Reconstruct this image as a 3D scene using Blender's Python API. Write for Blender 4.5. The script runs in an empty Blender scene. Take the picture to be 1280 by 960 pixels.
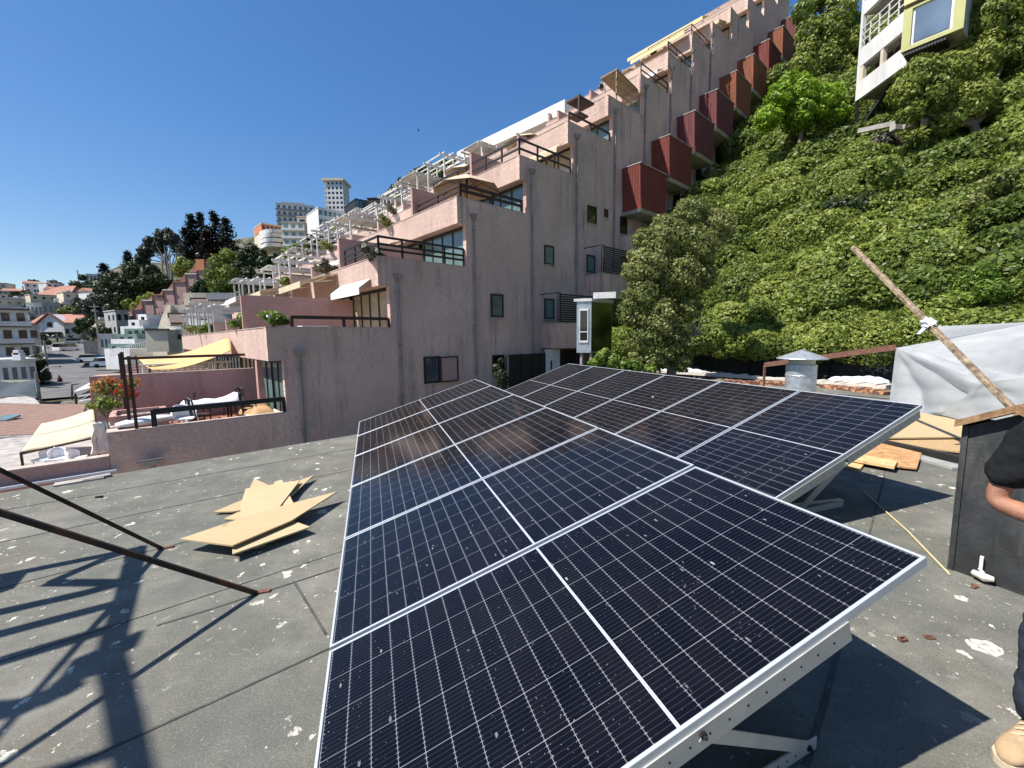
import bpy, bmesh, math, random
import numpy as np
from mathutils import Vector, Matrix
random.seed(7); RNG = np.random.default_rng(11)
SC = bpy.context.scene
COL = SC.collection
V = Vector
# ------------------------------------------------------------------ camera
F_PX, PITCH, ROLL, H = 527.38, 0.1119, -0.0128, 1.65
_fw = V((0, math.cos(PITCH), -math.sin(PITCH))); _u = V((0, math.sin(PITCH), math.cos(PITCH))); _r = V((1, 0, 0))
RT = _r*math.cos(ROLL) + _u*math.sin(ROLL); UP = -_r*math.sin(ROLL) + _u*math.cos(ROLL); FW = _fw
CAM = V((0, 0, H))
cd = bpy.data.cameras.new('camera'); cam = bpy.data.objects.new('camera', cd); COL.objects.link(cam)
cd.sensor_width = 36; cd.lens = F_PX/1280*36; cd.clip_start = 0.05; cd.clip_end = 5000
m = Matrix((RT, UP, -FW)).transposed().to_4x4(); m.translation = CAM; cam.matrix_world = m
SC.camera = cam
def ray(x, y): return FW + RT*((x-640)/F_PX) - UP*((y-480)/F_PX)
def at(x, y, Y): return CAM + ray(x, y)*Y
def onz(x, y, z=0.0):
    d = ray(x, y); return CAM + d*((z-H)/d.z)
def onpl(x, y, n, dd):
    d = ray(x, y); return CAM + d*((dd-n.dot(CAM))/n.dot(d))
# building axes: S runs into the hill (right), T runs away along the terraces (left)
BA = -0.728
S = V((math.cos(BA), -math.sin(BA), 0)); T = V((math.sin(BA), math.cos(BA), 0)); Z = V((0, 0, 1))
def P(s, t, z): return S*s + T*t + Z*z
SUN_EL, SUN_AZ = math.radians(55), math.radians(-110)
SUN = V((math.sin(SUN_AZ)*math.cos(SUN_EL), math.cos(SUN_AZ)*math.cos(SUN_EL), math.sin(SUN_EL)))

# ------------------------------------------------------------------ mesh builder
class MB:
    def __init__(s): s.v = []; s.f = []
    def add(s, vs, fs):
        o = len(s.v); s.v += [V(a) for a in vs]; s.f += [tuple(i+o for i in f) for f in fs]; return s
    def hexa(s, b, t):           # 4 bottom points, 4 top points (same order)
        return s.add(list(b)+list(t), [(3,2,1,0),(4,5,6,7),(0,1,5,4),(1,2,6,5),(2,3,7,6),(3,0,4,7)])
    def box(s, o, ax, ay, az):   # corner + three edge vectors
        o = V(o); ax = V(ax); ay = V(ay); az = V(az)
        return s.hexa([o, o+ax, o+ax+ay, o+ay], [o+az, o+ax+az, o+ax+ay+az, o+ay+az])
    def cbox(s, c, sx, sy, sz, ang=0.0):  # box standing on c, rotated about Z
        c = V(c); ux = V((math.cos(ang), math.sin(ang), 0)); uy = V((-math.sin(ang), math.cos(ang), 0))
        return s.box(c-ux*sx/2-uy*sy/2, ux*sx, uy*sy, Z*sz)
    def prism(s, poly, vec):
        n = len(poly); vec = V(vec); p = [V(a) for a in poly]
        fs = [tuple(range(n))[::-1], tuple(range(n, 2*n))] + [(i, (i+1) % n, (i+1) % n+n, i+n) for i in range(n)]
        return s.add(p+[a+vec for a in p], fs)
    def bar(s, a, b, w, h=None, up=Z):
        a = V(a); b = V(b); d = (b-a).normalized(); h = h or w
        x = d.cross(V(up));
        if x.length < 1e-3: x = d.cross(V((1, 0, 0)))
        x.normalize(); y = x.cross(d).normalized()
        q = [x*(-w/2)-y*h/2, x*w/2-y*h/2, x*w/2+y*h/2, x*(-w/2)+y*h/2]
        return s.hexa([a+k for k in q], [b+k for k in q])
    def tube(s, pts, r, n=8, cap=True):
        pts = [V(p) for p in pts]; rs = r if isinstance(r, (list, tuple)) else [r]*len(pts)
        rings = []; o = len(s.v); d0 = None; x = None
        for i, p in enumerate(pts):
            d = (pts[min(i+1, len(pts)-1)]-pts[max(i-1, 0)]).normalized()
            if x is None:
                x = d.cross(Z)
                if x.length < 1e-3: x = d.cross(V((1, 0, 0)))
            x = (x-d*x.dot(d)).normalized(); y = d.cross(x)
            for k in range(n):
                a = 2*math.pi*k/n; s.v.append(p+(x*math.cos(a)+y*math.sin(a))*rs[i])
        for i in range(len(pts)-1):
            for k in range(n):
                a = o+i*n+k; b = o+i*n+(k+1) % n; s.f.append((a, b, b+n, a+n))
        if cap:
            s.f.append(tuple(o+k for k in range(n))[::-1]); s.f.append(tuple(o+(len(pts)-1)*n+k for k in range(n)))
        return s
    def grid(s, fn, nu, nv):
        o = len(s.v)
        for j in range(nv+1):
            for i in range(nu+1): s.v.append(V(fn(i/nu, j/nv)))
        for j in range(nv):
            for i in range(nu):
                a = o+j*(nu+1)+i; s.f.append((a, a+1, a+nu+2, a+nu+1))
        return s
    def build(s, name, mt, parent=None, loc=None, smooth=False, bevel=0, solid=0):
        me = bpy.data.meshes.new(name)
        base = V((0, 0, 0))
        if parent is not None: base = V(parent['_b'])
        elif loc is not None: base = V(loc)
        me.from_pydata([tuple(v-base) for v in s.v], [], s.f)
        if mt is not None: me.materials.append(mt)
        bm = bmesh.new(); bm.from_mesh(me); bmesh.ops.recalc_face_normals(bm, faces=bm.faces)
        if bevel: bmesh.ops.bevel(bm, geom=[e for e in bm.edges if len(e.link_faces) == 2 and e.calc_face_angle(0) > 0.6], offset=bevel, segments=1, affect='EDGES')
        bm.to_mesh(me); bm.free()
        if smooth: me.polygons.foreach_set('use_smooth', [True]*len(me.polygons))
        o = bpy.data.objects.new(name, me); COL.objects.link(o)
        if solid:
            md = o.modifiers.new('thick', 'SOLIDIFY'); md.thickness = solid; md.offset = 0
        if parent is not None: o.parent = parent
        else: o.location = base
        o['_b'] = tuple(float(b_) for b_ in base)
        return o
def tag(o, label, cat, group=None, kind=None):
    if label: o['label'] = label
    if cat: o['category'] = cat
    if group: o['group'] = group
    if kind: o['kind'] = kind
    return o
def thing(name, label, cat, loc, group=None):
    o = bpy.data.objects.new(name, None); COL.objects.link(o); o.location = V(loc); o['_b'] = tuple(V(loc)); o.empty_display_size = .1
    return tag(o, label, cat, group)
def struct(o): o['kind'] = 'structure'; return o
def copy_thing(o, loc, rz, label):
    c = o.copy(); COL.objects.link(c); c.location = V(loc); c.rotation_euler = (0, 0, rz); c['label'] = label
    for ch in o.children:
        d = ch.copy(); COL.objects.link(d); d.parent = c
        for g in ch.children:
            e = g.copy(); COL.objects.link(e); e.parent = d
    return c

# ------------------------------------------------------------------ materials
class NT:
    def __init__(s, name):
        s.m = bpy.data.materials.new(name); s.m.use_nodes = True; s.t = s.m.node_tree; s.n = s.t.nodes
        s.b = s.n['Principled BSDF']; s.tc = None
    def new(s, ty, **kw):
        n = s.n.new(ty)
        for k, v in kw.items():
            if k.startswith('_'): setattr(n, k[1:], v)
        return n
    def link(s, a, b): s.t.links.new(a, b)
    def co(s, which='Object'):
        if s.tc is None: s.tc = s.n.new('ShaderNodeTexCoord')
        return s.tc.outputs[which]
    def wco(s):
        return s.n.new('ShaderNodeNewGeometry').outputs['Position']
    def mapping(s, src, sc=(1, 1, 1), rot=(0, 0, 0)):
        n = s.n.new('ShaderNodeMapping'); n.inputs['Scale'].default_value = sc; n.inputs['Rotation'].default_value = rot; s.link(src, n.inputs[0]); return n.outputs[0]
    def noise(s, src, scale, detail=3, rough=.55, out='Fac'):
        n = s.n.new('ShaderNodeTexNoise'); n.inputs['Scale'].default_value = scale; n.inputs['Detail'].default_value = detail; n.inputs['Roughness'].default_value = rough
        if src is not None: s.link(src, n.inputs['Vector'])
        return n.outputs[out]
    def voro(s, src, scale, feat='F1', out='Distance', rnd=1.0):
        n = s.n.new('ShaderNodeTexVoronoi'); n.feature = feat; n.inputs['Scale'].default_value = scale; n.inputs['Randomness'].default_value = rnd; s.link(src, n.inputs['Vector']); return n.outputs[out]
    def ramp(s, src, stops):
        n = s.n.new('ShaderNodeValToRGB'); e = n.color_ramp.elements
        while len(e) < len(stops): e.new(.5)
        for k, (p, c) in enumerate(stops):
            e[k].position = p; e[k].color = tuple(c)+(1,) if not isinstance(c, (int, float)) else (c, c, c, 1)
        s.link(src, n.inputs[0]); return n.outputs['Color']
    def math(s, op, a, b=None, c=None):
        n = s.n.new('ShaderNodeMath'); n.operation = op
        for i, x in enumerate((a, b, c)):
            if x is None: continue
            if isinstance(x, (int, float)): n.inputs[i].default_value = x
            else: s.link(x, n.inputs[i])
        return n.outputs[0]
    def mix(s, f, a, b, bt='MIX'):
        n = s.n.new('ShaderNodeMix'); n.data_type = 'RGBA'; n.blend_type = bt
        for sock, x in ((n.inputs['Factor'], f), (n.inputs['A'], a), (n.inputs['B'], b)):
            if isinstance(x, (int, float)): sock.default_value = x if sock.type == 'VALUE' else (x, x, x, 1)
            elif isinstance(x, tuple): sock.default_value = x+(1,)
            else: s.link(x, sock)
        # colour sockets: A/B index 6,7
        return n.outputs['Result']
    def mixc(s, f, a, b, bt='MIX'):
        n = s.n.new('ShaderNodeMix'); n.data_type = 'RGBA'; n.blend_type = bt
        for idx, x in ((0, f), (6, a), (7, b)):
            sk = n.inputs[idx]
            if isinstance(x, (int, float)): sk.default_value = x if idx == 0 else (x, x, x, 1)
            elif isinstance(x, tuple): sk.default_value = x+(1,)
            else: s.link(x, sk)
        return n.outputs[2]
    def sep(s, src):
        n = s.n.new('ShaderNodeSeparateXYZ'); s.link(src, n.inputs[0]); return n.outputs
    def bump(s, h, strength=.3, dist=.02):
        n = s.n.new('ShaderNodeBump'); n.inputs['Strength'].default_value = strength; n.inputs['Distance'].default_value = dist; s.link(h, n.inputs['Height']); s.link(n.outputs[0], s.b.inputs['Normal'])
    def out(s, col=None, rough=.8, metal=0, spec=.5):
        if col is not None:
            if isinstance(col, tuple): s.b.inputs['Base Color'].default_value = col+(1,)
            else: s.link(col, s.b.inputs['Base Color'])
        if isinstance(rough, (int, float)): s.b.inputs['Roughness'].default_value = rough
        else: s.link(rough, s.b.inputs['Roughness'])
        s.b.inputs['Metallic'].default_value = metal; s.b.inputs['Specular IOR Level'].default_value = spec
        return s.m
def simple(name, c, rough=.7, var=.25, scale=3.0, metal=0, bump=0, bscale=40, spec=.4, dirt=None):
    n = NT(name); w = n.wco(); f = n.noise(w, scale, 5, .6)
    a = tuple(x*(1-var) for x in c); b = tuple(min(1, x*(1+var)) for x in c)
    col = n.ramp(f, [(.3, a), (.7, b)])
    if dirt:
        d = n.noise(n.mapping(w, (1, 1, .25)), dirt[1], 6, .7); col = n.mixc(n.ramp(d, [(.5, 0), (.72, dirt[2])]), col, dirt[0])
    if bump: n.bump(n.noise(w, bscale, 4, .6), bump, .01)
    return n.out(col, rough, metal, spec)
def stucco(name, c, bscale=9, dirt=.62, bs=1.0, stain=(.10, .085, .085)):
    n = NT(name); w = n.wco()
    big = n.noise(w, .5, 5, .6); fine = n.noise(w, 9, 7, .8)
    col = n.ramp(big, [(.3, tuple(x*.82 for x in c)), (.72, tuple(min(1, x*1.12) for x in c))])
    col = n.mixc(n.ramp(fine, [(.35, .5), (.60, 0)]), col, tuple(x*.66 for x in c))
    streak = n.noise(n.mapping(w, (1.6, 1.6, .14)), 1.6, 7, .72)
    blot = n.noise(w, .33, 3, .5)
    f = n.math('MULTIPLY', n.ramp(streak, [(.48, 0), (.66, 1)]), n.ramp(blot, [(.44, .06), (.60, dirt)]))
    col = n.mixc(f, col, stain)
    v = n.voro(w, bscale, 'SMOOTH_F1'); h = n.math('ADD', v, n.noise(w, 30, 4, .7))
    n.bump(h, bs, .035)
    return n.out(col, .93, 0, .2)
def glassy(name, c, rough=.06, spec=.9):
    n = NT(name); w = n.wco(); f = n.noise(w, .7, 2)
    return n.out(n.ramp(f, [(.3, tuple(x*.6 for x in c)), (.7, c)]), rough, 0, spec)
def leafmat(name, stops, trans=.33):
    n = NT(name); a = n.n.new('ShaderNodeAttribute'); a.attribute_name = 'v'
    col = n.ramp(a.outputs['Fac'], stops)
    n.out(col, .5, 0, .35)
    tr = n.n.new('ShaderNodeBsdfTranslucent'); n.link(col, tr.inputs[0]); mx = n.n.new('ShaderNodeMixShader'); mx.inputs[0].default_value = trans
    o = [k for k in n.n if k.type == 'OUTPUT_MATERIAL'][0]
    n.link(n.b.outputs[0], mx.inputs[1]); n.link(tr.outputs[0], mx.inputs[2]); n.link(mx.outputs[0], o.inputs[0])
    return n.m
M = {}
PINK_SHADED = (.78, .53, .43)  # shaded end wall copy, fill light put into a lighter, redder colour
M['pink'] = stucco('pink_stucco_shaded', PINK_SHADED)
M['pink_sunlit'] = stucco('pink_stucco_sunlit', (.58, .42, .355), 6, .3, .5)  # same stucco, darker copy for the sunlit parapets
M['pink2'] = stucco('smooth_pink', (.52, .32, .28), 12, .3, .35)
M['ptop'] = simple('parapet_top', (.46, .38, .33), .9, .3, 4)
M['soffit'] = simple('soffit', (.42, .33, .27), .9, .15, 2)
M['conc'] = simple('concrete', (.38, .35, .32), .9, .25, 2.5, bump=.4, dirt=((.08, .075, .07), 1.5, .7))
M['white'] = simple('white_paint', (.68, .67, .65), .55, .08, 1.5, dirt=((.35, .33, .3), .8, .5))
M['whitep'] = simple('white_plastic', (.80, .80, .80), .35, .04)
M['cream'] = simple('cream_wall', (.60, .53, .41), .85, .15, .5, dirt=((.25, .22, .18), .5, .6))
M['grey'] = simple('grey_wall', (.36, .36, .35), .85, .15, .6, dirt=((.15, .15, .14), .5, .6))
M['yellow'] = simple('yellow_wall', (.72, .58, .30), .8, .1, .6)
M['lime'] = simple('lime_paint', (.42, .42, .17), .6, .12, 1)
M['orange'] = simple('orange_wall', (.50, .19, .09), .85, .2, .5)
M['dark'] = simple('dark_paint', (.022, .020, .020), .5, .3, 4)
M['brown'] = simple('brown_timber', (.055, .028, .020), .6, .35, 5)
M['frame'] = simple('window_frame', (.030, .022, .018), .5, .2, 5)
M['pipe'] = simple('pipe', (.30, .26, .25), .6, .2, 2, dirt=((.1, .08, .07), 3, .6))
M['alu'] = simple('aluminium', (.62, .64, .66), .36, .05, 6, metal=.45)
M['aludark'] = simple('aluminium_rail', (.50, .49, .45), .5, .12, 9, metal=.45)
M['galv'] = simple('galvanised_steel', (.50, .54, .56), .42, .25, 14, metal=.6, dirt=((.22, .22, .2), 5, .6))
M['steelblk'] = simple('black_steel', (.012, .012, .013), .45, .3, 20, metal=.2, dirt=((.10, .04, .02), 6, .5))
M['rust'] = simple('rusty_steel', (.16, .075, .05), .85, .35, 18, bump=.3)
M['glass'] = glassy('window_glass', (.10, .14, .15))
M['glassg'] = glassy('green_glass', (.16, .26, .24), .08)
M['glassd'] = glassy('dark_glass', (.012, .014, .016), .05)
M['curtain'] = glassy('curtained_glass', (.48, .43, .30), .12, .7)
M['awn'] = simple('beige_awning', (.56, .48, .33), .85, .10, 2)
M['awno'] = simple('orange_awning', (.62, .40, .17), .85, .10, 2)
M['awnw'] = simple('white_awning', (.72, .70, .64), .85, .12, 3)
M['umb'] = simple('umbrella_cloth', (.52, .40, .28), .9, .1, 3)
M['terra'] = simple('terracotta_floor', (.34, .13, .08), .7, .15, 3)
M['tilefar'] = simple('roof_tile_far', (.36, .17, .12), .9, .3, 1.2, dirt=((.2, .13, .1), 1, .5))
M['tarpg'] = simple('dark_tarp', (.035, .05, .055), .7, .35, 1.0)
M['asph'] = simple('asphalt', (.13, .125, .12), .9, .25, .6, dirt=((.06, .06, .06), .4, .6))
M['pave'] = simple('pavement', (.33, .31, .27), .9, .2, .8)
def town_ground():
    n = NT('hill_ground'); w = n.wco(); a = n.noise(w, .12, 6, .7); b = n.noise(w, 1.3, 5, .7)
    c = n.ramp(a, [(.35, (.04, .05, .022)), (.48, (.09, .09, .055)), (.60, (.24, .21, .17))]); c = n.mixc(n.ramp(b, [(.4, .6), (.6, 0)]), c, (.03, .04, .016))
    n.bump(b, .8, .5); return n.out(c, .95, 0, .1)
M['terrain'] = town_ground()
M['bark'] = simple('bark', (.17, .13, .095), .95, .35, 8, bump=.5)
M['barkw'] = simple('pale_bark', (.24, .21, .18), .9, .3, 6)
M['leaf_bush'] = leafmat('leaf_bush', [(0, (.065, .100, .018)), (.4, (.165, .220, .038)), (.75, (.28, .33, .062)), (1, (.48, .47, .15))])
M['leaf_lime'] = leafmat('leaf_lime', [(0, (.07, .14, .010)), (.5, (.22, .36, .022)), (1, (.36, .50, .05))], .4)
M['leaf_olive'] = leafmat('leaf_olive', [(0, (.07, .095, .025)), (.5, (.19, .22, .055)), (1, (.38, .37, .16))])
M['leaf_dark'] = leafmat('leaf_dark', [(0, (.014, .026, .010)), (.5, (.036, .058, .018)), (1, (.08, .11, .035))], .15)
M['leaf_pine'] = leafmat('leaf_pine', [(0, (.006, .012, .007)), (.6, (.013, .026, .012)), (1, (.035, .045, .018))], .1)
M['leaf_red'] = leafmat('leaf_red', [(0, (.014, .012, .008)), (.6, (.034, .022, .014)), (1, (.07, .045, .028))], .1)
M['leaf_euc'] = leafmat('leaf_euc', [(0, (.018, .026, .016)), (.5, (.045, .058, .035)), (1, (.10, .11, .07))], .15)
M['leaf_agap'] = leafmat('leaf_agap', [(0, (.05, .10, .012)), (.5, (.14, .22, .03)), (1, (.30, .36, .07))], .3)
M['leaf_dry'] = leafmat('leaf_dry', [(0, (.05, .05, .03)), (.5, (.13, .12, .08)), (1, (.3, .28, .22))], .2)
M['fl_orange'] = simple('orange_flowers', (.70, .22, .05), .7, .3, 20)
M['fl_red'] = simple('red_flowers', (.62, .03, .03), .7, .3, 20)
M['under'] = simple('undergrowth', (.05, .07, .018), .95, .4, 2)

# ------------------------------------------------------------------ foliage
def leaves(pts, nrm, size, name, mt, parent=None, loc=None, shade=None, jitter=.55, aspect=.55):
    pts = np.asarray(pts, float); n = len(pts); nrm = np.asarray(nrm, float)
    base = np.array(parent['_b']) if parent is not None else (np.array(loc, float) if loc is not None else np.zeros(3))
    d = nrm + RNG.normal(0, jitter, (n, 3)); d /= np.linalg.norm(d, axis=1)[:, None]+1e-9
    a = RNG.normal(0, 1, (n, 3)); u = np.cross(d, a); u /= np.linalg.norm(u, axis=1)[:, None]+1e-9; w = np.cross(d, u)
    sz = (np.asarray(size)*RNG.uniform(.6, 1.35, n))[:, None]
    co = np.empty((n, 4, 3)); co[:, 0] = pts-u*sz; co[:, 1] = pts-w*sz*aspect+d*sz*.15; co[:, 2] = pts+u*sz; co[:, 3] = pts+w*sz*aspect+d*sz*.15
    co -= base
    me = bpy.data.meshes.new(name); me.vertices.add(4*n); me.vertices.foreach_set('co', co.reshape(-1))
    me.loops.add(4*n); me.loops.foreach_set('vertex_index', np.arange(4*n, dtype=np.int32))
    me.polygons.add(n); me.polygons.foreach_set('loop_start', np.arange(0, 4*n, 4, dtype=np.int32))
    me.update(calc_edges=True)
    at_ = me.attributes.new('v', 'FLOAT', 'POINT')
    v = RNG.uniform(0, 1, n)**1.3 if shade is None else np.clip(np.asarray(shade)+RNG.normal(0, .16, n), 0, 1)
    at_.data.foreach_set('value', np.ascontiguousarray(np.repeat(v, 4), dtype=np.float32))
    me.materials.append(mt)
    o = bpy.data.objects.new(name, me); COL.objects.link(o)
    if parent is not None: o.parent = parent
    else: o.location = V(base)
    o['_b'] = tuple(float(b_) for b_ in base)
    return o
def blob_pts(blobs, n, fill=.25):
    """random points in the outer shell of lumpy ellipsoids"""
    P_, N_, C_ = [], [], []
    vol = np.array([b[1][0]*b[1][1]+b[1][1]*b[1][2] for b in blobs]); k = np.maximum(1, (n*vol/vol.sum()).astype(int))
    for (c, r), q in zip(blobs, k):
        d = RNG.normal(0, 1, (q, 3)); d /= np.linalg.norm(d, axis=1)[:, None]
        ph = RNG.uniform(0, 6.3, 3)
        lump = 1+.13*np.sin(5*d[:, 0]+ph[0])*np.sin(5*d[:, 1]+ph[1])+.10*np.sin(9*d[:, 2]+ph[2]+4*d[:, 0])
        rad = lump*(1-fill*RNG.uniform(0, 1, q)**1.5)
        P_.append(np.array(c)+d*np.array(r)*rad[:, None]); N_.append(d); C_.append(np.full(q, RNG.uniform(.3, .7)))
    return np.concatenate(P_), np.concatenate(N_), np.concatenate(C_)
def tree(name, label, cat, base, blobs, n, leaf, lm, trunk_r=.15, bark='bark', group=None, fill=.35, limbs=True):
    base = V(base); t = thing(name, label, cat, base, group)
    mb = MB(); cen = V((0, 0, 0))
    for c, r in blobs: cen += V(c)
    cen /= len(blobs); low = min(c[2]-r[2]*.5 for c, r in blobs)
    fork = V((base.x*.7+cen.x*.3, base.y*.7+cen.y*.3, max(base.z+.3, min(low, cen.z))))
    mb.tube([base-Z*.4, base.lerp(fork, .5)+V((trunk_r*.5, 0, 0)), fork], [trunk_r*1.25, trunk_r, trunk_r*.75], 7)
    if limbs:
        for c, r in blobs[:14]:
            c = V(c); midp = fork.lerp(c, .5)+V((random.uniform(-.2, .2), 0, .1))*r[0]
            mb.tube([fork, midp, c+Z*r[2]*.3], [trunk_r*.55, trunk_r*.35, trunk_r*.12], 5)
    mb.build('trunk', M[bark], t)
    p, nn, sh = blob_pts(blobs, n, fill)
    leaves(p, nn, leaf, 'crown', lm, t, shade=sh)
    return t
def rblobs(c, R, n, r, sq=.8, seed=1):
    rr = np.random.default_rng(seed); out = [(tuple(c), (R[0]*.62, R[1]*.62, R[2]*.62))]
    for _ in range(n):
        d = rr.normal(0, 1, 3); d /= np.linalg.norm(d); d[2] = abs(d[2])*1.0-.25 if rr.random() < .8 else d[2]
        k = rr.uniform(.55, .95); q = r*rr.uniform(.7, 1.25)
        out.append(((c[0]+d[0]*R[0]*k, c[1]+d[1]*R[1]*k, c[2]+d[2]*R[2]*k), (q, q, q*sq)))
    return out
# ================================================================== rooftop
def roof_mat():
    n = NT('bitumen_roof'); w = n.wco()
    big = n.noise(w, .45, 5, .6); mid = n.noise(w, 2.6, 6, .68); fine = n.noise(w, 130, 3, .75)
    col = n.ramp(mid, [(.28, (.10, .105, .088)), (.52, (.158, .159, .134)), (.72, (.245, .232, .188))])
    col = n.mixc(n.ramp(big, [(.42, 0), (.62, .55)]), col, (.175, .158, .128))
    col = n.mixc(n.ramp(fine, [(.38, .55), (.58, 0)]), col, (.055, .058, .052))
    col = n.mixc(n.ramp(n.noise(w, 90, 2, .8), [(.60, 0), (.70, .6)]), col, (.34, .34, .31))
    col = n.mixc(n.ramp(n.noise(w, .95, 8, .72), [(.50, 0), (.66, .55)]), col, (.27, .26, .225))
    col = n.mixc(n.ramp(n.noise(w, 1.7, 8, .75), [(.56, 0), (.70, .5)]), col, (.085, .088, .078))
    # brown grime
    col = n.mixc(n.ramp(n.noise(w, 1.1, 7, .8), [(.55, 0), (.75, .5)]), col, (.17, .135, .09))
    # paint / lime splashes of several sizes, with ragged edges
    wn = n.new('ShaderNodeVectorMath', _operation='MULTIPLY_ADD')
    n.link(n.noise(w, 14, 4, .7, 'Color'), wn.inputs[0]); wn.inputs[1].default_value = (.10, .10, .10); n.link(w, wn.inputs[2])
    wv = wn.outputs[0]
    ang = n.mapping(wv, (1, .45, 1), (0, 0, .6))
    patch = n.noise(w, .8, 3, .6)
    for sc, th, lo in ((1.9, .125, .47), (4.5, .16, .48), (11, .18, .46), (30, .16, .42)):
        v = n.voro(ang if sc > 7 else wv, sc)
        sel = n.math('GREATER_THAN', n.noise(w, sc*.45, 1, .5), .57 if sc < 4 else .54)
        f = n.math('MULTIPLY', n.math('LESS_THAN', v, th), sel)
        f = n.math('MULTIPLY', f, n.ramp(patch, [(lo-.03, .0), (lo+.05, 1)]))
        f = n.math('MULTIPLY', f, n.ramp(n.noise(w, 40, 3, .7), [(.38, .25), (.55, .95)]))
        col = n.mixc(f, col, (.66, .63, .53))
    # small pale scuffs / fine scratches
    sc_ = n.noise(n.mapping(wv, (3, 30, 1), (0, 0, .95)), 1.6, 3, .6)
    col = n.mixc(n.ramp(sc_, [(.66, 0), (.74, .45)]), col, (.36, .35, .31))
    n.bump(n.math('ADD', fine, n.math('MULTIPLY', mid, 2.0)), .55, .006)
    return n.out(col, .92, 0, .25)
M['roof'] = roof_mat()
roofpoly = [(-9, 7.15), (9.2, 7.15), (12.0, 6.6), (15.8, 4.9), (17.2, -8), (17.2, -14), (-9, -14)]
mb = MB(); mb.prism([P(s, t, -.35) for s, t in roofpoly], Z*.35)
struct(mb.build('rooftop', M['roof'], smooth=False))
# walls of the building we stand on
mb = MB(); mb.prism([P(s, t, -9) for s, t in [(-8.9, 7.05), (16.0, 5.0), (17.0, -8), (17.0, -13.9), (-8.9, -13.9)]], Z*8.64)
tag(mb.build('flat_roofed_building', M['grey'], loc=P(3, 0, -9)), 'plain grey building below the solar panels, almost hidden under its own flat bitumen roof', 'building')
# membrane seams (raised laps)
M['seam'] = simple('bitumen_seam', (.070, .070, .062), .9, .4, 9)
mb = MB()
def seam(a, b, w=.012):
    a = V(a); b = V(b); L = (b-a).length; k = max(2, int(L/.5)); d = (b-a).normalized(); q = Z.cross(d)
    pts = [a.lerp(b, i/k)+q*random.uniform(-.006, .006) for i in range(k+1)]
    for p0, p1 in zip(pts, pts[1:]): mb.bar(p0+Z*.001, p1+Z*.001, w*random.uniform(.6, 1.3), .006)
p1 = onz(83, 960); p2 = onz(408, 812); d1 = (p2-p1).normalized()
seam(p1-d1*5, p2+d1*4)
seam(onz(367, 727), onz(408, 793)); seam(onz(321, 743), onz(437, 706))
q0 = onz(321, 743); q1 = onz(437, 706); seam(q0, q0-(q1-q0).normalized()*.5)
seam(onz(1056, 785), onz(1010, 960), .02); seam(onz(1056, 785), onz(1056, 785)+(onz(1056, 785)-onz(1010, 960)).normalized()*4, .012)
for k in (1.0, 2.0, 3.0, 4.0): seam(p1-d1*6+T*k*1.02-S*.2+d1*.3*k, p2+d1*(9)+T*k*1.02, .004)
struct(mb.build('rooftop_seams', M['seam']))

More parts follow.
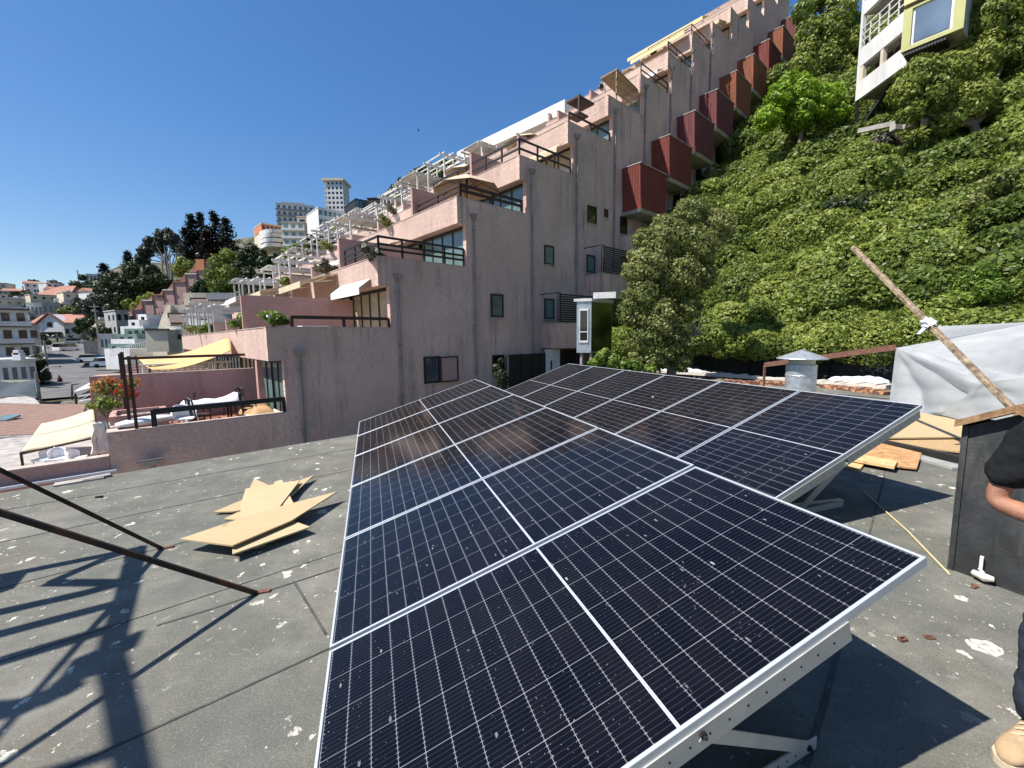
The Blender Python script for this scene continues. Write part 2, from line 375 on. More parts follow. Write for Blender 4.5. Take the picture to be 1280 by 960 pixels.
# ================================================================== solar panels
def panel_glass_mat():
    n = NT('solar_cells'); o = n.co('Object'); s_ = n.sep(o); x, y = s_[0], s_[1]
    oi = n.n.new('ShaderNodeObjectInfo'); rnd = oi.outputs['Random']
    PX, PY = .0904, .1850
    xo = n.math('SUBTRACT', x, .018); xs = n.math('SUBTRACT', xo, n.math('MULTIPLY', n.math('GREATER_THAN', xo, 1.0925), .000))
    cx = n.math('DIVIDE', xs, PX); cy = n.math('DIVIDE', n.math('SUBTRACT', y, .012), PY)
    fx = n.math('FRACT', cx); fy = n.math('FRACT', cy)
    def line(f, w): return n.math('GREATER_THAN', n.math('ABSOLUTE', n.math('SUBTRACT', f, .5)), .5-w)
    lx = line(fx, .0105); ly = line(fy, .0055)
    mid = n.math('LESS_THAN', n.math('ABSOLUTE', n.math('SUBTRACT', x, 1.1025)), .0060)
    mid2 = n.math('LESS_THAN', n.math('ABSOLUTE', n.math('SUBTRACT', x, 1.1025)), .0022)
    grid = n.math('MAXIMUM', lx, ly)
    edge = n.math('MAXIMUM', n.math('MAXIMUM', n.math('LESS_THAN', x, .017), n.math('GREATER_THAN', x, 2.188)), n.math('MAXIMUM', n.math('LESS_THAN', y, .0125), n.math('GREATER_THAN', y, 1.1215)))
    bus = line(n.math('FRACT', n.math('MULTIPLY', fy, 10)), .045)
    busdot = n.math('MULTIPLY', line(n.math('FRACT', n.math('MULTIPLY', fy, 10)), .11), n.math('MAXIMUM', line(fx, .06), 0))
    cell = n.new('ShaderNodeCombineXYZ'); n.link(n.math('FLOOR', cx), cell.inputs[0]); n.link(n.math('FLOOR', cy), cell.inputs[1]); n.link(n.math('MULTIPLY', rnd, 97), cell.inputs[2])
    wn = n.new('ShaderNodeTexWhiteNoise'); n.link(cell.outputs[0], wn.inputs['Vector'])
    base = n.ramp(wn.outputs['Value'], [(0, (.0016, .0017, .0034)), (.5, (.0024, .0025, .0048)), (1, (.0036, .0033, .0050))])
    col = n.mixc(n.math('MULTIPLY', bus, .13), base, (.20, .20, .24))
    col = n.mixc(n.math('MULTIPLY', busdot, .22), col, (.45, .45, .48))
    col = n.mixc(n.math('MULTIPLY', grid, .50), col, (.42, .43, .46))
    col = n.mixc(mid, col, (.45, .47, .50)); col = n.mixc(mid2, col, (.30, .32, .36))
    col = n.mixc(edge, col, (.02, .022, .03))
    # dust film, specks and droppings
    off = n.new('ShaderNodeVectorMath', _operation='ADD'); n.link(o, off.inputs[0])
    cmb = n.new('ShaderNodeCombineXYZ'); n.link(n.math('MULTIPLY', rnd, 31), cmb.inputs[0]); n.link(n.math('MULTIPLY', rnd, 57), cmb.inputs[1]); n.link(cmb.outputs[0], off.inputs[1]); ov = off.outputs[0]
    sel = n.ramp(n.noise(ov, 2.2, 4, .6), [(.42, 0), (.60, 1)])
    sp = n.math('LESS_THAN', n.voro(ov, 85), .16); s1 = n.math('MULTIPLY', sp, n.math('GREATER_THAN', n.noise(ov, 60, 2), .58))
    st = n.math('LESS_THAN', n.voro(n.mapping(ov, (1, .35, 1), (0, 0, 1.0)), 26), .13); s2 = n.math('MULTIPLY', st, n.math('GREATER_THAN', n.noise(ov, 17, 2), .56))
    spk = n.math('MULTIPLY', n.math('MAXIMUM', s1, s2), n.math('MULTIPLY', sel, .6))
    col = n.mixc(spk, col, (.42, .43, .44))
    drop = n.math('MULTIPLY', n.math('LESS_THAN', n.voro(n.mapping(ov, (1, .6, 1)), 1.9), .022), n.math('GREATER_THAN', rnd, .2))
    col = n.mixc(drop, col, (.65, .63, .55))
    film = n.ramp(n.noise(ov, 1.2, 5, .7), [(.35, .0), (.75, .014)])
    col = n.mixc(film, col, (.40, .38, .36))
    rg = n.math('ADD', n.math('MULTIPLY', n.noise(ov, 3, 4), .10), n.math('ADD', .07, n.math('MULTIPLY', spk, .5)))
    n.out(col, rg, 0, .24)
    return n.m
M['cells'] = panel_glass_mat()
PW, PL_ = 1.134, 2.205
def make_panel(label, group):
    t = thing('solar_panel', label, 'solar panel', (0, 0, 0), group)
    f = MB(); w = .012; h = .035
    f.box((0, 0, -h), (PL_, 0, 0), (0, w, 0), (0, 0, h)); f.box((0, PW-w, -h), (PL_, 0, 0), (0, w, 0), (0, 0, h))
    f.box((0, w, -h), (w, 0, 0), (0, PW-2*w, 0), (0, 0, h)); f.box((PL_-w, w, -h), (w, 0, 0), (0, PW-2*w, 0), (0, 0, h))
    f.box((.0, .001, -h+.001), (PL_, 0, 0), (0, .03, 0), (0, 0, .002))
    f.build('frame', M['alu'], t, bevel=.0012)
    g = MB(); g.box((w, w, -.008), (PL_-2*w, 0, 0), (0, PW-2*w, 0), (0, 0, .0062)); g.build('glass', M['cells'], t)
    return t
ARR = [dict(O=V((-0.5194, 0.7566, -1.459+H)), az=-0.3209, ti=0.3055, L=1.1046), dict(O=V((1.8418, 3.12, -1.3844+H)), az=-.3566, ti=.3276, L=1.1046)]
rown = ['nearest', 'second nearest', 'third nearest', 'fourth nearest', 'fifth nearest', 'farthest']
for k, a in enumerate(ARR):
    c = V((math.sin(a['az']), math.cos(a['az']), 0)); h_ = V((math.cos(a['az']), -math.sin(a['az']), 0)); r = h_*math.cos(a['ti'])+Z*math.sin(a['ti'])
    a['c'] = c; a['r'] = r; a['h'] = h_; a['n'] = r.cross(c)
proto = None
for k, a in enumerate(ARR):
    for j in range(6):
        lab = f"dark blue solar panel, {rown[j]} to the camera in the {'front' if k == 0 else 'rear'} array"
        if proto is None: proto = make_panel(lab, 'solar panels in two tilted rows'); o = proto
        else: o = copy_thing(proto, (0, 0, 0), 0, lab)
        loc = a['O']+a['c']*(j*1.150+.008)
        if k == 0 and j == 0: loc = loc-Z*.006
        mw = Matrix((a['r'], a['c'], a['n'])).transposed().to_4x4(); mw.translation = loc+a['n']*.001*j; o.matrix_world = mw
        o['label'] = lab
# mounting frames
M['hole'] = simple('bolt_hole', (.02, .02, .02), .9)
def rail_holes(mb, a, b, side, sp=.075, r=.0045):
    a = V(a); b = V(b); L = (b-a).length; d = (b-a).normalized(); k = int(L/sp)
    for i in range(1, k):
        c = a+d*(i*sp); mb.tube([c-side*.001, c+side*.0012], r, 6)
def mount(k, a, j, gate=None, full=True):
    """triangular support under the joint between panels"""
    c, r, n = a['c'], a['r'], a['n']
    off = c*(j*1.15-.0) if j > 0 else c*.006
    A = a['O']+off-n*.074+r*.06; pos = j
    t = thing('mounting_frame', 'x', 'support frame', V((A.x, A.y, 0)), 'triangular aluminium supports under the panels')
    iend = 1.62 if j == 0 and k == 0 else 1.95
    B = a['O']+off+r*(a['L']*iend)-n*.074
    up = n
    mb = MB(); mb.bar(A, B, .004, .075, up=up); mb.bar(A+n*.036+c*.016, B+n*.036+c*.016, .028, .003, up=up); mb.bar(A-n*.036+c*.016, B-n*.036+c*.016, .028, .003, up=up)
    rl = mb.build('inclined_rail', M['aludark'], t)
    mbh = MB(); rail_holes(mbh, A-c*.0022, B-c*.0022, c); mbh.build('bolt_holes', M['hole'], rl)
    if k == 0:
        Tp = a['O']+off+r*(a['L']*1.05)-n*.06; G = onz(1010, 934, .04)
        if j == 0: G = onz(1010, 934, .04)
        else: G = onz(1010, 934, .04)+c*(j*1.15)
    else:
        Tp = a['O']+off+r*(a['L']*1.0)-n*.06; G = V((Tp.x+.02, Tp.y+.02, .03))
        if j == 0: G = onz(1001, 636, .03)
        else: G = onz(1001, 636, .03)+c*(j*1.15)
    foot = V((A.x, A.y, .03))
    mb = MB(); mb.bar(Tp, G, .004, .045); mb.bar(Tp+c*.016, G+c*.016, .032, .004)
    mb.build('leg', M['alu'] if k else M['aludark'], t)
    mb = MB(); e = (G-foot).normalized()*.05; mb.bar(foot-e, G+e, .004, .055); mb.bar(foot-e+c*.016-Z*.025, G+e+c*.016-Z*.025, .034, .004)
    br = mb.build('base_rail', M['aludark'], t); mbh = MB(); rail_holes(mbh, foot-c*.0022, G-c*.0022, c, .05); mbh.build('bolt_holes', M['hole'], br)
    mb = MB(); mb.bar(foot, A, .035, .005); mb.build('front_leg', M['aludark'], t)
    for q in (Tp, G):
        mb = MB(); mb.tube([q-c*.010, q+c*.006], .012, 6); mb.tube([q-c*.018, q-c*.009], .006, 8); mb.build('bolt', M['steelblk'], t)
    return t
i = 0
lab = ['at the near end under the front panels, holed rail showing', 'second from the near end under the front panels', 'third from the near end under the front panels', 'fourth from the near end under the front panels', 'fifth from the near end under the front panels', 'sixth from the near end under the front panels', 'at the far end of the front panels']
for j in range(7):
    t = mount(0, ARR[0], j); t['label'] = 'triangular aluminium support frame '+lab[j]
lab2 = ['with bright leg at the near end under the rear panels', 'second from the near end under the rear panels', 'third from the near end under the rear panels', 'fourth from the near end under the rear panels', 'fifth from the near end under the rear panels', 'sixth from the near end under the rear panels', 'at the far end of the rear panels']
for j in range(7):
    t = mount(1, ARR[1], j); t['label'] = 'triangular aluminium support frame '+lab2[j]

# ================================================================== plywood offcuts
def ply_mat():
    n = NT('plywood'); w = n.wco(); g = n.noise(n.mapping(w, (2.2, 55, 1), (0, 0, -.55)), 1.1, 6, .75)
    col = n.ramp(g, [(.3, (.44, .33, .18)), (.5, (.52, .41, .24)), (.72, (.58, .47, .29))])
    kn = n.math('LESS_THAN', n.voro(n.mapping(w, (1, .5, 1), (0, 0, .3)), 2.4), .05); col = n.mixc(n.math('MULTIPLY', kn, .7), col, (.33, .19, .09))
    oi = n.n.new('ShaderNodeObjectInfo'); col = n.mixc(n.math('MULTIPLY', oi.outputs['Random'], .45), col, (.36, .25, .13))
    return n.out(col, .75, 0, .25)
M['ply'] = ply_mat()
M['plyedge'] = simple('plywood_edge', (.42, .28, .14), .85, .3, 40)
def z4(x, y): return (x/2.4, 560+y/2.4)
offc = [([(672, 212), (725, 186), (760, 190), (722, 216)], 'small plywood splinter poking out at the left under the pile of offcuts'),
        ([(640, 192), (738, 150), (790, 175), (700, 190)], 'plywood offcut whose thin tip points left from the pile'),
        ([(762, 92), (735, 150), (790, 172), (830, 130), (800, 108)], 'plywood triangle sticking up at the back left of the pile'),
        ([(940, 82), (900, 96), (845, 120), (800, 185), (850, 172), (872, 145)], 'plywood offcut with its sharp tip at the back right of the pile'),
        ([(697, 290), (697, 318), (930, 236), (874, 216)], 'plywood wedge lying lowest at the near side of the pile'),
        ([(825, 100), (800, 150), (870, 178), (880, 165), (848, 98)], 'small plywood piece in the middle at the back of the pile'),
        ([(720, 219), (722, 170), (737, 122), (900, 96), (830, 186), (770, 215)], 'broad plywood triangle lying on top at the back of the pile'),
        ([(540, 272), (697, 292), (874, 217), (1012, 130), (850, 172), (740, 205)], 'longest plywood wedge lying across the front of the pile')]
for k, (poly, lab) in enumerate(offc):
    z = .006+.013*k
    pts = [onz(*z4(*p), z+.012) for p in poly]; cen = sum(pts, V((0, 0, 0)))/len(pts)
    mb = MB(); mb.prism([p-Z*.012 for p in pts], Z*.012)
    tag(mb.build('plywood_offcut', M['ply'], loc=V((cen.x, cen.y, z))), lab, 'wood offcut', 'plywood offcuts piled on the roof')

# ================================================================== stays and sign frame (casts the shadow at left)
Bs = [onz(322, 742), onz(203, 686)]; Ds = []
for b, p in zip(Bs, [V((-2.4, 1.9, .86)), V((-3.21, 2.57, .86))]):
    d = (p-b); Ds.append(b+d*((-4.35-b.x)/d.x))
M['stay'] = simple('dark_angle_iron', (.020, .017, .015), .5, .4, 25, metal=.3, dirt=((.14, .05, .02), 9, .8))
for b, e, lab in zip(Bs, Ds, ['dark steel stay whose foot stands nearest the solar panels', 'dark steel stay whose foot stands just left of the plywood pile']):
    t = thing('steel_stay', lab, 'steel bar', b, 'steel stays of the rooftop frame')
    mb = MB(); mb.bar(b, e, .026, .026); mb.build('bar', M['stay'], t)
    mb = MB(); d = (e-b).normalized(); mb.cbox(b+V((.02, .01, 0)), .10, .035, .012, .3); mb.bar(b+V((0, 0, .004)), b+V((.07, .03, .006)), .02, .01); mb.build('foot_plate', M['rust'], t)
t = thing('sign_frame', 'black steel lattice frame at the left of the roof, casting the lattice shadow', 'steel frame', (-4.35, 1.5, 0))
def onframe(px, py):
    g = onz(px, py); k = (-4.35-g.x)/SUN.x; return g+SUN*k
def shb(pts, w, dep=.05, name='bar'):
    mb = MB(); q = [onframe(*p) for p in pts]
    for a, b in zip(q, q[1:]): mb.bar(a, b, dep, w, up=V((0, 0, 1)) if abs((b-a).normalized().z) < .9 else V((0, 1, 0)))
    mb.build(name, M['stay'], t)
Zq = lambda L: [z4(*p) for p in L]
shb(Zq([(410, 300), (385, 420), (345, 560), (330, 620), (350, 700), (375, 820), (400, 960), (430, 1150)]), .10, .05, 'post')
for L, w in (([(0, 385), (410, 303)], .07), ([(150, 404), (385, 404)], .09), ([(150, 404), (320, 330), (410, 303)], .06), ([(0, 492), (250, 436), (365, 405)], .08), ([(0, 558), (345, 467)], .08), ([(0, 640), (335, 540)], .09), ([(0, 432), (45, 380)], .10), ([(-400, 470), (0, 385)], .07), ([(-400, 590), (0, 492)], .08), ([(-400, 660), (0, 558)], .08), ([(-400, 760), (0, 640)], .08), ([(200, 958), (350, 910), (420, 880)], .05), ([(-200, 1080), (200, 958)], .05)):
    shb(Zq(L), w)
# curved plate letter stroke
q = Zq([(330, 590), (300, 640), (240, 690), (180, 725), (130, 752), (60, 775), (0, 790), (-120, 800)]); wd = [.30, .27, .21, .16, .14, .13, .13, .13]
mb = MB(); pts = [onframe(*p) for p in q]
for (a, b, w0) in zip(pts, pts[1:], wd): mb.bar(a, b+(b-a)*.1, .03, w0, up=V((0, 0, 1)))
mb.build('curved_plate', M['stay'], t)
for yy, zt in ((.2, 4.6),):
    mb = MB(); mb.bar(V((-4.42, yy, 0)), V((-4.42, yy, zt)), .07, .07, up=V((0, 1, 0))); mb.build('post', M['stay'], t)

# ================================================================== vent
c = at(1001, 470, 7.6); vx, vy = c.x, c.y
zt = at(1001, 455, 7.6).z; ze = at(1001, 448, 7.6).z; zc = at(1001, 437, 7.6).z
t = thing('roof_vent', 'round galvanised steel roof vent with a conical cap, standing behind the rear panels', 'vent', (vx, vy, 0))
def ringtube(x, y, prof, n=28):
    mb = MB(); o = 0
    for r, z in prof:
        for k in range(n): mb.v.append(V((x+r*math.cos(2*math.pi*k/n), y+r*math.sin(2*math.pi*k/n), z)))
    for i in range(len(prof)-1):
        for k in range(n):
            a = i*n+k; b = i*n+(k+1) % n; mb.f.append((a, b, b+n, a+n))
    mb.f.append(tuple(range(n))[::-1]); mb.f.append(tuple((len(prof)-1)*n+k for k in range(n)))
    return mb
R_ = 16.5/527*7.6
zb = at(1001, 470, 7.6).z
ringtube(vx, vy, [(R_*1.15, 0), (R_*1.12, .06), (R_, .09), (R_, zb), (R_*1.02, zb+.008), (R_*1.02, zb+.02), (R_, zb+.028), (R_, zt-.01), (R_*.97, zt)]).build('pipe', M['galv'], t, smooth=False)
ringtube(vx, vy, [(R_*.86, zt-.02), (R_*.86, ze+.02)]).build('neck', M['aludark'], t)
ringtube(vx, vy, [(R_*1.62, ze-.01), (R_*1.66, ze), (R_*1.62, ze+.012), (R_*.1, zc), (R_*.02, zc+.004)]).build('cap', M['galv'], t)

# ================================================================== rear edge of the roof: kerb, rubble, tile strips
M['plaster'] = simple('pale_plaster', (.58, .53, .45), .95, .15, 3, bump=.5, dirt=((.3, .28, .25), 2, .7))
def tile_strip_mat():
    n = NT('orange_brick'); w = n.wco(); v = n.voro(w, 9); col = n.ramp(n.noise(w, 6, 3), [(.3, (.36, .15, .07)), (.7, (.52, .27, .14))])
    col = n.mixc(n.math('GREATER_THAN', v, .48), col, (.12, .06, .04)); n.bump(v, .8, .03); return n.out(col, .9)
M['brick'] = tile_strip_mat()
def strip(px, w, h, zz=0, jit=0, nseg=24):
    mb = MB(); pts = [onz(*p) for p in px]; out = []
    for a, b in zip(pts, pts[1:]):
        for i in range(nseg): out.append(a.lerp(b, i/nseg))
    out.append(pts[-1])
    for a, b in zip(out, out[1:]):
        d = (b-a).normalized(); q = Z.cross(d); j = random.uniform(-jit, jit)
        mb.box(a-q*w/2+Z*zz, b-a, q*(w+j), Z*(h+j*.4))
    return mb
strip([(790, 463), (865, 468), (985, 476), (1112, 486)], .55, .10, 0, .08).build('parapet_kerb', M['plaster'], loc=onz(985, 476))
tag(bpy.data.objects['parapet_kerb'], 'low whitewashed kerb running along the back edge of the roof before the black wall', 'kerb')
b1 = strip([(905, 479), (985, 482)], .42, .12, 0, .05, 14); tag(b1.build('brick_strip', M['brick'], loc=onz(945, 480)), 'row of orange bricks on the roof edge just left of the steel vent', 'brick row')
b2 = strip([(1030, 484), (1112, 494)], .42, .10, 0, .05, 14); tag(b2.build('brick_strip', M['brick'], loc=onz(1070, 489)), 'row of orange bricks on the roof edge right of the steel vent, beside the tarp', 'brick row')
# crumpled white plastic lying on the kerb
def heap(name, lab, px0, px1, py, wid, hh, mt, cat, z0=.1):
    a = onz(px0, py); b = onz(px1, py+4); d = (b-a); q = Z.cross(d.normalized())
    ph = [random.uniform(0, 6) for _ in range(5)]
    def fn(u, v):
        e = math.sin(math.pi*u)**.5*math.sin(math.pi*v)**.5
        return a+d*u+q*(v-.5)*wid*(1+.2*math.sin(9*u+ph[0]))+Z*(z0+hh*e*(.6+.4*math.sin(17*u+ph[1]+5*v)*math.cos(9*v+ph[2]+11*u)))
    mb = MB(); mb.grid(fn, 50, 12); return tag(mb.build(name, mt, loc=a.lerp(b, .5), smooth=False), lab, cat)
M['plastic'] = simple('crumpled_plastic', (.66, .68, .70), .4, .2, 9, spec=.6)
heap('plastic_sheet', 'crumpled white plastic sheet lying on the roof kerb left of the vent', 815, 880, 464, .6, .16, M['plastic'], 'plastic sheet')
heap('plastic_sheet', 'crumpled white plastic sheet at the foot of the black wall, beside the tarp', 1035, 1112, 478, .8, .22, M['plastic'], 'plastic sheet')

# ================================================================== black wall
sW = onz(870, 470).dot(S); 
wa = onz(848, 462, -.05); wb = onz(1112, 479, -.05); dw = (wb-wa).normalized(); wa2 = wa-dw*1.2; wb2 = wb+dw*9; qn = Z.cross(dw)
if qn.dot(FW) < 0: qn = -qn
zt_ = CAM.z+(-(onz(870,470)-CAM).length*0)+0
topz = at(1000, 440, ((onz(1000, 477)-CAM).dot(FW))).z
t = thing('block_wall', 'black painted block wall retaining the bushy slope behind the roof', 'wall', wa2.lerp(wb2, .5))
mb = MB(); mb.box(wa2-Z*.5, wb2-wa2, qn*.25, Z*(topz+.55)); mb.build('wall', simple('black_blockwork', (.016, .017, .020), .8, .5, 2.5, dirt=((.07, .07, .07), 1.2, .6)), t)
L = (wb2-wa2).length; mj = MB(); rows = 4
M['joint'] = simple('wall_joint', (.004, .004, .005), .9)
for k in range(rows): mj.box(wa2-qn*.004+Z*(.05+k*topz/rows), wb2-wa2, qn*.003, Z*.025)
for k in range(int(L/1.4)): mj.box(wa2-qn*.005+dw*(k*1.4+.4)-Z*.2, dw*.03, qn*.003, Z*(topz+.2))
mj.build('joints', M['joint'], t)
# leaning rusty plank
A = at(1121, 434, 9.6); B_ = at(956, 456, 12.2)
t = thing('rusty_plank', 'long rusty brown plank sloping from the tarp down behind the vent', 'plank', V((B_.x, B_.y, 0)))
mb = MB(); mb.bar(A, B_, .05, .13); mb.build('plank', M['rust'], t)
mb = MB(); mb.bar(V((B_.x, B_.y, 0)), B_, .05, .05, up=V((0, 1, 0))); mb.build('prop', M['rust'], t)

# ================================================================== tarp tent
M['tarp'] = None
n = NT('tarp_cloth'); w = n.wco(); g = n.noise(n.mapping(w, (1, 1, 3)), 3, 5, .6); col = n.ramp(g, [(.3, (.52, .54, .55)), (.7, (.66, .68, .69))]); n.bump(n.noise(w, 8, 4, .5), .15, .02); n.out(col, .5)
tr = n.n.new('ShaderNodeBsdfTranslucent'); tr.inputs[0].default_value = (.7, .72, .74, 1); mx = n.n.new('ShaderNodeMixShader'); mx.inputs[0].default_value = .5
o_ = [k for k in n.n if k.type == 'OUTPUT_MATERIAL'][0]; n.link(n.b.outputs[0], mx.inputs[1]); n.link(tr.outputs[0], mx.inputs[2]); n.link(mx.outputs[0], o_.inputs[0]); M['tarp'] = n.m
t = thing('tarp_tent', 'white and grey translucent tarp draped over a low frame at the back right', 'tarp', onz(1200, 530))
def sheet(cs, nu, nv, fold, ph, name='sheet', up=.25):
    """bilinear sheet between four corners, sagging, with folds fanning from the first corner"""
    a, b, c_, d = cs; nn = ((b-a).cross(d-a)).normalized()
    def fn(u, v):
        p = a.lerp(b, u).lerp(d.lerp(c_, u), v); k = math.sin(math.pi*min(1, max(0, u)))*.5+.5
        e = math.sin(math.pi*u)*math.sin(math.pi*v)
        ang = math.atan2(v+.02, u+.02)
        f = min(1, 5*math.sin(math.pi*u))*min(1, 5*math.sin(math.pi*v))*fold*((abs(math.sin(ang*5+ph))*1.6-.8)*min(1, (u+v)) + .22*math.sin(u*16+v*5+ph*2))
        return p+nn*(f-up*e)
    mb = MB(); mb.grid(fn, nu, nv); return mb.build(name, M['tarp'], t, smooth=True)
a = at(1120, 435, 9.5); b = at(1172, 408, 8.6); c2 = at(1300, 402, 7.4); d2 = at(1420, 400, 7.0)
e1 = at(1110, 517, 9.3); e2 = at(1178, 519, 7.6); e2.z = max(e2.z, .05); e3 = at(1212, 528, 6.9); e4 = at(1420, 560, 5.4)
r1 = at(1230, 478, 6.7); r2 = at(1420, 470, 5.2)
sheet([a, e1, e2, r1], 44, 44, .06, .3, up=.12)
sheet([r1, e2, at(1290, 548, 5.9), at(1300, 470, 6.0)], 24, 24, .03, 1.2, up=.05)
sheet([a, r1, at(1300, 470, 6.0), c2], 48, 48, .10, 2.2, up=.30)
sheet([c2, at(1300, 470, 6.0), r2, d2], 24, 24, .04, .9, up=.2)
sheet([at(1300, 470, 6.0), at(1290, 548, 5.9), e4, r2], 24, 24, .03, 1.9, up=.1)
sheet([b, c2, c2+V((3.8, 3.0, -1.4)), b+V((3.8, 3.0, -1.2))], 16, 16, .03, .2)
mb = MB(); pq = at(1150, 450, 9.3); mb.bar(V((pq.x, pq.y, 0)), V((pq.x, pq.y, pq.z)), .05, .05, up=V((0, 1, 0))); mb.bar(V((c2.x, c2.y, 0)), c2-Z*.05, .05, .05, up=V((0, 1, 0))); mb.bar(a-Z*.04, c2-Z*.06, .04, .04); mb.build('frame', M['brown'], t)

# leaning timber pole
A = at(1066, 309, 6.4); G = onz(1400, 646); d = (G-A)
tb = thing('timber_pole', 'rough weathered timber pole leaning diagonally in front of the tarp', 'pole', G)
def wood_mat(name, c1, c2, c3, rot=0):
    n = NT(name); w = n.wco(); g = n.noise(n.mapping(w, (2, 2, 2), (0, 0, rot)), 7, 6, .75); return n.out(n.ramp(g, [(.35, c1), (.5, c2), (.65, c3)]), .85, 0, .25)
M['oldwood'] = wood_mat('weathered_timber', (.09, .065, .045), (.27, .20, .13), (.46, .37, .26))
mb = MB(); mb.bar(A, G, .066, .052); mb.build('beam', M['oldwood'], tb, bevel=.006)
k = .3; Q = at(1163, 405, A.lerp(G, .28).y)
best = min((abs((A.lerp(G, i/200)-CAM).dot(UP)/((A.lerp(G, i/200)-CAM).dot(FW))*F_PX-(480-405)), i) for i in range(200))[1]; Q = A.lerp(G, best/200)
def rag(u, v):
    an = u*2*math.pi; rr = .055+.02*math.sin(5*an+v*9)+.012*math.sin(11*an); ax = d.normalized(); x = ax.cross(Z).normalized(); y = ax.cross(x)
    return Q+ax*(v-.5)*.13+(x*math.cos(an)+y*math.sin(an))*rr*(1-.25*abs(v-.5))
mb = MB(); mb.grid(rag, 30, 8); mb.bar(Q, Q+V((-.12, 0, -.13)), .05, .012); tag(mb.build('rag', M['whitep'], loc=Q, smooth=True), 'white rag knotted around the leaning timber pole', 'rag')

# ================================================================== plywood sheets, boards, black beam, stick
def flat(name, lab, cat, px, z, th, mt, grp=None, zs=None):
    pts = [onz(p[0], p[1], z+th+(zs[i] if zs else 0)) for i, p in enumerate(px)]
    mb = MB(); mb.prism([p-Z*th for p in pts], Z*th); cen = sum(pts, V((0, 0, 0)))/len(pts)
    return tag(mb.build(name, mt, loc=V((cen.x, cen.y, z))), lab, cat, grp)
flat('plywood_sheet', 'lower plywood sheet half covered by another one in front of the tarp', 'plywood', [(1102, 549), (1130, 528), (1206, 540), (1204, 565), (1160, 560)], .06, .02, M['plyedge'])
flat('plywood_sheet', 'light new plywood sheet lying on top beside the tarp', 'plywood', [(1104, 547), (1140, 514), (1206, 526), (1203, 546)], .10, .02, M['ply'])
mb = MB(); mb.bar(onz(1083, 549, .05), onz(1215, 577, .05), .10, .08); tag(mb.build('black_beam', M['dark'], loc=onz(1150, 563)), 'black painted beam lying between the plywood sheets and the boards', 'beam')
mb = MB(); mb.bar(onz(1083, 553, .02), onz(1200, 586, .02), .20, .03); tag(mb.build('steel_strip', M['aludark'], loc=onz(1150, 570)), 'flat grey metal strip lying on the roof in front of the black beam', 'metal strip')
M['plank'] = wood_mat('orange_plank', (.30, .15, .06), (.45, .25, .11), (.56, .35, .18), .5)
M['plank2'] = wood_mat('pale_batten', (.45, .28, .12), (.62, .42, .20), (.70, .50, .27), .5)
flat('wooden_board', 'widest brown board lying at the back of the small timber stack', 'board', [(1068, 556), (1090, 551), (1152, 566), (1146, 585), (1118, 582), (1060, 565)], .03, .02, M['plank'], 'boards and battens stacked beside the rear panels')
flat('wooden_batten', 'long square batten lying across the front of the boards', 'batten', [(1052, 571), (1062, 565), (1122, 576), (1118, 583)], .05, .035, M['plank2'], 'boards and battens stacked beside the rear panels')
flat('wooden_batten', 'short batten offcut lying nearest the rear panels', 'batten', [(1052, 581), (1058, 573), (1080, 580), (1074, 587)], .0, .035, M['plank2'], 'boards and battens stacked beside the rear panels')
mb = MB(); mb.tube([onz(1080, 615, .01), onz(1135, 664, .012), onz(1187, 718, .01)], .006, 6); tag(mb.build('cane', simple('cane_yellow', (.62, .52, .28), .6, .15, 20), loc=onz(1135, 664)), 'thin yellow cane lying on the roof, pointing at the wooden chimney box', 'cane')
mb = MB(); mb.bar(onz(985, 633, .02), onz(1052, 625, .02), .05, .02); mb.bar(onz(1000, 640, .02), onz(1052, 630, .02), .03, .04); tag(mb.build('metal_offcut', M['aludark'], loc=onz(1020, 632)), 'grey metal channel offcut lying in the shade under the rear panels', 'metal offcut')
# small things on the roof
def small(name, lab, cat, px, py, fn, mt, grp=None):
    q = onz(px, py); mb = MB(); fn(mb, q); return tag(mb.build(name, mt, loc=q), lab, cat, grp)
small('rusty_nut', 'left one of the two rusty square nuts lying beside the panel shadow', 'nut', 1131, 803, lambda m_, q: (m_.bar(q+V((-.02, 0, .008)), q+V((.02, .008, .008)), .008, .014), m_.bar(q+V((-.02, .02, .008)), q+V((.02, .028, .008)), .008, .014), m_.bar(q+V((-.02, 0, .008)), q+V((-.02, .02, .008)), .008, .014), m_.bar(q+V((.02, .008, .008)), q+V((.02, .028, .008)), .008, .014)), M['rust'], 'rusty square nuts')
small('rusty_nut', 'right one of the two rusty square nuts lying beside the panel shadow', 'nut', 1163, 799, lambda m_, q: (m_.bar(q+V((-.02, 0, .006)), q+V((.02, -.006, .006)), .007, .010), m_.bar(q+V((-.02, .02, .006)), q+V((.02, .014, .006)), .007, .010), m_.bar(q+V((-.02, 0, .006)), q+V((-.02, .02, .006)), .007, .010), m_.bar(q+V((.02, -.006, .006)), q+V((.02, .014, .006)), .007, .010)), M['rust'], 'rusty square nuts')
small('dark_chip', 'small dark rubbish chip on the roof near the foot of the chimney box', 'chip', 1218, 735, lambda m_, q: (m_.cbox(q+Z*.001, .05, .02, .012, .3), m_.cbox(q+V((.015, .012, .004)), .02, .03, .012, 1.0)), M['rust'])
small('dark_chip', 'tiny black chip on the grey roof left of the plywood pile', 'chip', 124, 622, lambda m_, q: (m_.cbox(q+Z*.001, .07, .02, .015, .1), m_.cbox(q+V((.02, 0, .01)), .03, .015, .01, .5)), M['steelblk'])
small('mortar_lump', 'small grey lump of mortar at the left rim of the roof', 'mortar', 100, 602, lambda m_, q: (m_.cbox(q+Z*.001, .42, .14, .02, .72), m_.cbox(q+V((.1, .1, .01)), .25, .10, .02, .9)), M['conc'])

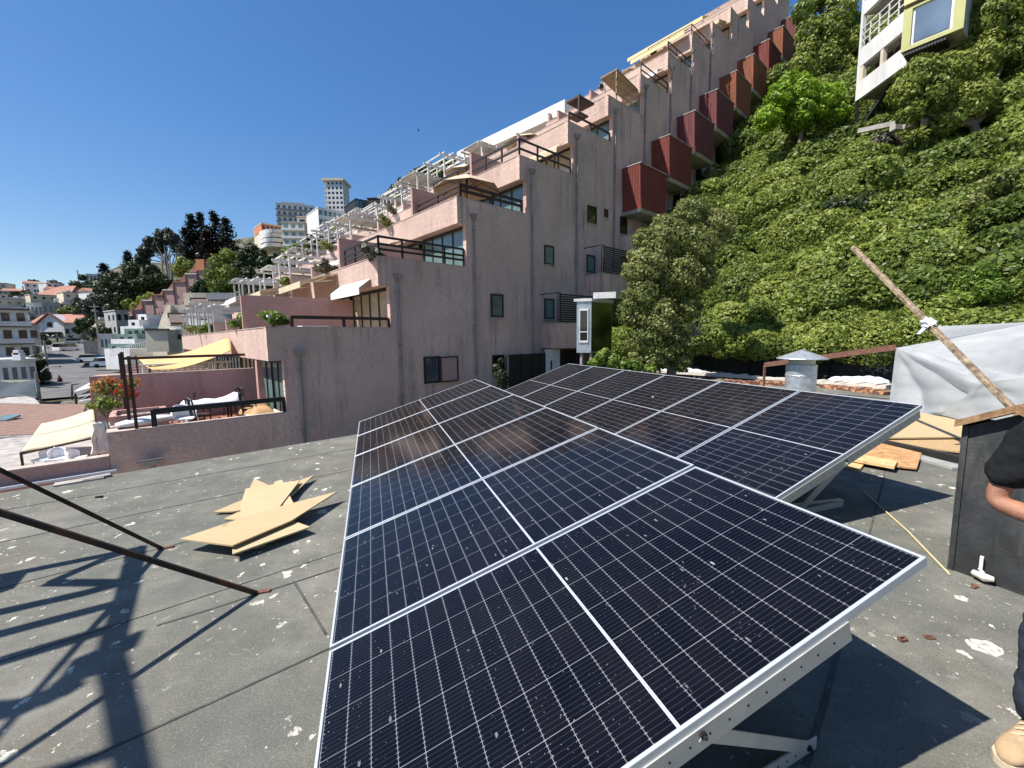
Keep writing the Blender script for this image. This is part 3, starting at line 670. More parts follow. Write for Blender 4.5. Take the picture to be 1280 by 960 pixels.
# ================================================================== wooden-capped chimney box
b0 = onz(1192, 713); b1 = onz(1187, 688)
ex = (onz(1258, 737)-b0); ex.z = 0; ex.normalize(); ey = V((-ex.y, ex.x, 0))
if ey.y < 0: ey = -ey
Wc, Dc, Hc = .42, .40, 1.02
t = thing('chimney_box', 'black bitumen-clad chimney box with a gabled wooden cap, beside the man', 'chimney', b0)
M['bitum'] = simple('bitumen_cladding', (.030, .032, .034), .7, .4, 6, bump=.4, dirt=((.10, .10, .09), 5, .6))
def cb(x, y, z): return b0+ex*x+ey*y+Z*z
mb = MB(); mb.prism([cb(0, 0, 0), cb(Wc, 0, 0), cb(Wc, 0, Hc), cb(Wc/2, 0, Hc+.11), cb(0, 0, Hc)], ey*Dc); mb.build('body', M['bitum'], t)
mb = MB(); mb.box(cb(-.03, -.012, .0), ex*.03, ey*(Dc+.02), Z*(Hc)); mb.build('side_board', M['bitum'], t)
M['capwood'] = wood_mat('cap_timber', (.14, .075, .035), (.26, .15, .075), (.36, .23, .13), .3)
ov = .05
for sgn, nm in ((0, 'cap_board'), (1, 'cap_board')):
    if sgn == 0: poly = [cb(-ov, -.07, Hc-.01), cb(Wc/2, -.07, Hc+.13), cb(Wc/2, -.07, Hc+.175), cb(-ov, -.07, Hc+.035)]
    else: poly = [cb(Wc/2+.001, -.07, Hc+.13), cb(Wc+ov, -.07, Hc-.01), cb(Wc+ov, -.07, Hc+.035), cb(Wc/2+.001, -.07, Hc+.175)]
    mb = MB(); mb.prism(poly, ey*(Dc+.14)); mb.build(nm, M['capwood'], t)
mb = MB(); mb.box(cb(Wc*.3, -.02, .09), ex*.016, -ey*.012, Z*.085); mb.tube([cb(Wc*.3, -.03, .09), cb(Wc*.36, -.035, .07)], .008, 6); mb.build('hinge', M['whitep'], t)
mb = MB(); mb.tube([cb(.10, -.03, .05), cb(.16, -.04, .045), cb(.20, -.03, .05)], [.018, .028, .016], 8); tag(mb.build('pale_stone', M['plaster'], loc=cb(.15, -.03, 0)), 'pale lump of mortar at the foot of the chimney box', 'mortar')
# ================================================================== terraced apartment building
TN = [(-.7, -.72), (3.12, 2.03), (6.87, 4.62), (10.45, 7.42), (14.0, 9.96), (17.4, 12.5), (20.8, 14.9), (24.0, 17.2), (27.15, 19.7), (30.3, 22.1), (33.35, 24.2), (36.4, 26.6), (39.6, 29.0), (42.8, 31.4), (46.0, 33.8)]
T0_, UW = 15.0, 3.8
NT_ = len(TN)
def tend(n): return T0_+UW*(8 if n <= 6 else 2)
def SJ(n): return TN[n+1][0]+.42 if n+1 < NT_ else TN[n][0]+3.6
PH = 1.05
M['bounce_pale'] = simple('pale_bounce_floor', (.52, .47, .41), .9, .12, 1)  # pale so that the unseen yard throws sunlight up the walls
bld = thing('terraced_apartment_building', 'pink stucco apartment building stepping up the hill in terraces with dark red balcony screens', 'building', P(10, 15, -6))
# end wall (outline of the steps)
poly = [(-.7, -8)]
for n in range(NT_):
    s, z = TN[n]
    if n == 0: poly.append((s, z))
    else: poly += [(TN[n][0]+.42, z-PH), (s, z-PH), (s, z)]
    if n < NT_-1: poly.append((SJ(n), z))
poly += [(SJ(NT_-1), TN[-1][1]), (SJ(NT_-1), -8)]
wall = MB(); pts = [P(s, T0_, z) for s, z in poly]
# build as columns so that every face stays planar and simple
prev = -.7
for n in range(NT_):
    s0, s1 = (prev, SJ(n)); z = TN[n][1]
    wall.box(P(s0, T0_, -8), S*(s1-s0), T*.22, Z*(z+8))
    if n > 0: wall.box(P(TN[n][0], T0_, z-PH), S*(s0-TN[n][0]), T*.22, Z*PH)
    prev = s1
wall.build('end_wall', M['pink'], bld)
for n in range(NT_):
    s, z = TN[n]; cop = MB(); cop.box(P(s-.01, T0_-.012, z), S*(SJ(n)-s+.0), T*.25, Z*.03); cop.build('coping', M['ptop'], bld)
M['railing'] = M['dark']
for n in range(NT_):
    s, z = TN[n]; te = tend(n)
    sb = SJ(n-1) if n > 0 else -.7+.3
    fz = z-.35
    # sunlit front parapet
    mb = MB(); mb.box(P(s, T0_+.22, z-PH), S*.2, T*(te-T0_-.22), Z*PH); mb.build('front_parapet', M['pink_sunlit'], bld)
    mb = MB(); mb.box(P(s-.02, T0_+.24, z), S*.24, T*(te-T0_-.24), Z*.025); mb.build('parapet_cap', M['ptop'], bld)
    # floor slab / soffit
    mb = MB(); mb.box(P(s+.2, T0_+.22, z-PH+.005), S*(SJ(n)-s-.1), T*(te-T0_-.3), Z*(PH-.35)); mb.build('terrace_slab', M['soffit'], bld)
    # partitions between the flats
    for k in range(1, int(round((te-T0_)/UW))+1):
        t0 = T0_+UW*k-.1; h = (1.28 if k == 1 else .55) if n < 5 else (.6 if n < 8 else .12)
        q = [P(s+.02, t0, z-PH+.02), P(SJ(n)+.2, t0, z-PH+.02), P(SJ(n)+.2, t0, z+h), P(s+.02, t0, z+h)]
        mb = MB(); mb.prism(q, T*.16); mb.build('partition_wall', M['pink_sunlit'] if k > 1 else M['pink2'], bld)
        mb = MB(); mb.box(P(s, t0-.01, z+h), S*(SJ(n)-s+.1), T*.18, Z*.02); mb.build('partition_cap', M['ptop'], bld)
    # glazed front of each flat
    if n+1 < NT_:
        top = TN[n+1][1]-PH
        for k in range(int(round((te-T0_)/UW))):
            a = T0_+.22+UW*k; b = T0_+UW*(k+1)-.1; sj = SJ(n)+.06
            wn = MB(); nm = 4; wn.box(P(sj, a, fz), S*.06, T*(b-a), Z*.10); wn.box(P(sj, a, top-.12), S*.06, T*(b-a), Z*.12)
            for i in range(nm+1): wn.box(P(sj-.005, a+(b-a-.07)*i/nm, fz+.10), S*.07, T*.07, Z*(top-fz-.22))
            w = wn.build('window', M['frame'] if n != 6 else M['white'], bld)
            g = MB(); g.box(P(sj+.03, a, fz+.1), S*.02, T*(b-a), Z*(top-fz-.22)); g.build('pane', M['curtain'] if (n+k) % 3 == 1 or n == 1 else M['glassg'], w)
            bw = MB()
        bw = MB(); bw.box(P(SJ(n)+.6, T0_+.25, fz), S*.1, T*(te-T0_-.3), Z*(top-fz)); bw.build('room_wall', M['cream'], bld)
    # end cap of each tier at its far end
    mb = MB(); zc = TN[n+1][1]-PH if n+1 < NT_ else z+1.5
    mb.box(P(s, te, -6), S*(SJ(n)-s), T*.2, Z*(z+6)); mb.build('far_end_wall', M['pink_sunlit'], bld)
# pergolas along the far flats
M['perg'] = simple('white_pergola', (.56, .55, .52), .7, .1, 3)
for n in range(1, 8):
    s, z = TN[n]; te = tend(n); nk = int(round((te-T0_)/UW))
    for k in range(3, nk):
        a = T0_+UW*k+.1; b = a+UW-1.3-.3*(k % 2); mb = MB(); hh = (1.45, 1.9, 1.2, 1.7, 1.55)[(k*2+n) % 5]; x0 = s+.05; x1 = SJ(n)-.6-.4*((k+n) % 3)
        for q in (a, b): mb.box(P(x0, q, z), S*.09, T*.09, Z*hh); mb.box(P(x0-.35, q, z+hh), S*(x1-x0+.3), T*.08, Z*.13)
        for i in range(4): mb.box(P(x0-.1+i*(x1-x0)/4, a-.2, z+hh+.13), S*.06, T*(b-a+.5), Z*.08)
        mb.box(P(x1, a, z), S*.09, T*.09, Z*hh); mb.box(P(x0+.2, a+.4, z-.3), S*.9, T*.7, Z*.7)
        if (k+n) % 3 == 0: mb.box(P(x0-.2, a, z+hh+.22), S*(x1-x0), T*(b-a), Z*.03)
        mb.build('pergola', M['perg'], bld)
# drainpipes with hoppers
for px, py, s_off in ((373, 440, 0), (497, 345, 0), (592, 270, 0), (665, 214, 0), (722, 170, 0), (770, 138, 0), (808, 108, 0), (840, 85, 0), (866, 64, 0), (890, 44, 0)):
    q = onpl(px, py, T, T0_-.07); mb = MB(); zb = -8
    mb.tube([q, V((q.x, q.y, q.z-3.0)), V((q.x, q.y, zb))], .05, 8); 
    for i in range(7): mb.cbox(V((q.x, q.y, q.z-.6-i*2.0)), .14, .14, .05, -BA)
    p = mb.build('drainpipe', M['pipe'], bld)
    mb = MB(); mb.hexa([q+S*-.09+T*.07-Z*.12, q+S*.09+T*.07-Z*.12, q+S*.09-T*.09-Z*.12, q-S*.09-T*.09-Z*.12], [q+S*-.17+T*.07+Z*.08, q+S*.17+T*.07+Z*.08, q+S*.17-T*.12+Z*.08, q-S*.17-T*.12+Z*.08]); mb.build('hopper', M['pipe'], p)
# small windows in the end wall
def wwin(x0, y0, x1, y1, gl='glassg', open_=False, bars=False):
    a = onpl(x0, y0, T, T0_-.0); b = onpl(x1, y1, T, T0_-.0); s0, s1, z1, z0 = a.dot(S), b.dot(S), a.z, b.z
    mb = MB(); w = .07; tt = T0_-.05
    mb.box(P(s0, tt, z0), S*(s1-s0), T*.06, Z*w); mb.box(P(s0, tt, z1-w), S*(s1-s0), T*.06, Z*w); mb.box(P(s0, tt, z0+w), S*w, T*.06, Z*(z1-z0-2*w)); mb.box(P(s1-w, tt, z0+w), S*w, T*.06, Z*(z1-z0-2*w))
    f = mb.build('window', M['frame'], bld)
    mb = MB(); mb.box(P(s0+w, T0_-.02, z0+w), S*(s1-s0-2*w), T*.012, Z*(z1-z0-2*w)); mb.build('pane', M[gl], f)
    mb = MB(); mb.box(P(s0-.04, T0_-.07, z0-.05), S*(s1-s0+.08), T*.07, Z*.05); mb.build('sill', M['ptop'], f)
    if bars:
        mb = MB()
        for i in range(7): mb.box(P(s0+(s1-s0)*(i+.5)/7, T0_-.09, z0), S*.015, T*.015, Z*(z1-z0))
        mb.build('bars', M['dark'], f)
wwin(613, 367, 629, 397, 'glass'); wwin(680, 306, 692, 332); wwin(734, 256, 745, 281, 'glassd'); wwin(733, 318, 743, 342); wwin(680, 373, 692, 399); wwin(755, 261, 759.5, 273, 'glassd')
wwin(529, 446, 550, 478, 'glass', bars=True); wwin(615, 444, 630, 466, 'glassd', bars=True); wwin(775, 270, 783, 294, 'glassd')
mb = MB(); a = onpl(550, 446, T, T0_-.09); b = onpl(573, 476, T, T0_-.09)
mb.box(P(a.dot(S), T0_-.09, b.z), S*(b-a).dot(S), T*.05, Z*(a.z-b.z)); sh = mb.build('shutter', M['pink2'], bld)
mb = MB(); w = .05
for q in ((P(a.dot(S), T0_-.12, b.z), S*(b-a).dot(S), Z*w), (P(a.dot(S), T0_-.12, a.z-w), S*(b-a).dot(S), Z*w), (P(a.dot(S), T0_-.12, b.z+w), S*w, Z*(a.z-b.z-2*w)), (P(b.dot(S)-w, T0_-.12, b.z+w), S*w, Z*(a.z-b.z-2*w))): mb.box(q[0], q[1], T*.028, q[2])
mb.build('shutter_frame', M['dark'], sh)
# concrete balconies on the end wall (two with black slatted screens), then red timber-screened ones
def slats(mb, a, b, z0, z1, n, w=.06):
    for i in range(n):
        p = V(a).lerp(V(b), i/(n-1)); mb.box(p+Z*z0, (V(b)-V(a)).normalized()*w, T*.02+S*.02, Z*(z1-z0))
def hsl(mb, a, b, z0, z1, n, w=.05):
    a = V(a); b = V(b); q = Z.cross((b-a).normalized())*.03
    for i in range(n): mb.box(a+Z*(z0+(z1-z0)*i/n), b-a, q, Z*w)
for s0, ztop, zb, s1 in ((15.42, 2.26, 1.05, 18.2), (18.85, 4.92, 3.72, 21.6), (22.15, 7.48, 6.3, 25.0)):
    mb = MB(); mb.box(P(s0, 13.75, zb), S*(s1-s0), T*1.25, Z*(ztop-zb)); mb.build('balcony', M['pink'], bld)
    mb = MB(); mb.box(P(s0-.03, 13.72, ztop), S*(s1-s0+.06), T*1.27, Z*.04); mb.build('balcony_cap', M['conc'], bld)
    if s0 < 20:
        mb = MB(); h = 1.45
        mb.bar(P(s0-.1, 13.7, ztop+h), P(s0-.1, 15, ztop+h), .04, .04); mb.bar(P(s0+.0, 13.75, ztop), P(s0, 13.75, ztop+h), .05, .05, up=S)
        hsl(mb, P(s0, 13.78, 0), P(s1, 13.78, 0), ztop+.05, ztop+h, 13, .07); mb.box(P(s0, 13.9, ztop), S*.04, T*.02, Z*h)
        mb.build('slatted_screen', M['dark'], bld)
def redmat(name, c):
    n = NT(name); w = n.wco(); g = n.noise(n.mapping(w, (5, 5, .25)), 2.0, 5, .7); col = n.ramp(g, [(.3, tuple(x*.55 for x in c)), (.6, c), (.8, tuple(min(1, x*1.5) for x in c))])
    return n.out(col, .75, 0, .3)
reds = [redmat('red_screen', (.24, .06, .045)), redmat('plum_screen', (.21, .065, .065)), redmat('brownred_screen', (.32, .11, .055))]
M['slatgap'] = simple('screen_gap', (.03, .008, .007), .9)
for m_ in range(9):
    s0 = 22.2+3.16*m_; zb = 8.85+2.40*m_; h = 2.45; s1 = s0+2.95; tc = 13.75; inn = .16
    mt = reds[(0, 0, 1, 1, 2, 2, 0, 2, 1)[m_]]
    mb = MB()   # slab
    mb.hexa([P(s0+.1, tc+.05, zb-.18), P(s1, tc+.05, zb-.18), P(s1, 15, zb-.18), P(s0+.1, 15, zb-.18)], [P(s0, tc-.04, zb), P(s1+.05, tc-.04, zb), P(s1+.05, 15, zb), P(s0, 15, zb)]); mb.build('balcony_slab', M['conc'], bld)
    k = MB()
    k.hexa([P(s0+inn, tc+.02, zb), P(s1, tc+.02, zb), P(s1, tc+.06, zb), P(s0+inn+.04, tc+.06, zb)], [P(s0, tc+.02, zb+h), P(s1, tc+.02, zb+h), P(s1, tc+.06, zb+h), P(s0+.04, tc+.06, zb+h)])
    k.hexa([P(s0+inn, tc+.02, zb), P(s0+inn+.04, tc+.06, zb), P(s0+inn+.04, 14.98, zb), P(s0+inn, 14.98, zb)], [P(s0, tc+.02, zb+h), P(s0+.04, tc+.06, zb+h), P(s0+.04, 14.98, zb+h), P(s0, 14.98, zb+h)])
    sc = k.build('timber_screen', mt, bld)
    k = MB()
    for i in range(12):
        f = tc+.04+(14.95-tc)*(i+.0)/12; k.hexa([P(s0+inn-.025, f, zb+.02), P(s0+inn, f, zb+.02), P(s0+inn, f+.07, zb+.02), P(s0+inn-.025, f+.07, zb+.02)], [P(s0-.025, f, zb+h-.02), P(s0, f, zb+h-.02), P(s0, f+.07, zb+h-.02), P(s0-.025, f+.07, zb+h-.02)])
    for i in range(26):
        f = s0+inn+.02+(s1-s0-inn-.05)*i/26; k.box(P(f, tc-.003, zb+.03), S*.075, T*.023, Z*(h-.06))
    k.build('screen_battens', mt, sc)
    k = MB(); k.box(P(s0-.05, tc-.05, zb+h), S*(s1-s0+.1), T*.14, Z*.05); k.box(P(s0-.05, tc+.09, zb+h), S*.14, T*(1.2), Z*.05); k.build('top_rail', M['conc'], sc)
    # dark panel painted for a shaded open bay, with posts, right of each screen
    k = MB(); k.box(P(s1+.02, 14.96, zb-1.2), S*.9, T*.04, Z*2.0); k.build('bay_shade_panel', M['glassd'], bld)
    k = MB(); k.box(P(s1+.3, 14.0, zb-2.2), S*.12, T*.12, Z*2.1); k.build('post', M['conc'], bld)
# door and slatted fence at the base
a = onpl(682, 437, T, 14.3); b = onpl(700, 470, T, 14.3)
mb = MB(); mb.box(P(a.dot(S), 14.3, -.9), S*(b-a).dot(S), T*.06, Z*(a.z+.9)); d_ = mb.build('door', M['white'], bld)
mb = MB(); mb.box(P(a.dot(S)+.35, 14.27, .0), S*.08, T*.03, Z*.45); mb.build('handle', M['steelblk'], d_)
def slatfence(x0, x1, y, lab, t=14.35, post=True):
    a = onpl(x0, y, T, t); b = onpl(x1, y, T, t); th = thing('slatted_fence', lab, 'fence', P(a.dot(S), t, -.9), 'black slatted fences at the foot of the pink building')
    mb = MB(); hsl(mb, P(a.dot(S), t, 0), P(b.dot(S), t, 0), -.9, a.z, 18, .075); mb.box(P(a.dot(S), t+.12, -.9), S*(b-a).dot(S), T*.02, Z*(a.z+.85)); mb.build('slats', M['dark'], th)
    mb = MB()
    for i in range(4): mb.box(P(a.dot(S)+(b-a).dot(S)*i/3, t-.05, -.9), S*.07, T*.05, Z*(a.z+.9))
    mb.build('posts', M['dark'], th)
    if post: mb = MB(); mb.box(P(a.dot(S)-.08, t-.06, -.9), S*.06, T*.06, Z*(a.z+.95)); mb.build('end_post', M['pipe'], th)
slatfence(635, 680, 443, 'black slatted fence left of the white door at the foot of the pink building')
slatfence(701, 722, 437, 'black slatted fence between the white door and the lift cabin', post=False)
# rooftop band and upper roofs
a = at(706, 124, 20.5); wl = onpl(706, 124, S, 26.0); wr = onpl(571, 190, S, 26.0)
bnd = MB(); pa = onpl(706, 124, S, 24.3); pb = onpl(571, 190, S, 24.3); 
bnd.prism([P(24.3, pa.dot(T), pa.z), P(24.3, pb.dot(T), pb.z), P(24.3, pb.dot(T), pb.z-.9), P(24.3, pa.dot(T), pa.z-.9)], S*1.2); bnd.build('white_penthouse_parapet', M['white'], bld)
mb = MB(); mb.prism([P(25.6, pa.dot(T)+.3, pa.z-1.1), P(25.6, pb.dot(T)-.5, pb.z-1.1), P(25.6, pb.dot(T)-.5, pb.z-4.6), P(25.6, pa.dot(T)+.3, pa.z-4.6)], S*.3); mb.build('penthouse_wall', M['cream'], bld)
mb = MB(); mb.prism([P(s_, t_, -6.2) for s_, t_ in ((-14, 7.2), (9.4, 7.2), (12.0, 7.2), (12.0, 15.0), (-14, 15.0))], Z*.2); struct(mb.build('bounce_yard', M['bounce_pale']))  # unseen pale floor added to bounce sunlight onto the shaded end wall
# ------ railings, awnings, canopies that belong to single terraces
def post_rail(name, s, z, pts, h, rails, mt, r=.035, posts=None):
    mb = MB()
    q = [P(a, b, z) for a, b in pts]
    for p0, p1 in zip(q, q[1:]):
        for rr in rails: mb.bar(p0+Z*h*rr, p1+Z*h*rr, r, r*1.6)
        k = max(1, int((p1-p0).length/ (posts or 1.4)))
        for i in range(k+1): c = p0.lerp(p1, i/k); mb.bar(c, c+Z*h, r*1.3, r*1.3, up=S)
    return mb.build(name, mt, bld)
post_rail('railing', 0, 2.03, [(3.9, 15.1), (7.25, 15.1)], .36, (.95,), M['brown'], .07, 1.6)
post_rail('railing', 0, 4.65, [(7.0, 18.4), (7.0, 15.12), (10.8, 15.12)], .75, (.95, .6, .35), M['dark'], .05, .9)
post_rail('railing', 0, 7.45, [(10.7, 18.6), (10.7, 15.1), (14.2, 15.1)], .55, (.95, .55), M['brown'], .07, 1.2)
post_rail('railing', 0, 9.98, [(14.1, 22.6), (14.1, 15.1), (17.7, 15.1)], .75, (1, .45), M['dark'], .055, 1.2)
post_rail('railing', 0, 12.5, [(17.6, 15.1), (21.1, 15.1)], .5, (1,), M['brown'], .06, 1.7)
post_rail('railing', 0, 17.2, [(24.2, 15.1), (27.4, 15.1)], .7, (1, .5), M['dark'], .04, 1.1)
post_rail('railing', 0, 19.7, [(27.3, 15.1), (30.6, 15.1)], .7, (1, .5), M['dark'], .04, 1.1)
post_rail('railing', 0, 22.1, [(30.4, 18.4), (30.4, 15.1), (33.8, 15.1)], .7, (1, .5), M['dark'], .03, 1.1)
def awning(t0, t1, s, z, out_, drop, mt, name='awning', th=.04, dt=0):
    mb = MB(); mb.hexa([P(s, t0, z), P(s, t1, z+dt), P(s-out_, t1, z-drop+dt), P(s-out_, t0, z-drop)], [P(s, t0, z+th), P(s, t1, z+th+dt), P(s-out_, t1, z-drop+th+dt), P(s-out_, t0, z-drop+th)])
    mb.box(P(s-out_-.02, t0, z-drop-.22), S*.03, T*(t1-t0), Z*.25); a = mb.build(name, mt, bld)
    mb = MB(); mb.bar(P(s-.1, t0+.3, z-.25), P(s-out_+.1, t0+.3, z-drop), .04); mb.bar(P(s-.1, t1-.3, z-.25), P(s-out_+.1, t1-.3, z-drop), .04); mb.build('awning_arms', M['white'], a)
    return a
awning(15.3, 19.5, 30.3, 22.5, .5, .3, M['yellow']); awning(15.3, 21.5, 33.3, 24.7, .9, .4, M['yellow'])
awning(15.6, 18.6, 6.85, 3.85, .45, .35, M['awnw']); awning(19.0, 22.4, 6.84, 4.45, 1.5, .45, M['awn']); awning(22.8, 26.2, 6.84, 4.5, 2.2, .6, M['awn']); awning(26.6, 30, 6.84, 4.5, 2.6, .6, M['awnw']); awning(30.4, 34, 6.84, 4.5, 2.4, .6, M['awnw'])
awning(19.2, 22.4, 10.4, 6.4, .9, .3, M['awn']); awning(22.8, 26.2, 10.4, 6.4, 1.5, .4, M['awnw']); awning(19.2, 22.4, 13.95, 9.0, 1.0, .3, M['awnw'])
awning(15.4, 18.4, 17.35, 11.5, .35, .25, M['awn'])
awning(15.3, 18.6, 27.1, 18.75, .7, .3, M['awnw']); awning(15.3, 18.4, 36.4, 25.7, 1.3, .4, M['awn'])
# gabled pergola roof on the tier with the green canopy
mb = MB(); s, z = TN[6]
mb.hexa([P(s+1.0, 15.15, z+1.75), P(s+3.6, 15.15, z+1.35), P(s+3.6, 16.3, z+1.35), P(s+1.0, 16.3, z+1.75)], [P(s+1.0, 15.15, z+1.83), P(s+3.6, 15.15, z+1.43), P(s+3.6, 16.3, z+1.43), P(s+1.0, 16.3, z+1.83)])
for q, hq in ((1.05, 1.7), (3.4, 1.33)): mb.bar(P(s+q, 15.2, z), P(s+q, 15.2, z+hq), .07, .07, up=S)
for q in (.5, .9, 1.3): mb.bar(P(s+.95, 15.2, z+q), P(s+3.5, 15.2, z+q), .04, .04)
mb.build('terrace_canopy', M['oldwood'], bld)
# brown canopy roof of the upper-left flat
a = at(724, 118, 22.5); mb = MB(); mb.box(V((a.x, a.y, a.z-.9)), S*.8, T*.8, Z*.08); mb.box(V((a.x, a.y, a.z-.1)), S*1.3, T*.9, Z*.1); mb.bar(a-Z*.9, a, .1, .1, up=S); mb.build('terrace_canopy', M['brown'], bld)

# ================================================================== umbrellas on the terraces
def umbrella(base, R_, h, lab, mt, tilt=(0, 0), closed=False):
    t = thing('terrace_umbrella', lab, 'umbrella', base, 'cloth umbrellas on the terraces')
    mb = MB(); mb.tube([base, base+Z*h], .035, 8); mb.build('pole', M['brown'], t)
    c = base+Z*h; n = 8; mb = MB(); mb.v.append(c+Z*.05)
    for k in range(n):
        a = 2*math.pi*k/n+.2; mb.v.append(c+V((math.cos(a)*R_*.5, math.sin(a)*R_*.5, -R_*.17)))
    for k in range(n):
        a = 2*math.pi*k/n+.2; mb.v.append(c+V((math.cos(a)*R_, math.sin(a)*R_, -R_*.42)))
    for k in range(n): mb.f.append((0, 1+k, 1+(k+1) % n)); mb.f.append((1+k, 1+n+k, 1+n+(k+1) % n, 1+(k+1) % n))
    mb.build('canopy', mt, t, solid=.02)
    mb = MB()
    for k in range(n):
        a = 2*math.pi*k/n+.2; mb.bar(c-Z*.03, c+V((math.cos(a)*R_, math.sin(a)*R_, -R_*.42-.02)), .02, .02)
        mb.bar(c-Z*.6, c+V((math.cos(a)*R_*.5, math.sin(a)*R_*.5, -R_*.17-.03)), .02, .02)
    mb.build('ribs', M['brown'], t)
umbrella(P(12.0, 16.4, 7.05), 1.55, 1.95, 'brown cloth umbrella, lowest of all, over the terrace with the brown timber railing', M['umb'])
umbrella(P(19.2, 19.8, 12.1), 1.5, 1.9, 'sand coloured umbrella with reddish ribs below the white rooftop band, the nearer of the two', M['awn'])
umbrella(P(19.0, 26.0, 12.1), 1.6, 1.9, 'sand coloured umbrella with reddish ribs below the white rooftop band, the farther of the two', M['awn'])
umbrella(P(30.0, 19.2, 19.4), 1.7, 2.1, 'beige umbrella on a high terrace, breaking the skyline beside the yellow awning', M['awn'])

# ================================================================== lowest terrace furniture (tier 0)
FZ = -.72-.35
mb = MB(); mb.box(P(-.45, 15.25, FZ+.0), S*3.9, T*3.45, Z*.02); mb.build('terracotta_floor', M['terra'], bld)
# timber posts and rail round it
mb = MB()
for (x, y0, y1, t_) in ((172, 545, 445, 15.1), (163, 535, 440, 15.5), (156, 500, 442, 18.2)):
    a = onpl(x, y0, T, t_); b = onpl(x-8, y1, T, t_); mb = MB(); mb.bar(V((a.x, a.y, min(a.z, -.8))), V((a.x, a.y, b.z)), .075, .075, up=S); mb.build('timber_post', M['brown'], bld)
mb = MB(); mb.bar(P(-.3, 18.7, 1.1), P(3.3, 18.7, 1.1), .07, .09); mb.build('timber_beam', M['brown'], bld)
post_rail('railing', 0, -.72, [(.25, 15.12), (3.5, 15.12)], .50, (.9,), M['dark'], .09, 1.9)
mb = MB(); mb.box(P(3.15, 16.9, FZ), S*.18, T*.3, Z*(2.3)); mb.build('column', M['pink2'], bld)
# orange awning over the neighbour's terrace
aw = MB(); A = onpl(287, 424, T, 19.0); B_ = onpl(287, 422, T, 21.9); Cc = onpl(175, 448, T, 19.4); 
p = [onpl(286, 424, S, 3.0), onpl(268, 421, S, 3.0), onpl(172, 446, S, -.1), onpl(187, 459, S, -.1)]
p[0] = onpl(289, 438, T, 19.0); p[1] = onpl(286, 422, T, 21.6)
q2 = at(187, 462, 15.2); q3 = at(170, 446, 17.6)
def awf(u, v):
    a = p[0].lerp(p[1], v); b = q2.lerp(q3, v); return a.lerp(b, u)-Z*(.22*math.sin(math.pi*u))+Z*.04*math.sin(14*v+5*u)*math.sin(math.pi*u)
aw.grid(awf, 18, 10); tag(aw.build('shade_sail', M['awno'], loc=p[0], smooth=True, solid=.02), 'orange fabric shade sail stretched below the planted parapet', 'awning')
for qq in (q2, q3): mb = MB(); mb.bar(V((qq.x, qq.y, FZ)), qq+Z*.05, .06, .06, up=S); mb.build('sail_post', M['brown'], bld)
# balusters behind the partition
mb = MB()
for i in range(14): mb.tube([P(.2+i*.2, 20.6, .35), P(.2+i*.2, 20.6, .75)], [.035, .05], 6)
mb.box(P(.1, 20.5, .75), S*2.9, T*.16, Z*.06); mb.box(P(.1, 20.5, .3), S*2.9, T*.16, Z*.06); mb.build('balustrade', M['white'], bld)
M['cloth'] = simple('white_tablecloth', (.62, .64, .70), .85, .06, 4)
tb = thing('terrace_table', 'table with a white cloth on the lowest terrace, wind lifting the cloth', 'table', P(1.75, 17.0, FZ))
mb = MB()
def tcl(u, v):
    x = (u-.5)*1.7; y = (v-.5)*1.15; e = max(abs(x)-.7, 0)*1.2+max(abs(y)-.45, 0)*1.5; lift = .30*max(0, (u-.75)*4)*(.6+.4*math.sin(3*v))
    return P(1.75+x, 17.0+y, FZ+.76-e+lift+.02*math.sin(12*x+7*y))
mb.grid(tcl, 30, 20); mb.build('cloth', M['cloth'], tb, smooth=True, solid=.008)
mb = MB(); mb.box(P(1.15, 16.6, FZ+.7), S*1.2, T*.8, Z*.04)
mb.build('table_top', M['brown'], tb)
for a_, b_ in ((1.2, 16.65), (2.25, 16.65), (1.2, 17.32), (2.25, 17.32)): mb = MB(); mb.tube([P(a_, b_, FZ), P(a_, b_, FZ+.7)], .03, 6); mb.build('leg', M['brown'], tb)
def chair(s, t_, ang, lab, src=[None]):
    base = P(s, t_, FZ)
    if src[0] is None:
        c = thing('terrace_chair', lab, 'chair', base, 'dark curved chairs round the terrace table')
        def L_(x, y, z): return base+V((x, y, z))
        mb = MB(); mb.box(L_(-.23, -.22, .42), (.46, 0, 0), (0, .44, 0), (0, 0, .05)); mb.build('seat', M['brown'], c)
        for x in (-.2, .2):
            for y in (-.19, .19): mb = MB(); mb.tube([L_(x*1.12, y*1.15, 0), L_(x, y, .43)], .022, 6); mb.build('leg', M['dark'], c)
        mb = MB(); pts = [L_(-.2, .2, .44), L_(-.24, .24, .7), L_(-.20, .27, .95), L_(0, .28, 1.0), L_(.20, .27, .95), L_(.24, .24, .7), L_(.2, .2, .44)]; mb.tube(pts, .026, 6); mb.tube([L_(0, .21, .46), L_(.05, .24, .7), L_(0, .27, .98)], [.05, .03, .05], 6); mb.build('backrest', M['dark'], c)
        mb = MB()
        for x in (-.25, .25): mb.tube([L_(x, .2, .66), L_(x*1.1, 0, .68), L_(x, -.2, .60), L_(x*.85, -.2, .44)], .02, 6)
        mb.build('armrests', M['dark'], c); src[0] = c; c.rotation_euler = (0, 0, ang); return c
    return copy_thing(src[0], base, ang, lab)
chair(1.15, 18.0, -.9, 'dark curved chair behind the clothed table, left one'); chair(2.5, 18.0, -.5, 'dark curved chair behind the clothed table, right one')
chair(1.35, 16.0, 2.6, 'dark curved chair on the near side of the clothed table'); chair(2.75, 16.3, 2.0, 'dark curved chair at the right end of the clothed table')
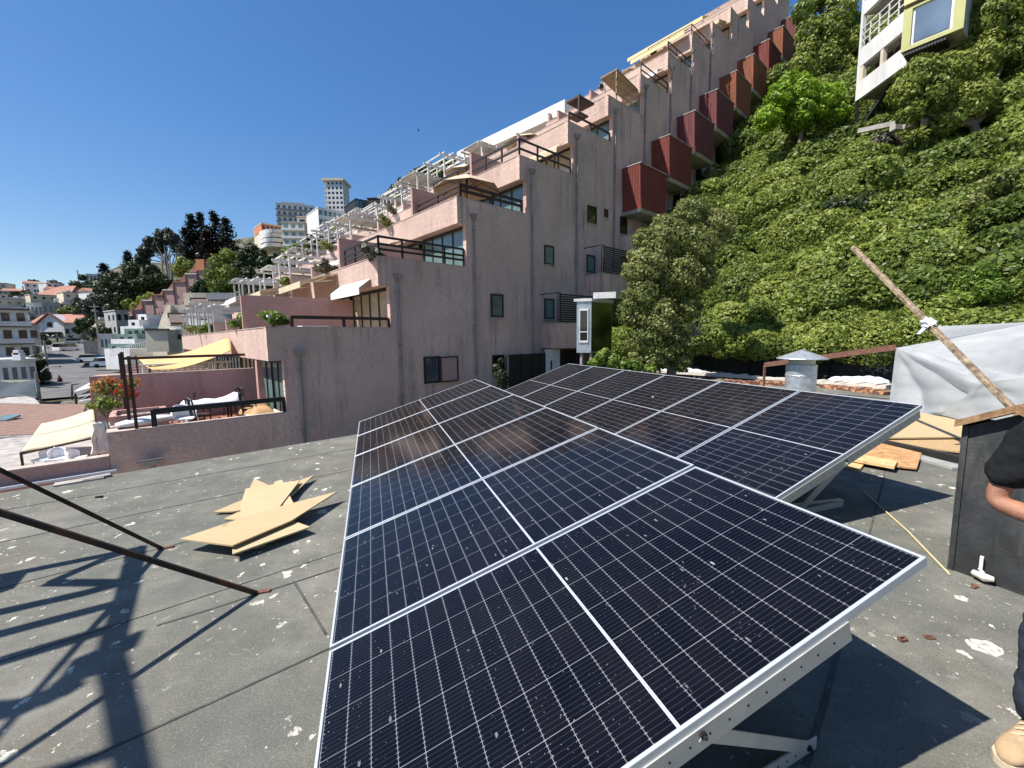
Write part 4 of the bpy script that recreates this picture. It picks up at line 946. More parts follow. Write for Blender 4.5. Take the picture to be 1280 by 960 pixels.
# white plastic chair
base = P(.95, 15.75, FZ); c = thing('plastic_chair', 'white plastic armchair just behind the dark terrace railing', 'chair', base)
def bk(u, v):
    a = -.35+u*3.84; r = .30; return base+V((math.cos(a+.9)*r, math.sin(a+.9)*r, .42+v*(.18+.22*math.sin(math.pi*u))))
mb = MB(); mb.grid(bk, 20, 5); mb.build('backrest', M['whitep'], c, smooth=True, solid=.02)
mb = MB(); mb.cbox(base+Z*.40, .5, .5, .04, .4); mb.build('seat', M['whitep'], c)
for x, y in ((-.24, -.2), (.24, -.2), (-.24, .24), (.24, .24)): mb = MB(); mb.tube([base+V((x, y, 0)), base+V((x*.9, y*.9, .42))], [.03, .035], 6); mb.build('leg', M['whitep'], c)
# white lounger / folded parasol lying at the front corner
mb = MB(); a = onpl(136, 537, T, 15.6); b = onpl(196, 532, T, 15.6)
def lg(u, v): 
    p0 = P(-.55, 15.5, -.60).lerp(P(.75, 15.7, -.55), u); an = v*2*math.pi; r = .13*(math.sin(math.pi*min(1, u*.95+.05)))**.5
    return p0+T*math.cos(an)*r*2.2+Z*math.sin(an)*r
mb.grid(lg, 24, 14); tag(mb.build('folded_parasol', M['whitep'], loc=P(.1, 15.6, -.72), smooth=True), 'white folded parasol lying on the corner of the lowest parapet', 'parasol')
# planter box + flowers at the corner
pl = thing('brick_planter', 'square pink planter box at the outer corner of the lowest terrace', 'planter', P(-.5, 16.4, FZ))
mb = MB(); z0 = FZ
for o_, a_, b_ in ((P(-.68, 16.2, z0), S*.14, T*1.5), (P(.45, 16.2, z0), S*.16, T*1.5), (P(-.54, 16.2, z0), S*.99, T*.14), (P(-.54, 17.56, z0), S*.99, T*.14)): mb.box(o_, a_, b_, Z*.62)
mb.build('walls', M['pink2'], pl); mb = MB(); mb.box(P(-.54, 16.34, z0), S*.99, T*1.22, Z*.5); mb.build('filling', M['conc'], pl)
def bush(name, lab, cat, c, R_, n, leaf, lm, grp=None, flowers=None, nf=60, base=None):
    b = base if base is not None else V((c[0], c[1], c[2]-R_[2])); t = thing(name, lab, cat, b, grp)
    bl = rblobs(c, R_, 7, min(R_)*.5, seed=int(abs(c[0]*7+c[1]*3))+1); p_, n_, s_ = blob_pts(bl, n, .6)
    leaves(p_, n_, leaf, 'foliage', lm, t, shade=s_)
    mb = MB()
    for i in range(6): mb.tube([b, b.lerp(V(c), .8)+V((random.uniform(-1, 1)*R_[0]*.5, random.uniform(-1, 1)*R_[1]*.5, random.uniform(0, .5)*R_[2]))], [.015, .006], 5)
    mb.build('stems', M['bark'], t)
    if flowers:
        mb = MB()
        for i in range(nf):
            k = RNG.integers(len(p_)); 
            if n_[k][2] < -.2: continue
            q = V(p_[k])+V(n_[k])*.05; mb.cbox(q, leaf*.9, leaf*.9, leaf*.7, random.uniform(0, 3))
        mb.build('flowers', flowers, t)
    return t
q = at(147, 488, 12.6); bush('flowering_shrub', 'shrub with orange flowers behind the corner planter of the lowest terrace', 'shrub', tuple(q), (.5, .5, .42), 900, .055, M['leaf_olive'], None, M['fl_orange'], 260)
q = at(131, 507, 11.6); bush('potted_plant', 'green potted plant spilling over the outer corner of the lowest terrace', 'plant', tuple(q), (.26, .34, .38), 600, .05, M['leaf_bush'])
q = at(160, 492, 12.0); bush('potted_geranium', 'red geranium standing against the timber posts of the lowest terrace', 'plant', tuple(q), (.22, .22, .22), 200, .05, M['leaf_bush'], None, M['fl_red'], 120)
# cushions / rolled matting at the right
t = thing('garden_sofa', 'brown cushioned garden sofa at the right end of the lowest terrace', 'sofa', P(3.0, 15.8, FZ))
mb = MB()
for (s_, tt, zz, a, b, c_) in ((2.55, 15.45, FZ, 1.0, 1.5, .3),): mb.box(P(s_, tt, zz), S*a, T*b, Z*c_)
mb.build('base', M['cream'], t, bevel=.03)
M['cush'] = simple('tan_cushion', (.45, .27, .13), .85, .2, 5)
def pillow(c, a, b, h, ang, mt):
    mb = MB(); n = 14
    def fn(u, v): 
        x = (u-.5)*2; y = (v-.5)*2; e = (1-abs(x)**4)*(1-abs(y)**4); return V(c)+V((math.cos(ang)*x*a-math.sin(ang)*y*b, math.sin(ang)*x*a+math.cos(ang)*y*b, h*e))
    mb.grid(fn, n, n); return mb
for c_, a, b, h, g in ((P(3.0, 16.0, FZ+.3), .35, .55, .22, .7), (P(3.1, 16.7, FZ+.42), .3, .35, .25, .4), (P(2.7, 16.2, FZ+.28), .2, .45, .2, 1.2)): pillow(c_, a, b, h, g, None).build('cushion', M['cush'], t, smooth=True)
# T1 terrace: agapanthus plants on the planted parapet, white table
for k, (x, y, w_, h_) in enumerate(((340, 400, .38, .36), (302, 403, .42, .36), (262, 411, .42, .38), (246, 415, .36, .36))):
    tt = (15.6, 18.3, 22.5, 25.0)[k]; c_ = onpl(x, y, S, 3.35) if k else P(3.45, 15.45, 2.32)
    bush('agapanthus', ('green agapanthus plant nearest the corner of the planted parapet', 'green agapanthus plant at the partition wall on the planted parapet', 'third agapanthus plant from the corner along the planted parapet', 'agapanthus plant farthest left along the planted parapet')[k], 'plant', tuple(c_), (w_*1.0, w_*1.0, h_), 420, .10, M['leaf_agap'], 'plants on the planted parapet', M['whitep'] if k in (0,) else None, 3, base=V((c_[0], c_[1], 2.03)))
tb = thing('white_bench', 'low white bench on the terrace with the brown timber railing and curtained windows', 'bench', P(4.7, 16, 1.68))
mb = MB(); mb.box(P(4.4, 15.8, 2.05), S*.9, T*.6, Z*.07); mb.build('seat', M['white'], tb); 
for a_ in (4.45, 5.15): mb = MB(); mb.box(P(a_, 15.85, 1.68), S*.08, T*.5, Z*.37); mb.build('leg', M['white'], tb)
# hanging plant over corner of tier 2, planting along parapets further away
for k, (s_, t_, z_, R_, n, lm, lab) in enumerate([(10.5, 34, 7.9, (.3, 2.2, .4), 400, 'leaf_dry', 'dry grey shrub among the far white pergolas, above the greenish hedge'), (14.1, 28, 10.4, (.3, 2.5, .4), 500, 'leaf_dry', 'grey-brown shrub row on the step above the brown umbrella'), (17.5, 33, 12.9, (.3, 2.5, .35), 400, 'leaf_olive', 'olive shrub row on the step just below the top row of white pergolas'), (3.3, 33, 2.4, (.3, 2.5, .35), 400, 'leaf_olive', 'low shrubs at the far end of the planted parapet'), (20.9, 30, 15.2, (.3, 2.5, .35), 400, 'leaf_dry', 'grey shrubs beside the long white rooftop band'), (6.95, 15.5, 4.75, (.35, .9, .35), 900, 'leaf_dry', 'dry grey-green shrub hanging over the corner of the black-railed terrace'), (6.9, 20.5, 4.9, (.3, 1.3, .4), 700, 'leaf_dry', 'brownish creeper trailing over the parapet behind the black-railed terrace'), (10.4, 21.5, 7.7, (.25, 1.2, .35), 500, 'leaf_olive', 'low shrub on the pink parapet left of the brown umbrella'), (6.9, 27, 4.9, (.3, 1.5, .4), 600, 'leaf_olive', 'green creeper on the parapet among the white pergolas'), (10.4, 30, 7.8, (.3, 2.5, .45), 600, 'leaf_olive', 'greenery among the far white pergolas on the skyline steps'), (27.4, 20.5, 19.75, (.25, 1.2, .2), 400, 'leaf_dark', 'dark planting on the uppermost skyline parapet, lower clump'), (33.6, 20, 24.3, (.25, 1.4, .2), 400, 'leaf_dark', 'dark planting on the uppermost skyline parapet, upper clump')]):
    bush('terrace_shrub', lab, 'shrub', tuple(P(s_, t_, z_)), R_, n, .09, M[lm], 'shrubs on the terraces', base=P(s_+.3, t_, z_-.4))
# ================================================================== tier below (left): wall, beige awning, tables
lb = thing('lower_terrace', 'low pink terrace wall below and left of the furnished terrace', 'terrace', P(-4, 15, -4))
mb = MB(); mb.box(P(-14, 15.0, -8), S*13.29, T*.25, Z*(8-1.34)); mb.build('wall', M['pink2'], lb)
mb = MB(); mb.box(P(-14, 14.98, -1.34), S*13.28, T*.3, Z*.04); mb.build('coping', M['ptop'], lb)
mb = MB(); mb.box(P(-14, 15.25, -2.0), S*13.2, T*9, Z*.1); mb.build('floor', M['conc'], lb)
mb = MB(); mb.box(P(-.7, 15.25, -8), S*.25, T*30, Z*(8-.75-.3)); mb.build('side_wall', M['pink'], lb)
mb = MB(); mb.box(P(-14, 14.85, -1.72), S*13.4, T*.16, Z*.06); mb.build('ledge', M['white'], lb)
aw = thing('beige_awning', 'large beige awning in two strips over the lower left terrace', 'awning', P(-3, 17, -1.9))
c0 = at(117, 511, 14.2); c1 = at(121, 545, 12.6); c2 = at(26, 565, 11.2); c3 = at(52, 530, 14.0)
for u0, u1 in ((0, .49), (.5, 1)):
    mb = MB(); a = c0.lerp(c1, u0); b = c0.lerp(c1, u1); d_ = c3.lerp(c2, u0); e = c3.lerp(c2, u1)
    mb.grid(lambda u, v: a.lerp(b, v).lerp(d_.lerp(e, v), u)-Z*.05*math.sin(math.pi*u), 12, 6); mb.build('canopy_strip', M['awn'], aw, smooth=True, solid=.03)
mb = MB()
for q in (c0, c1, c2, c3): mb.bar(V((q.x, q.y, -1.95)), q-Z*.03, .05, .05, up=S)
mb.bar(c2-Z*.04, c3-Z*.04, .05); mb.bar(c1-Z*.04, c2-Z*.05, .05); mb.build('frame', M['brown'], aw)
mb = MB(); q = at(127, 548, 11.4)
def ragf(u, v): return q+V(((.12+.25*v)*(u-.5)+.03*math.sin(9*v), .3*(u-.5), -.85*v+.45))+V((.04*math.sin(24*u), .05*math.sin(19*u+4*v), 0))
mb.grid(ragf, 16, 16); tag(mb.build('hanging_sheet', M['awnw'], loc=q, smooth=True, solid=.01), 'white sheet hanging at the corner between the two lower terraces', 'sheet')
for k, (x, y) in enumerate(((57, 575), (74, 573), (95, 569))):
    q = at(x, y, 11.6); q.z = -1.95; t = thing('garden_chair', ('white garden chair under the beige awning, leftmost of three', 'white garden chair under the beige awning, middle of three', 'white garden chair under the beige awning, rightmost of three')[k], 'chair', q, 'white chairs under the beige awning')
    mb = MB(); mb.cbox(q+Z*.4, .38, .38, .05, .3*k); mb.build('seat', M['whitep'], t)
    mb = MB(); mb.grid(lambda u, v: q+V((math.cos(u*3+k)*.2, math.sin(u*3+k)*.2, .4+v*(.2+.12*math.sin(3.1*u)))), 12, 4); mb.build('backrest', M['whitep'], t, smooth=True, solid=.02)
    for dx, dy in ((-.16, -.16), (.16, -.16), (-.16, .16), (.16, .16)): mb = MB(); mb.tube([q+V((dx, dy, 0)), q+V((dx, dy, .4))], .02, 6); mb.build('leg', M['whitep'], t)
# lamp bracket on the outer wall
a = onpl(188, 575, T, 14.9); t = thing('wall_lamp', 'flat grey lamp bracket on the shaded outer wall of the lowest terrace', 'lamp', a); mb = MB(); mb.box(a-S*.3, S*.6, -T*.16, Z*.05); mb.build('hood', M['pipe'], t); mb = MB(); mb.box(a-S*.15-Z*.12, S*.3, -T*.1, Z*.12); mb.box(a-S*.04-Z*.3, S*.08, T*.1, Z*.2); mb.build('body', M['grey'], t)

# ================================================================== lift cabin (inclined lift) beside the building
def liftcabin():
    Yc = 15.4; a = at(721, 377, Yc); b = at(739, 441, Yc); z1 = a.z; z0 = b.z; t = thing('lift_cabin', 'pale grey metal lift cabin on posts with a tall dark window, beside the pink building', 'lift cabin', V((a.x, a.y, -.9)))
    fx = (at(739, 400, Yc)-at(721, 400, Yc)); fx.z = 0; w_ = fx.length; fx.normalize(); fy = V((-fx.y, fx.x, 0)); dp = 1.35
    o = V((a.x, a.y, z0)); hh = z1-z0
    # front face looks to us; side face (mirror-dark green) looks right
    ang = -.25; fx = V((math.cos(ang), math.sin(ang), 0)); fy = V((.72, .69, 0))
    mb = MB(); mb.box(o, fx*w_, fy*dp, Z*hh); mb.build('body', M['galv'], t)
    nrm = V((fx.y, -fx.x, 0)); 
    mb = MB(); mb.box(o+fx*w_*.24+Z*hh*.24+nrm*.004, fx*w_*.5, nrm*.012, Z*hh*.58); mb.build('pane', M['glassd'], t)
    mb = MB(); ff = .035
    for (x0, x1, y0, y1) in ((.18, .24, .2, .86), (.74, .80, .2, .86), (.24, .74, .2, .24), (.24, .74, .82, .86), (.24, .74, .40, .42)): mb.box(o+fx*w_*x0+Z*hh*y0+nrm*.002, fx*w_*(x1-x0), nrm*.03, Z*hh*(y1-y0))
    mb.build('window_frame', M['white'], t)
    s2 = V((fy.y, -fy.x, 0)); mb = MB(); mb.box(o+fx*w_+s2*.004+fy*.03+Z*.03, fy*(dp-.06), s2*.01, Z*(hh-.06)); mb.build('side_panel', glassy('green_mirror_panel', (.03, .045, .01), .12, .8), t)
    mb = MB(); mb.box(o-fx*.08-fy*.05+Z*hh, fx*(w_+.12), fy*(dp+.1), Z*.10); mb.box(o+fx*w_*.9+fy*.2+Z*(hh+.1), fx*.8, fy*.5, Z*.22); mb.build('roof', M['white'], t)
    for u, v in ((.2, .1), (.85, .1), (.85, .9)): mb = MB(); c = o+fx*w_*u+fy*dp*v; mb.tube([V((c.x, c.y, -.9)), V((c.x, c.y, z0))], .06, 8); mb.build('leg', M['pipe'], t)
liftcabin()
# ================================================================== terrain
ANC = []
def anc(px, py, Y, dz=0): q = at(px, py, Y); ANC.append((q.x, q.y, q.z+dz-1.0))
for a in [(75, 492, 45), (100, 456, 75), (86, 432, 115), (70, 422, 140), (60, 405, 165), (60, 382, 210), (20, 390, 200), (0, 383, 260), (0, 372, 400), (40, 366, 260), (115, 362, 330), (150, 352, 280), (195, 352, 200), (240, 345, 180), (260, 355, 150), (300, 345, 150), (340, 330, 160), (330, 365, 110), (290, 372, 95), (230, 395, 100), (360, 318, 200), (420, 305, 210), (460, 288, 190), (510, 262, 150), (540, 240, 120), (570, 222, 105), (150, 410, 110), (180, 395, 120), (140, 430, 80), (190, 432, 62), (-150, 480, 60), (-150, 430, 140), (-200, 400, 400), (-100, 380, 300), (60, 378, 600), (200, 330, 500), (330, 300, 450)]: anc(*a)
for s, t, z in [(-20, 12, -9), (-10, 20, -8.5), (-3, 14, -8.6), (0, 25, -8), (-12, 40, -8), (-30, 0, -10), (0, -20, -9), (8, 11, -1.5), (12, 10, -.9), (16.5, 8, -.9), (16.5, 13, -.9), (16.5, 0, -.9), (16.5, -10, -.9),
                (5, 20, -4), (15, 20, 2), (25, 20, 10), (35, 22, 18), (50, 25, 24), (60, 30, 28), (10, 40, 0), (25, 40, 9), (40, 40, 19), (60, 50, 30), (0, 50, -5), (4, 60, -3), (10, 60, 2), (25, 60, 11), (40, 60, 19), (80, 60, 40), (40, 100, 23), (100, 100, 48), (60, 140, 34), (80, 140, 44), (60, 180, 34), (30, 140, 16), (20, 100, 8)]:
    q = P(s, t, z); ANC.append(tuple(q))
ANC = np.array(ANC)
ROADPX = [(75, 500, 42), (80, 480, 52), (92, 468, 62), (100, 456, 75), (98, 446, 88), (90, 436, 105), (84, 429, 120), (80, 424, 138)]
ROADP = [at(*p)+Z*.25 for p in ROADPX]
def carve(x, y, z):
    best = np.full(np.shape(x), 1e9); rz_ = np.zeros(np.shape(x))
    for a, b in zip(ROADP, ROADP[1:]):
        for u in np.linspace(0, 1, 5):
            q = a.lerp(b, float(u)); d_ = np.hypot(x-q.x, y-q.y); m_ = d_ < best; best = np.where(m_, d_, best); rz_ = np.where(m_, q.z, rz_)
    k = np.clip((20-best)/9, 0, 1); s = x*S.x+y*S.y; k = k*np.clip((-s+2)/5+1, 0, 1)
    return z*(1-k)+(rz_-.35)*k
def hillz(s): return np.where(s > 18.0, (s-18.0)*.98-.9, -.9)
def terrz(x, y):
    x = np.asarray(x, float); y = np.asarray(y, float)
    d2 = (x[..., None]-ANC[:, 0])**2+(y[..., None]-ANC[:, 1])**2; w = 1/(d2+9)**1.7; z = (w*ANC[:, 2]).sum(-1)/w.sum(-1)
    s = x*S.x+y*S.y; t = x*T.x+y*T.y
    hz = np.where(s > 18, (s-18)*.80-1.1, -.9); k = np.clip((16.5-t)/3.0, 0, 1)*np.clip((s-10)/5, 0, 1)
    z = z*(1-k)+hz*k
    z = carve(x, y, z)
    far = np.hypot(x, y); return np.where(far > 700, z*np.clip(1-(far-700)/2500, 0, 1), z)
nr, na = 130, 190
rad = np.concatenate([[0], np.geomspace(3, 4000, nr)]); azs = np.linspace(0, 2*np.pi, na, endpoint=False)
Rr, Aa = np.meshgrid(rad[1:], azs, indexing='ij'); X = Rr*np.sin(Aa); Yy = Rr*np.cos(Aa); Zt = terrz(X, Yy)+RNG.normal(0, .12, X.shape)*np.clip(Rr/50, 0, 3)
mb = MB(); vs = [V((0, 0, float(terrz(np.array([0.]), np.array([0.]))[0])))]+[V((float(a), float(b), float(c))) for a, b, c in zip(X.ravel(), Yy.ravel(), Zt.ravel())]
fs = [(0, 1+(k+1) % na, 1+k) for k in range(na)]
for i in range(nr-1):
    for k in range(na):
        a = 1+i*na+k; b = 1+i*na+(k+1) % na; fs.append((a, b, b+na, a+na))
mb.v = vs; mb.f = fs
struct(mb.build('terrain', M['terrain'], smooth=True))
def tz(x, y): return float(terrz(np.array([x]), np.array([y]))[0])

# ================================================================== bushy slope on the right
def slope_bushes():
    rr = np.random.default_rng(5); cen = []
    cand = 22000; cs = rr.uniform(18.3, 52, cand); ct = rr.uniform(-28, 14.2, cand); cr = rr.choice([.55, .8, 1.1, 1.5, 2.0], cand, p=[.38, .32, .19, .08, .03])*rr.uniform(.85, 1.15, cand); cr = np.where(cs < 20.5, np.minimum(cr, 1.0), cr)
    grid_ = {}
    order = np.argsort(-cr)
    for i in order:
        s, t, r = cs[i], ct[i], cr[i]; ok = True
        gi, gj = int(s//2), int(t//2)
        for di in (-1, 0, 1):
            for dj in (-1, 0, 1):
                for (s2, t2, r2) in grid_.get((gi+di, gj+dj), ()):
                    if (s-s2)**2*1.5+(t-t2)**2 < (.50*(r+r2))**2: ok = False; break
                if not ok: break
            if not ok: break
        if ok: grid_.setdefault((gi, gj), []).append((s, t, r)); cen.append((s, t, r))
    cen = np.array(cen); s, t, r = cen.T
    z = (s-18)*.82+.75-.30*r+rr.uniform(-.25, .35, len(s))*np.sqrt(r); z = np.where(s < 19.2, np.maximum(z, 1.0+r*.25), z)
    x = s*S.x+t*T.x; y = s*S.y+t*T.y; dist = np.sqrt(x*x+y*y+z*z); az = np.degrees(np.arctan2(x, y)); ok = (az > 4) & (az < 68)
    x, y, z, r, s, t, dist = [v_[ok] for v_ in (x, y, z, r, s, t, dist)]
    N = 900000; w = r**2/np.clip(dist/15, .8, 3.2)**1.7; cnt = np.maximum(30, (N*w/w.sum())).astype(int)
    PP, NN, SH, SZ = [], [], [], []
    for k in range(len(x)):
        q = cnt[k]; c = np.array([x[k], y[k], z[k]]); view = -c/np.linalg.norm(c)+np.array([0, 0, .75]); view /= np.linalg.norm(view)
        d = rr.normal(0, 1, (int(q*1.7)+8, 3)); d /= np.linalg.norm(d, axis=1)[:, None]; d = d[(d@view) > -.25][:q]
        nb = 9+int(r[k]*9); bd = rr.normal(0, 1, (nb, 3)); bd /= np.linalg.norm(bd, axis=1)[:, None]; bh = rr.uniform(.7, 1.15, nb)
        dots = d@bd.T; wd = .42/max(.75, r[k])**.5; bump = (np.clip(1-(1-dots)/(wd*wd*1.3), 0, 1)**.5*bh).max(1)
        rad = r[k]*(.74+.30*bump)-rr.uniform(0, .10, len(d))*(1+.5*r[k])*rr.random(len(d))
        sc = np.array([1.05, 1.05, .86]); PP.append(c+d*sc*rad[:, None]); NN.append(d+bump[:, None]*0)
        tn = rr.uniform(.15, .62)+.10*math.sin(s[k]*.3+1)*math.sin(t[k]*.25)
        SH.append(np.full(len(d), tn)); SZ.append(np.full(len(d), .050*rr.uniform(.8, 1.5)*np.clip(dist[k]/15, .8, 3.2)**.8))
    o = leaves(np.concatenate(PP), np.concatenate(NN), np.concatenate(SZ), 'hillside_bushes', M['leaf_bush'], None, loc=P(26, 0, 8), shade=np.concatenate(SH), jitter=.7)
    tag(o, 'dense mass of green bushes covering the steep slope behind the black wall', 'bushes', kind='stuff')
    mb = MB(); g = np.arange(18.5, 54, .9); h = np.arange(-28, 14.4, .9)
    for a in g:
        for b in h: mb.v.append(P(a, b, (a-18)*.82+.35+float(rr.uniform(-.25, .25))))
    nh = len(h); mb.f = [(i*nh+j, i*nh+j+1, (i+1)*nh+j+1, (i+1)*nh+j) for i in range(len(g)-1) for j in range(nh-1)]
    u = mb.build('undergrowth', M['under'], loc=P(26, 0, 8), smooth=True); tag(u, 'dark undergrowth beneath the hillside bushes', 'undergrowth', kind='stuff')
    print('BLOBS', len(x), 'leaves', sum(len(v_) for v_ in PP))
slope_bushes()
def gbase(px, py, Y, R=0): q = at(px, py, Y); return q
# separate trees and bushes standing out on the slope
def blobs_px(L, Y):
    out = []
    for px, py, rp, *dy in L:
        Yb = Y+(dy[0] if dy else 0); q = at(px, py, Yb); r = rp/527*Yb; out.append((tuple(q), (r, r, r)))
    return out
def seedtree(name, label, cat, L, Y, n, leaf, lm, base_px, tr=.1, group=None, fill=.4):
    bl = blobs_px(L, Y); b = at(base_px[0], base_px[1], Y); b.z = min(b.z, min(c[2] for c, r in bl)-.3)
    return tree(name, label, cat, b, bl, n, leaf, M[lm], tr, group=group, fill=fill)
seedtree('olive_tree', 'big olive-green tree with small leaves crowding the pink building beside the lift cabin', 'tree',
         [(812, 330, 26), (835, 300, 26), (850, 345, 30), (800, 375, 24), (820, 400, 28), (868, 310, 26), (862, 270, 22, 1), (895, 285, 22, 1), (808, 425, 22), (845, 430, 20), (820, 445, 20), (850, 452, 14), (800, 448, 14), (838, 415, 20), (795, 340, 16), (828, 285, 16), (880, 345, 16), (860, 385, 16), (805, 300, 14), (790, 395, 14)], 14.6, 52000, .055, 'leaf_olive', (838, 468), .16, fill=.35)
seedtree('lime_bush', 'bright lime-green bush high on the slope below the white house', 'bush',
         [(1000, 118, 20), (975, 125, 18), (1025, 130, 20), (1045, 145, 16), (960, 148, 15), (1000, 145, 20), (985, 105, 12), (1040, 120, 14)], 25, 17000, .10, 'leaf_lime', (1000, 170), .1)
seedtree('dark_tree', 'dark green tree between the top of the pink building and the white house', 'tree',
         [(1045, 20, 22), (1035, 45, 20), (1058, 55, 18), (1030, 70, 18), (1050, 85, 14), (1025, -5, 14), (1062, 30, 14), (1000, 85, 16), (975, 95, 14), (1015, 95, 14), (1060, 90, 12), (1012, 40, 16), (1005, 15, 14), (1020, -8, 16), (1010, 62, 14)], 33, 17000, .13, 'leaf_bush', (1045, 120), .15)
seedtree('hill_tree', 'large dark leafy tree spilling over the slope right of the yellow-framed window', 'tree',
         [(1235, 30, 30), (1262, 60, 30), (1220, 75, 26), (1190, 90, 22), (1150, 95, 22), (1165, 120, 24), (1210, 125, 26), (1255, 130, 28), (1285, 20, 30), (1240, -10, 26), (1130, 115, 16), (1138, 140, 14), (1290, 90, 30), (1185, 150, 16)], 18.8, 42000, .085, 'leaf_bush', (1220, 190), .2)
seedtree('creeper', 'low bright creeper growing at the foot of the lift cabin', 'plant',
         [(752, 447, 8), (766, 452, 9), (780, 456, 9), (795, 458, 8), (742, 455, 7), (757, 440, 5), (812, 462, 7)], 13.2, 3200, .06, 'leaf_agap', (765, 470), .02)
seedtree('potted_shrub', 'dark shrub in front of the barred window at the foot of the pink building', 'shrub',
         [(625, 468, 8), (622, 460, 6), (629, 475, 8), (626, 452, 4)], 15.5, 1800, .05, 'leaf_dark', (625, 485), .02)
def on_slope(px, py):
    d = ray(px, py); n_ = Z-S*.82; return CAM+d*(((-18*.82+1.0)-n_.dot(CAM))/n_.dot(d))
for lab, px, py, r_, n_, lf, lm in (('dark glossy shrub on the slope just above the upper tip of the timber pole', 1075, 262, 1.5, 9000, .07, 'leaf_dark'), ('yellowish shrub on the slope right above the white tarp', 1235, 372, 1.0, 7000, .055, 'leaf_agap'), ('dense green shrub on the slope above the steel vent', 1000, 380, .7, 6000, .05, 'leaf_agap'), ('greyish olive shrub on the slope beside the lowest red balconies', 893, 232, 1.3, 8000, .07, 'leaf_olive'), ('dry brownish shrub below the props of the white house', 1090, 192, 1.1, 5000, .08, 'leaf_dry'), ('olive shrub near the right edge of the picture, high above the tarp', 1255, 250, 1.5, 9000, .07, 'leaf_olive'), ('small dark shrub on the slope between the lime bush and the timber pole', 1010, 215, .9, 5000, .075, 'leaf_dark')):
    q = on_slope(px, py); bush('slope_shrub', lab, 'shrub', tuple(q+Z*.1), (r_, r_, r_*.75), n_, lf, M[lm], 'single shrubs on the slope', base=q-Z*.6)
# dead twigs in the dark hollow of the slope
t = thing('dead_branches', 'bare grey dead branches in the dark hollow between the olive tree and the bushes', 'branches', at(868, 415, 15.8))
mb = MB(); b = at(868, 420, 15.8)
for i in range(40):
    e = b+V((random.uniform(-.9, .9), random.uniform(-.3, .3), random.uniform(-.2, 1.0))); mid_ = b.lerp(e, .5)+V((0, 0, .12)); mb.tube([b, mid_, e], [.016, .01, .004], 4)
mb.build('twigs', M['barkw'], t)

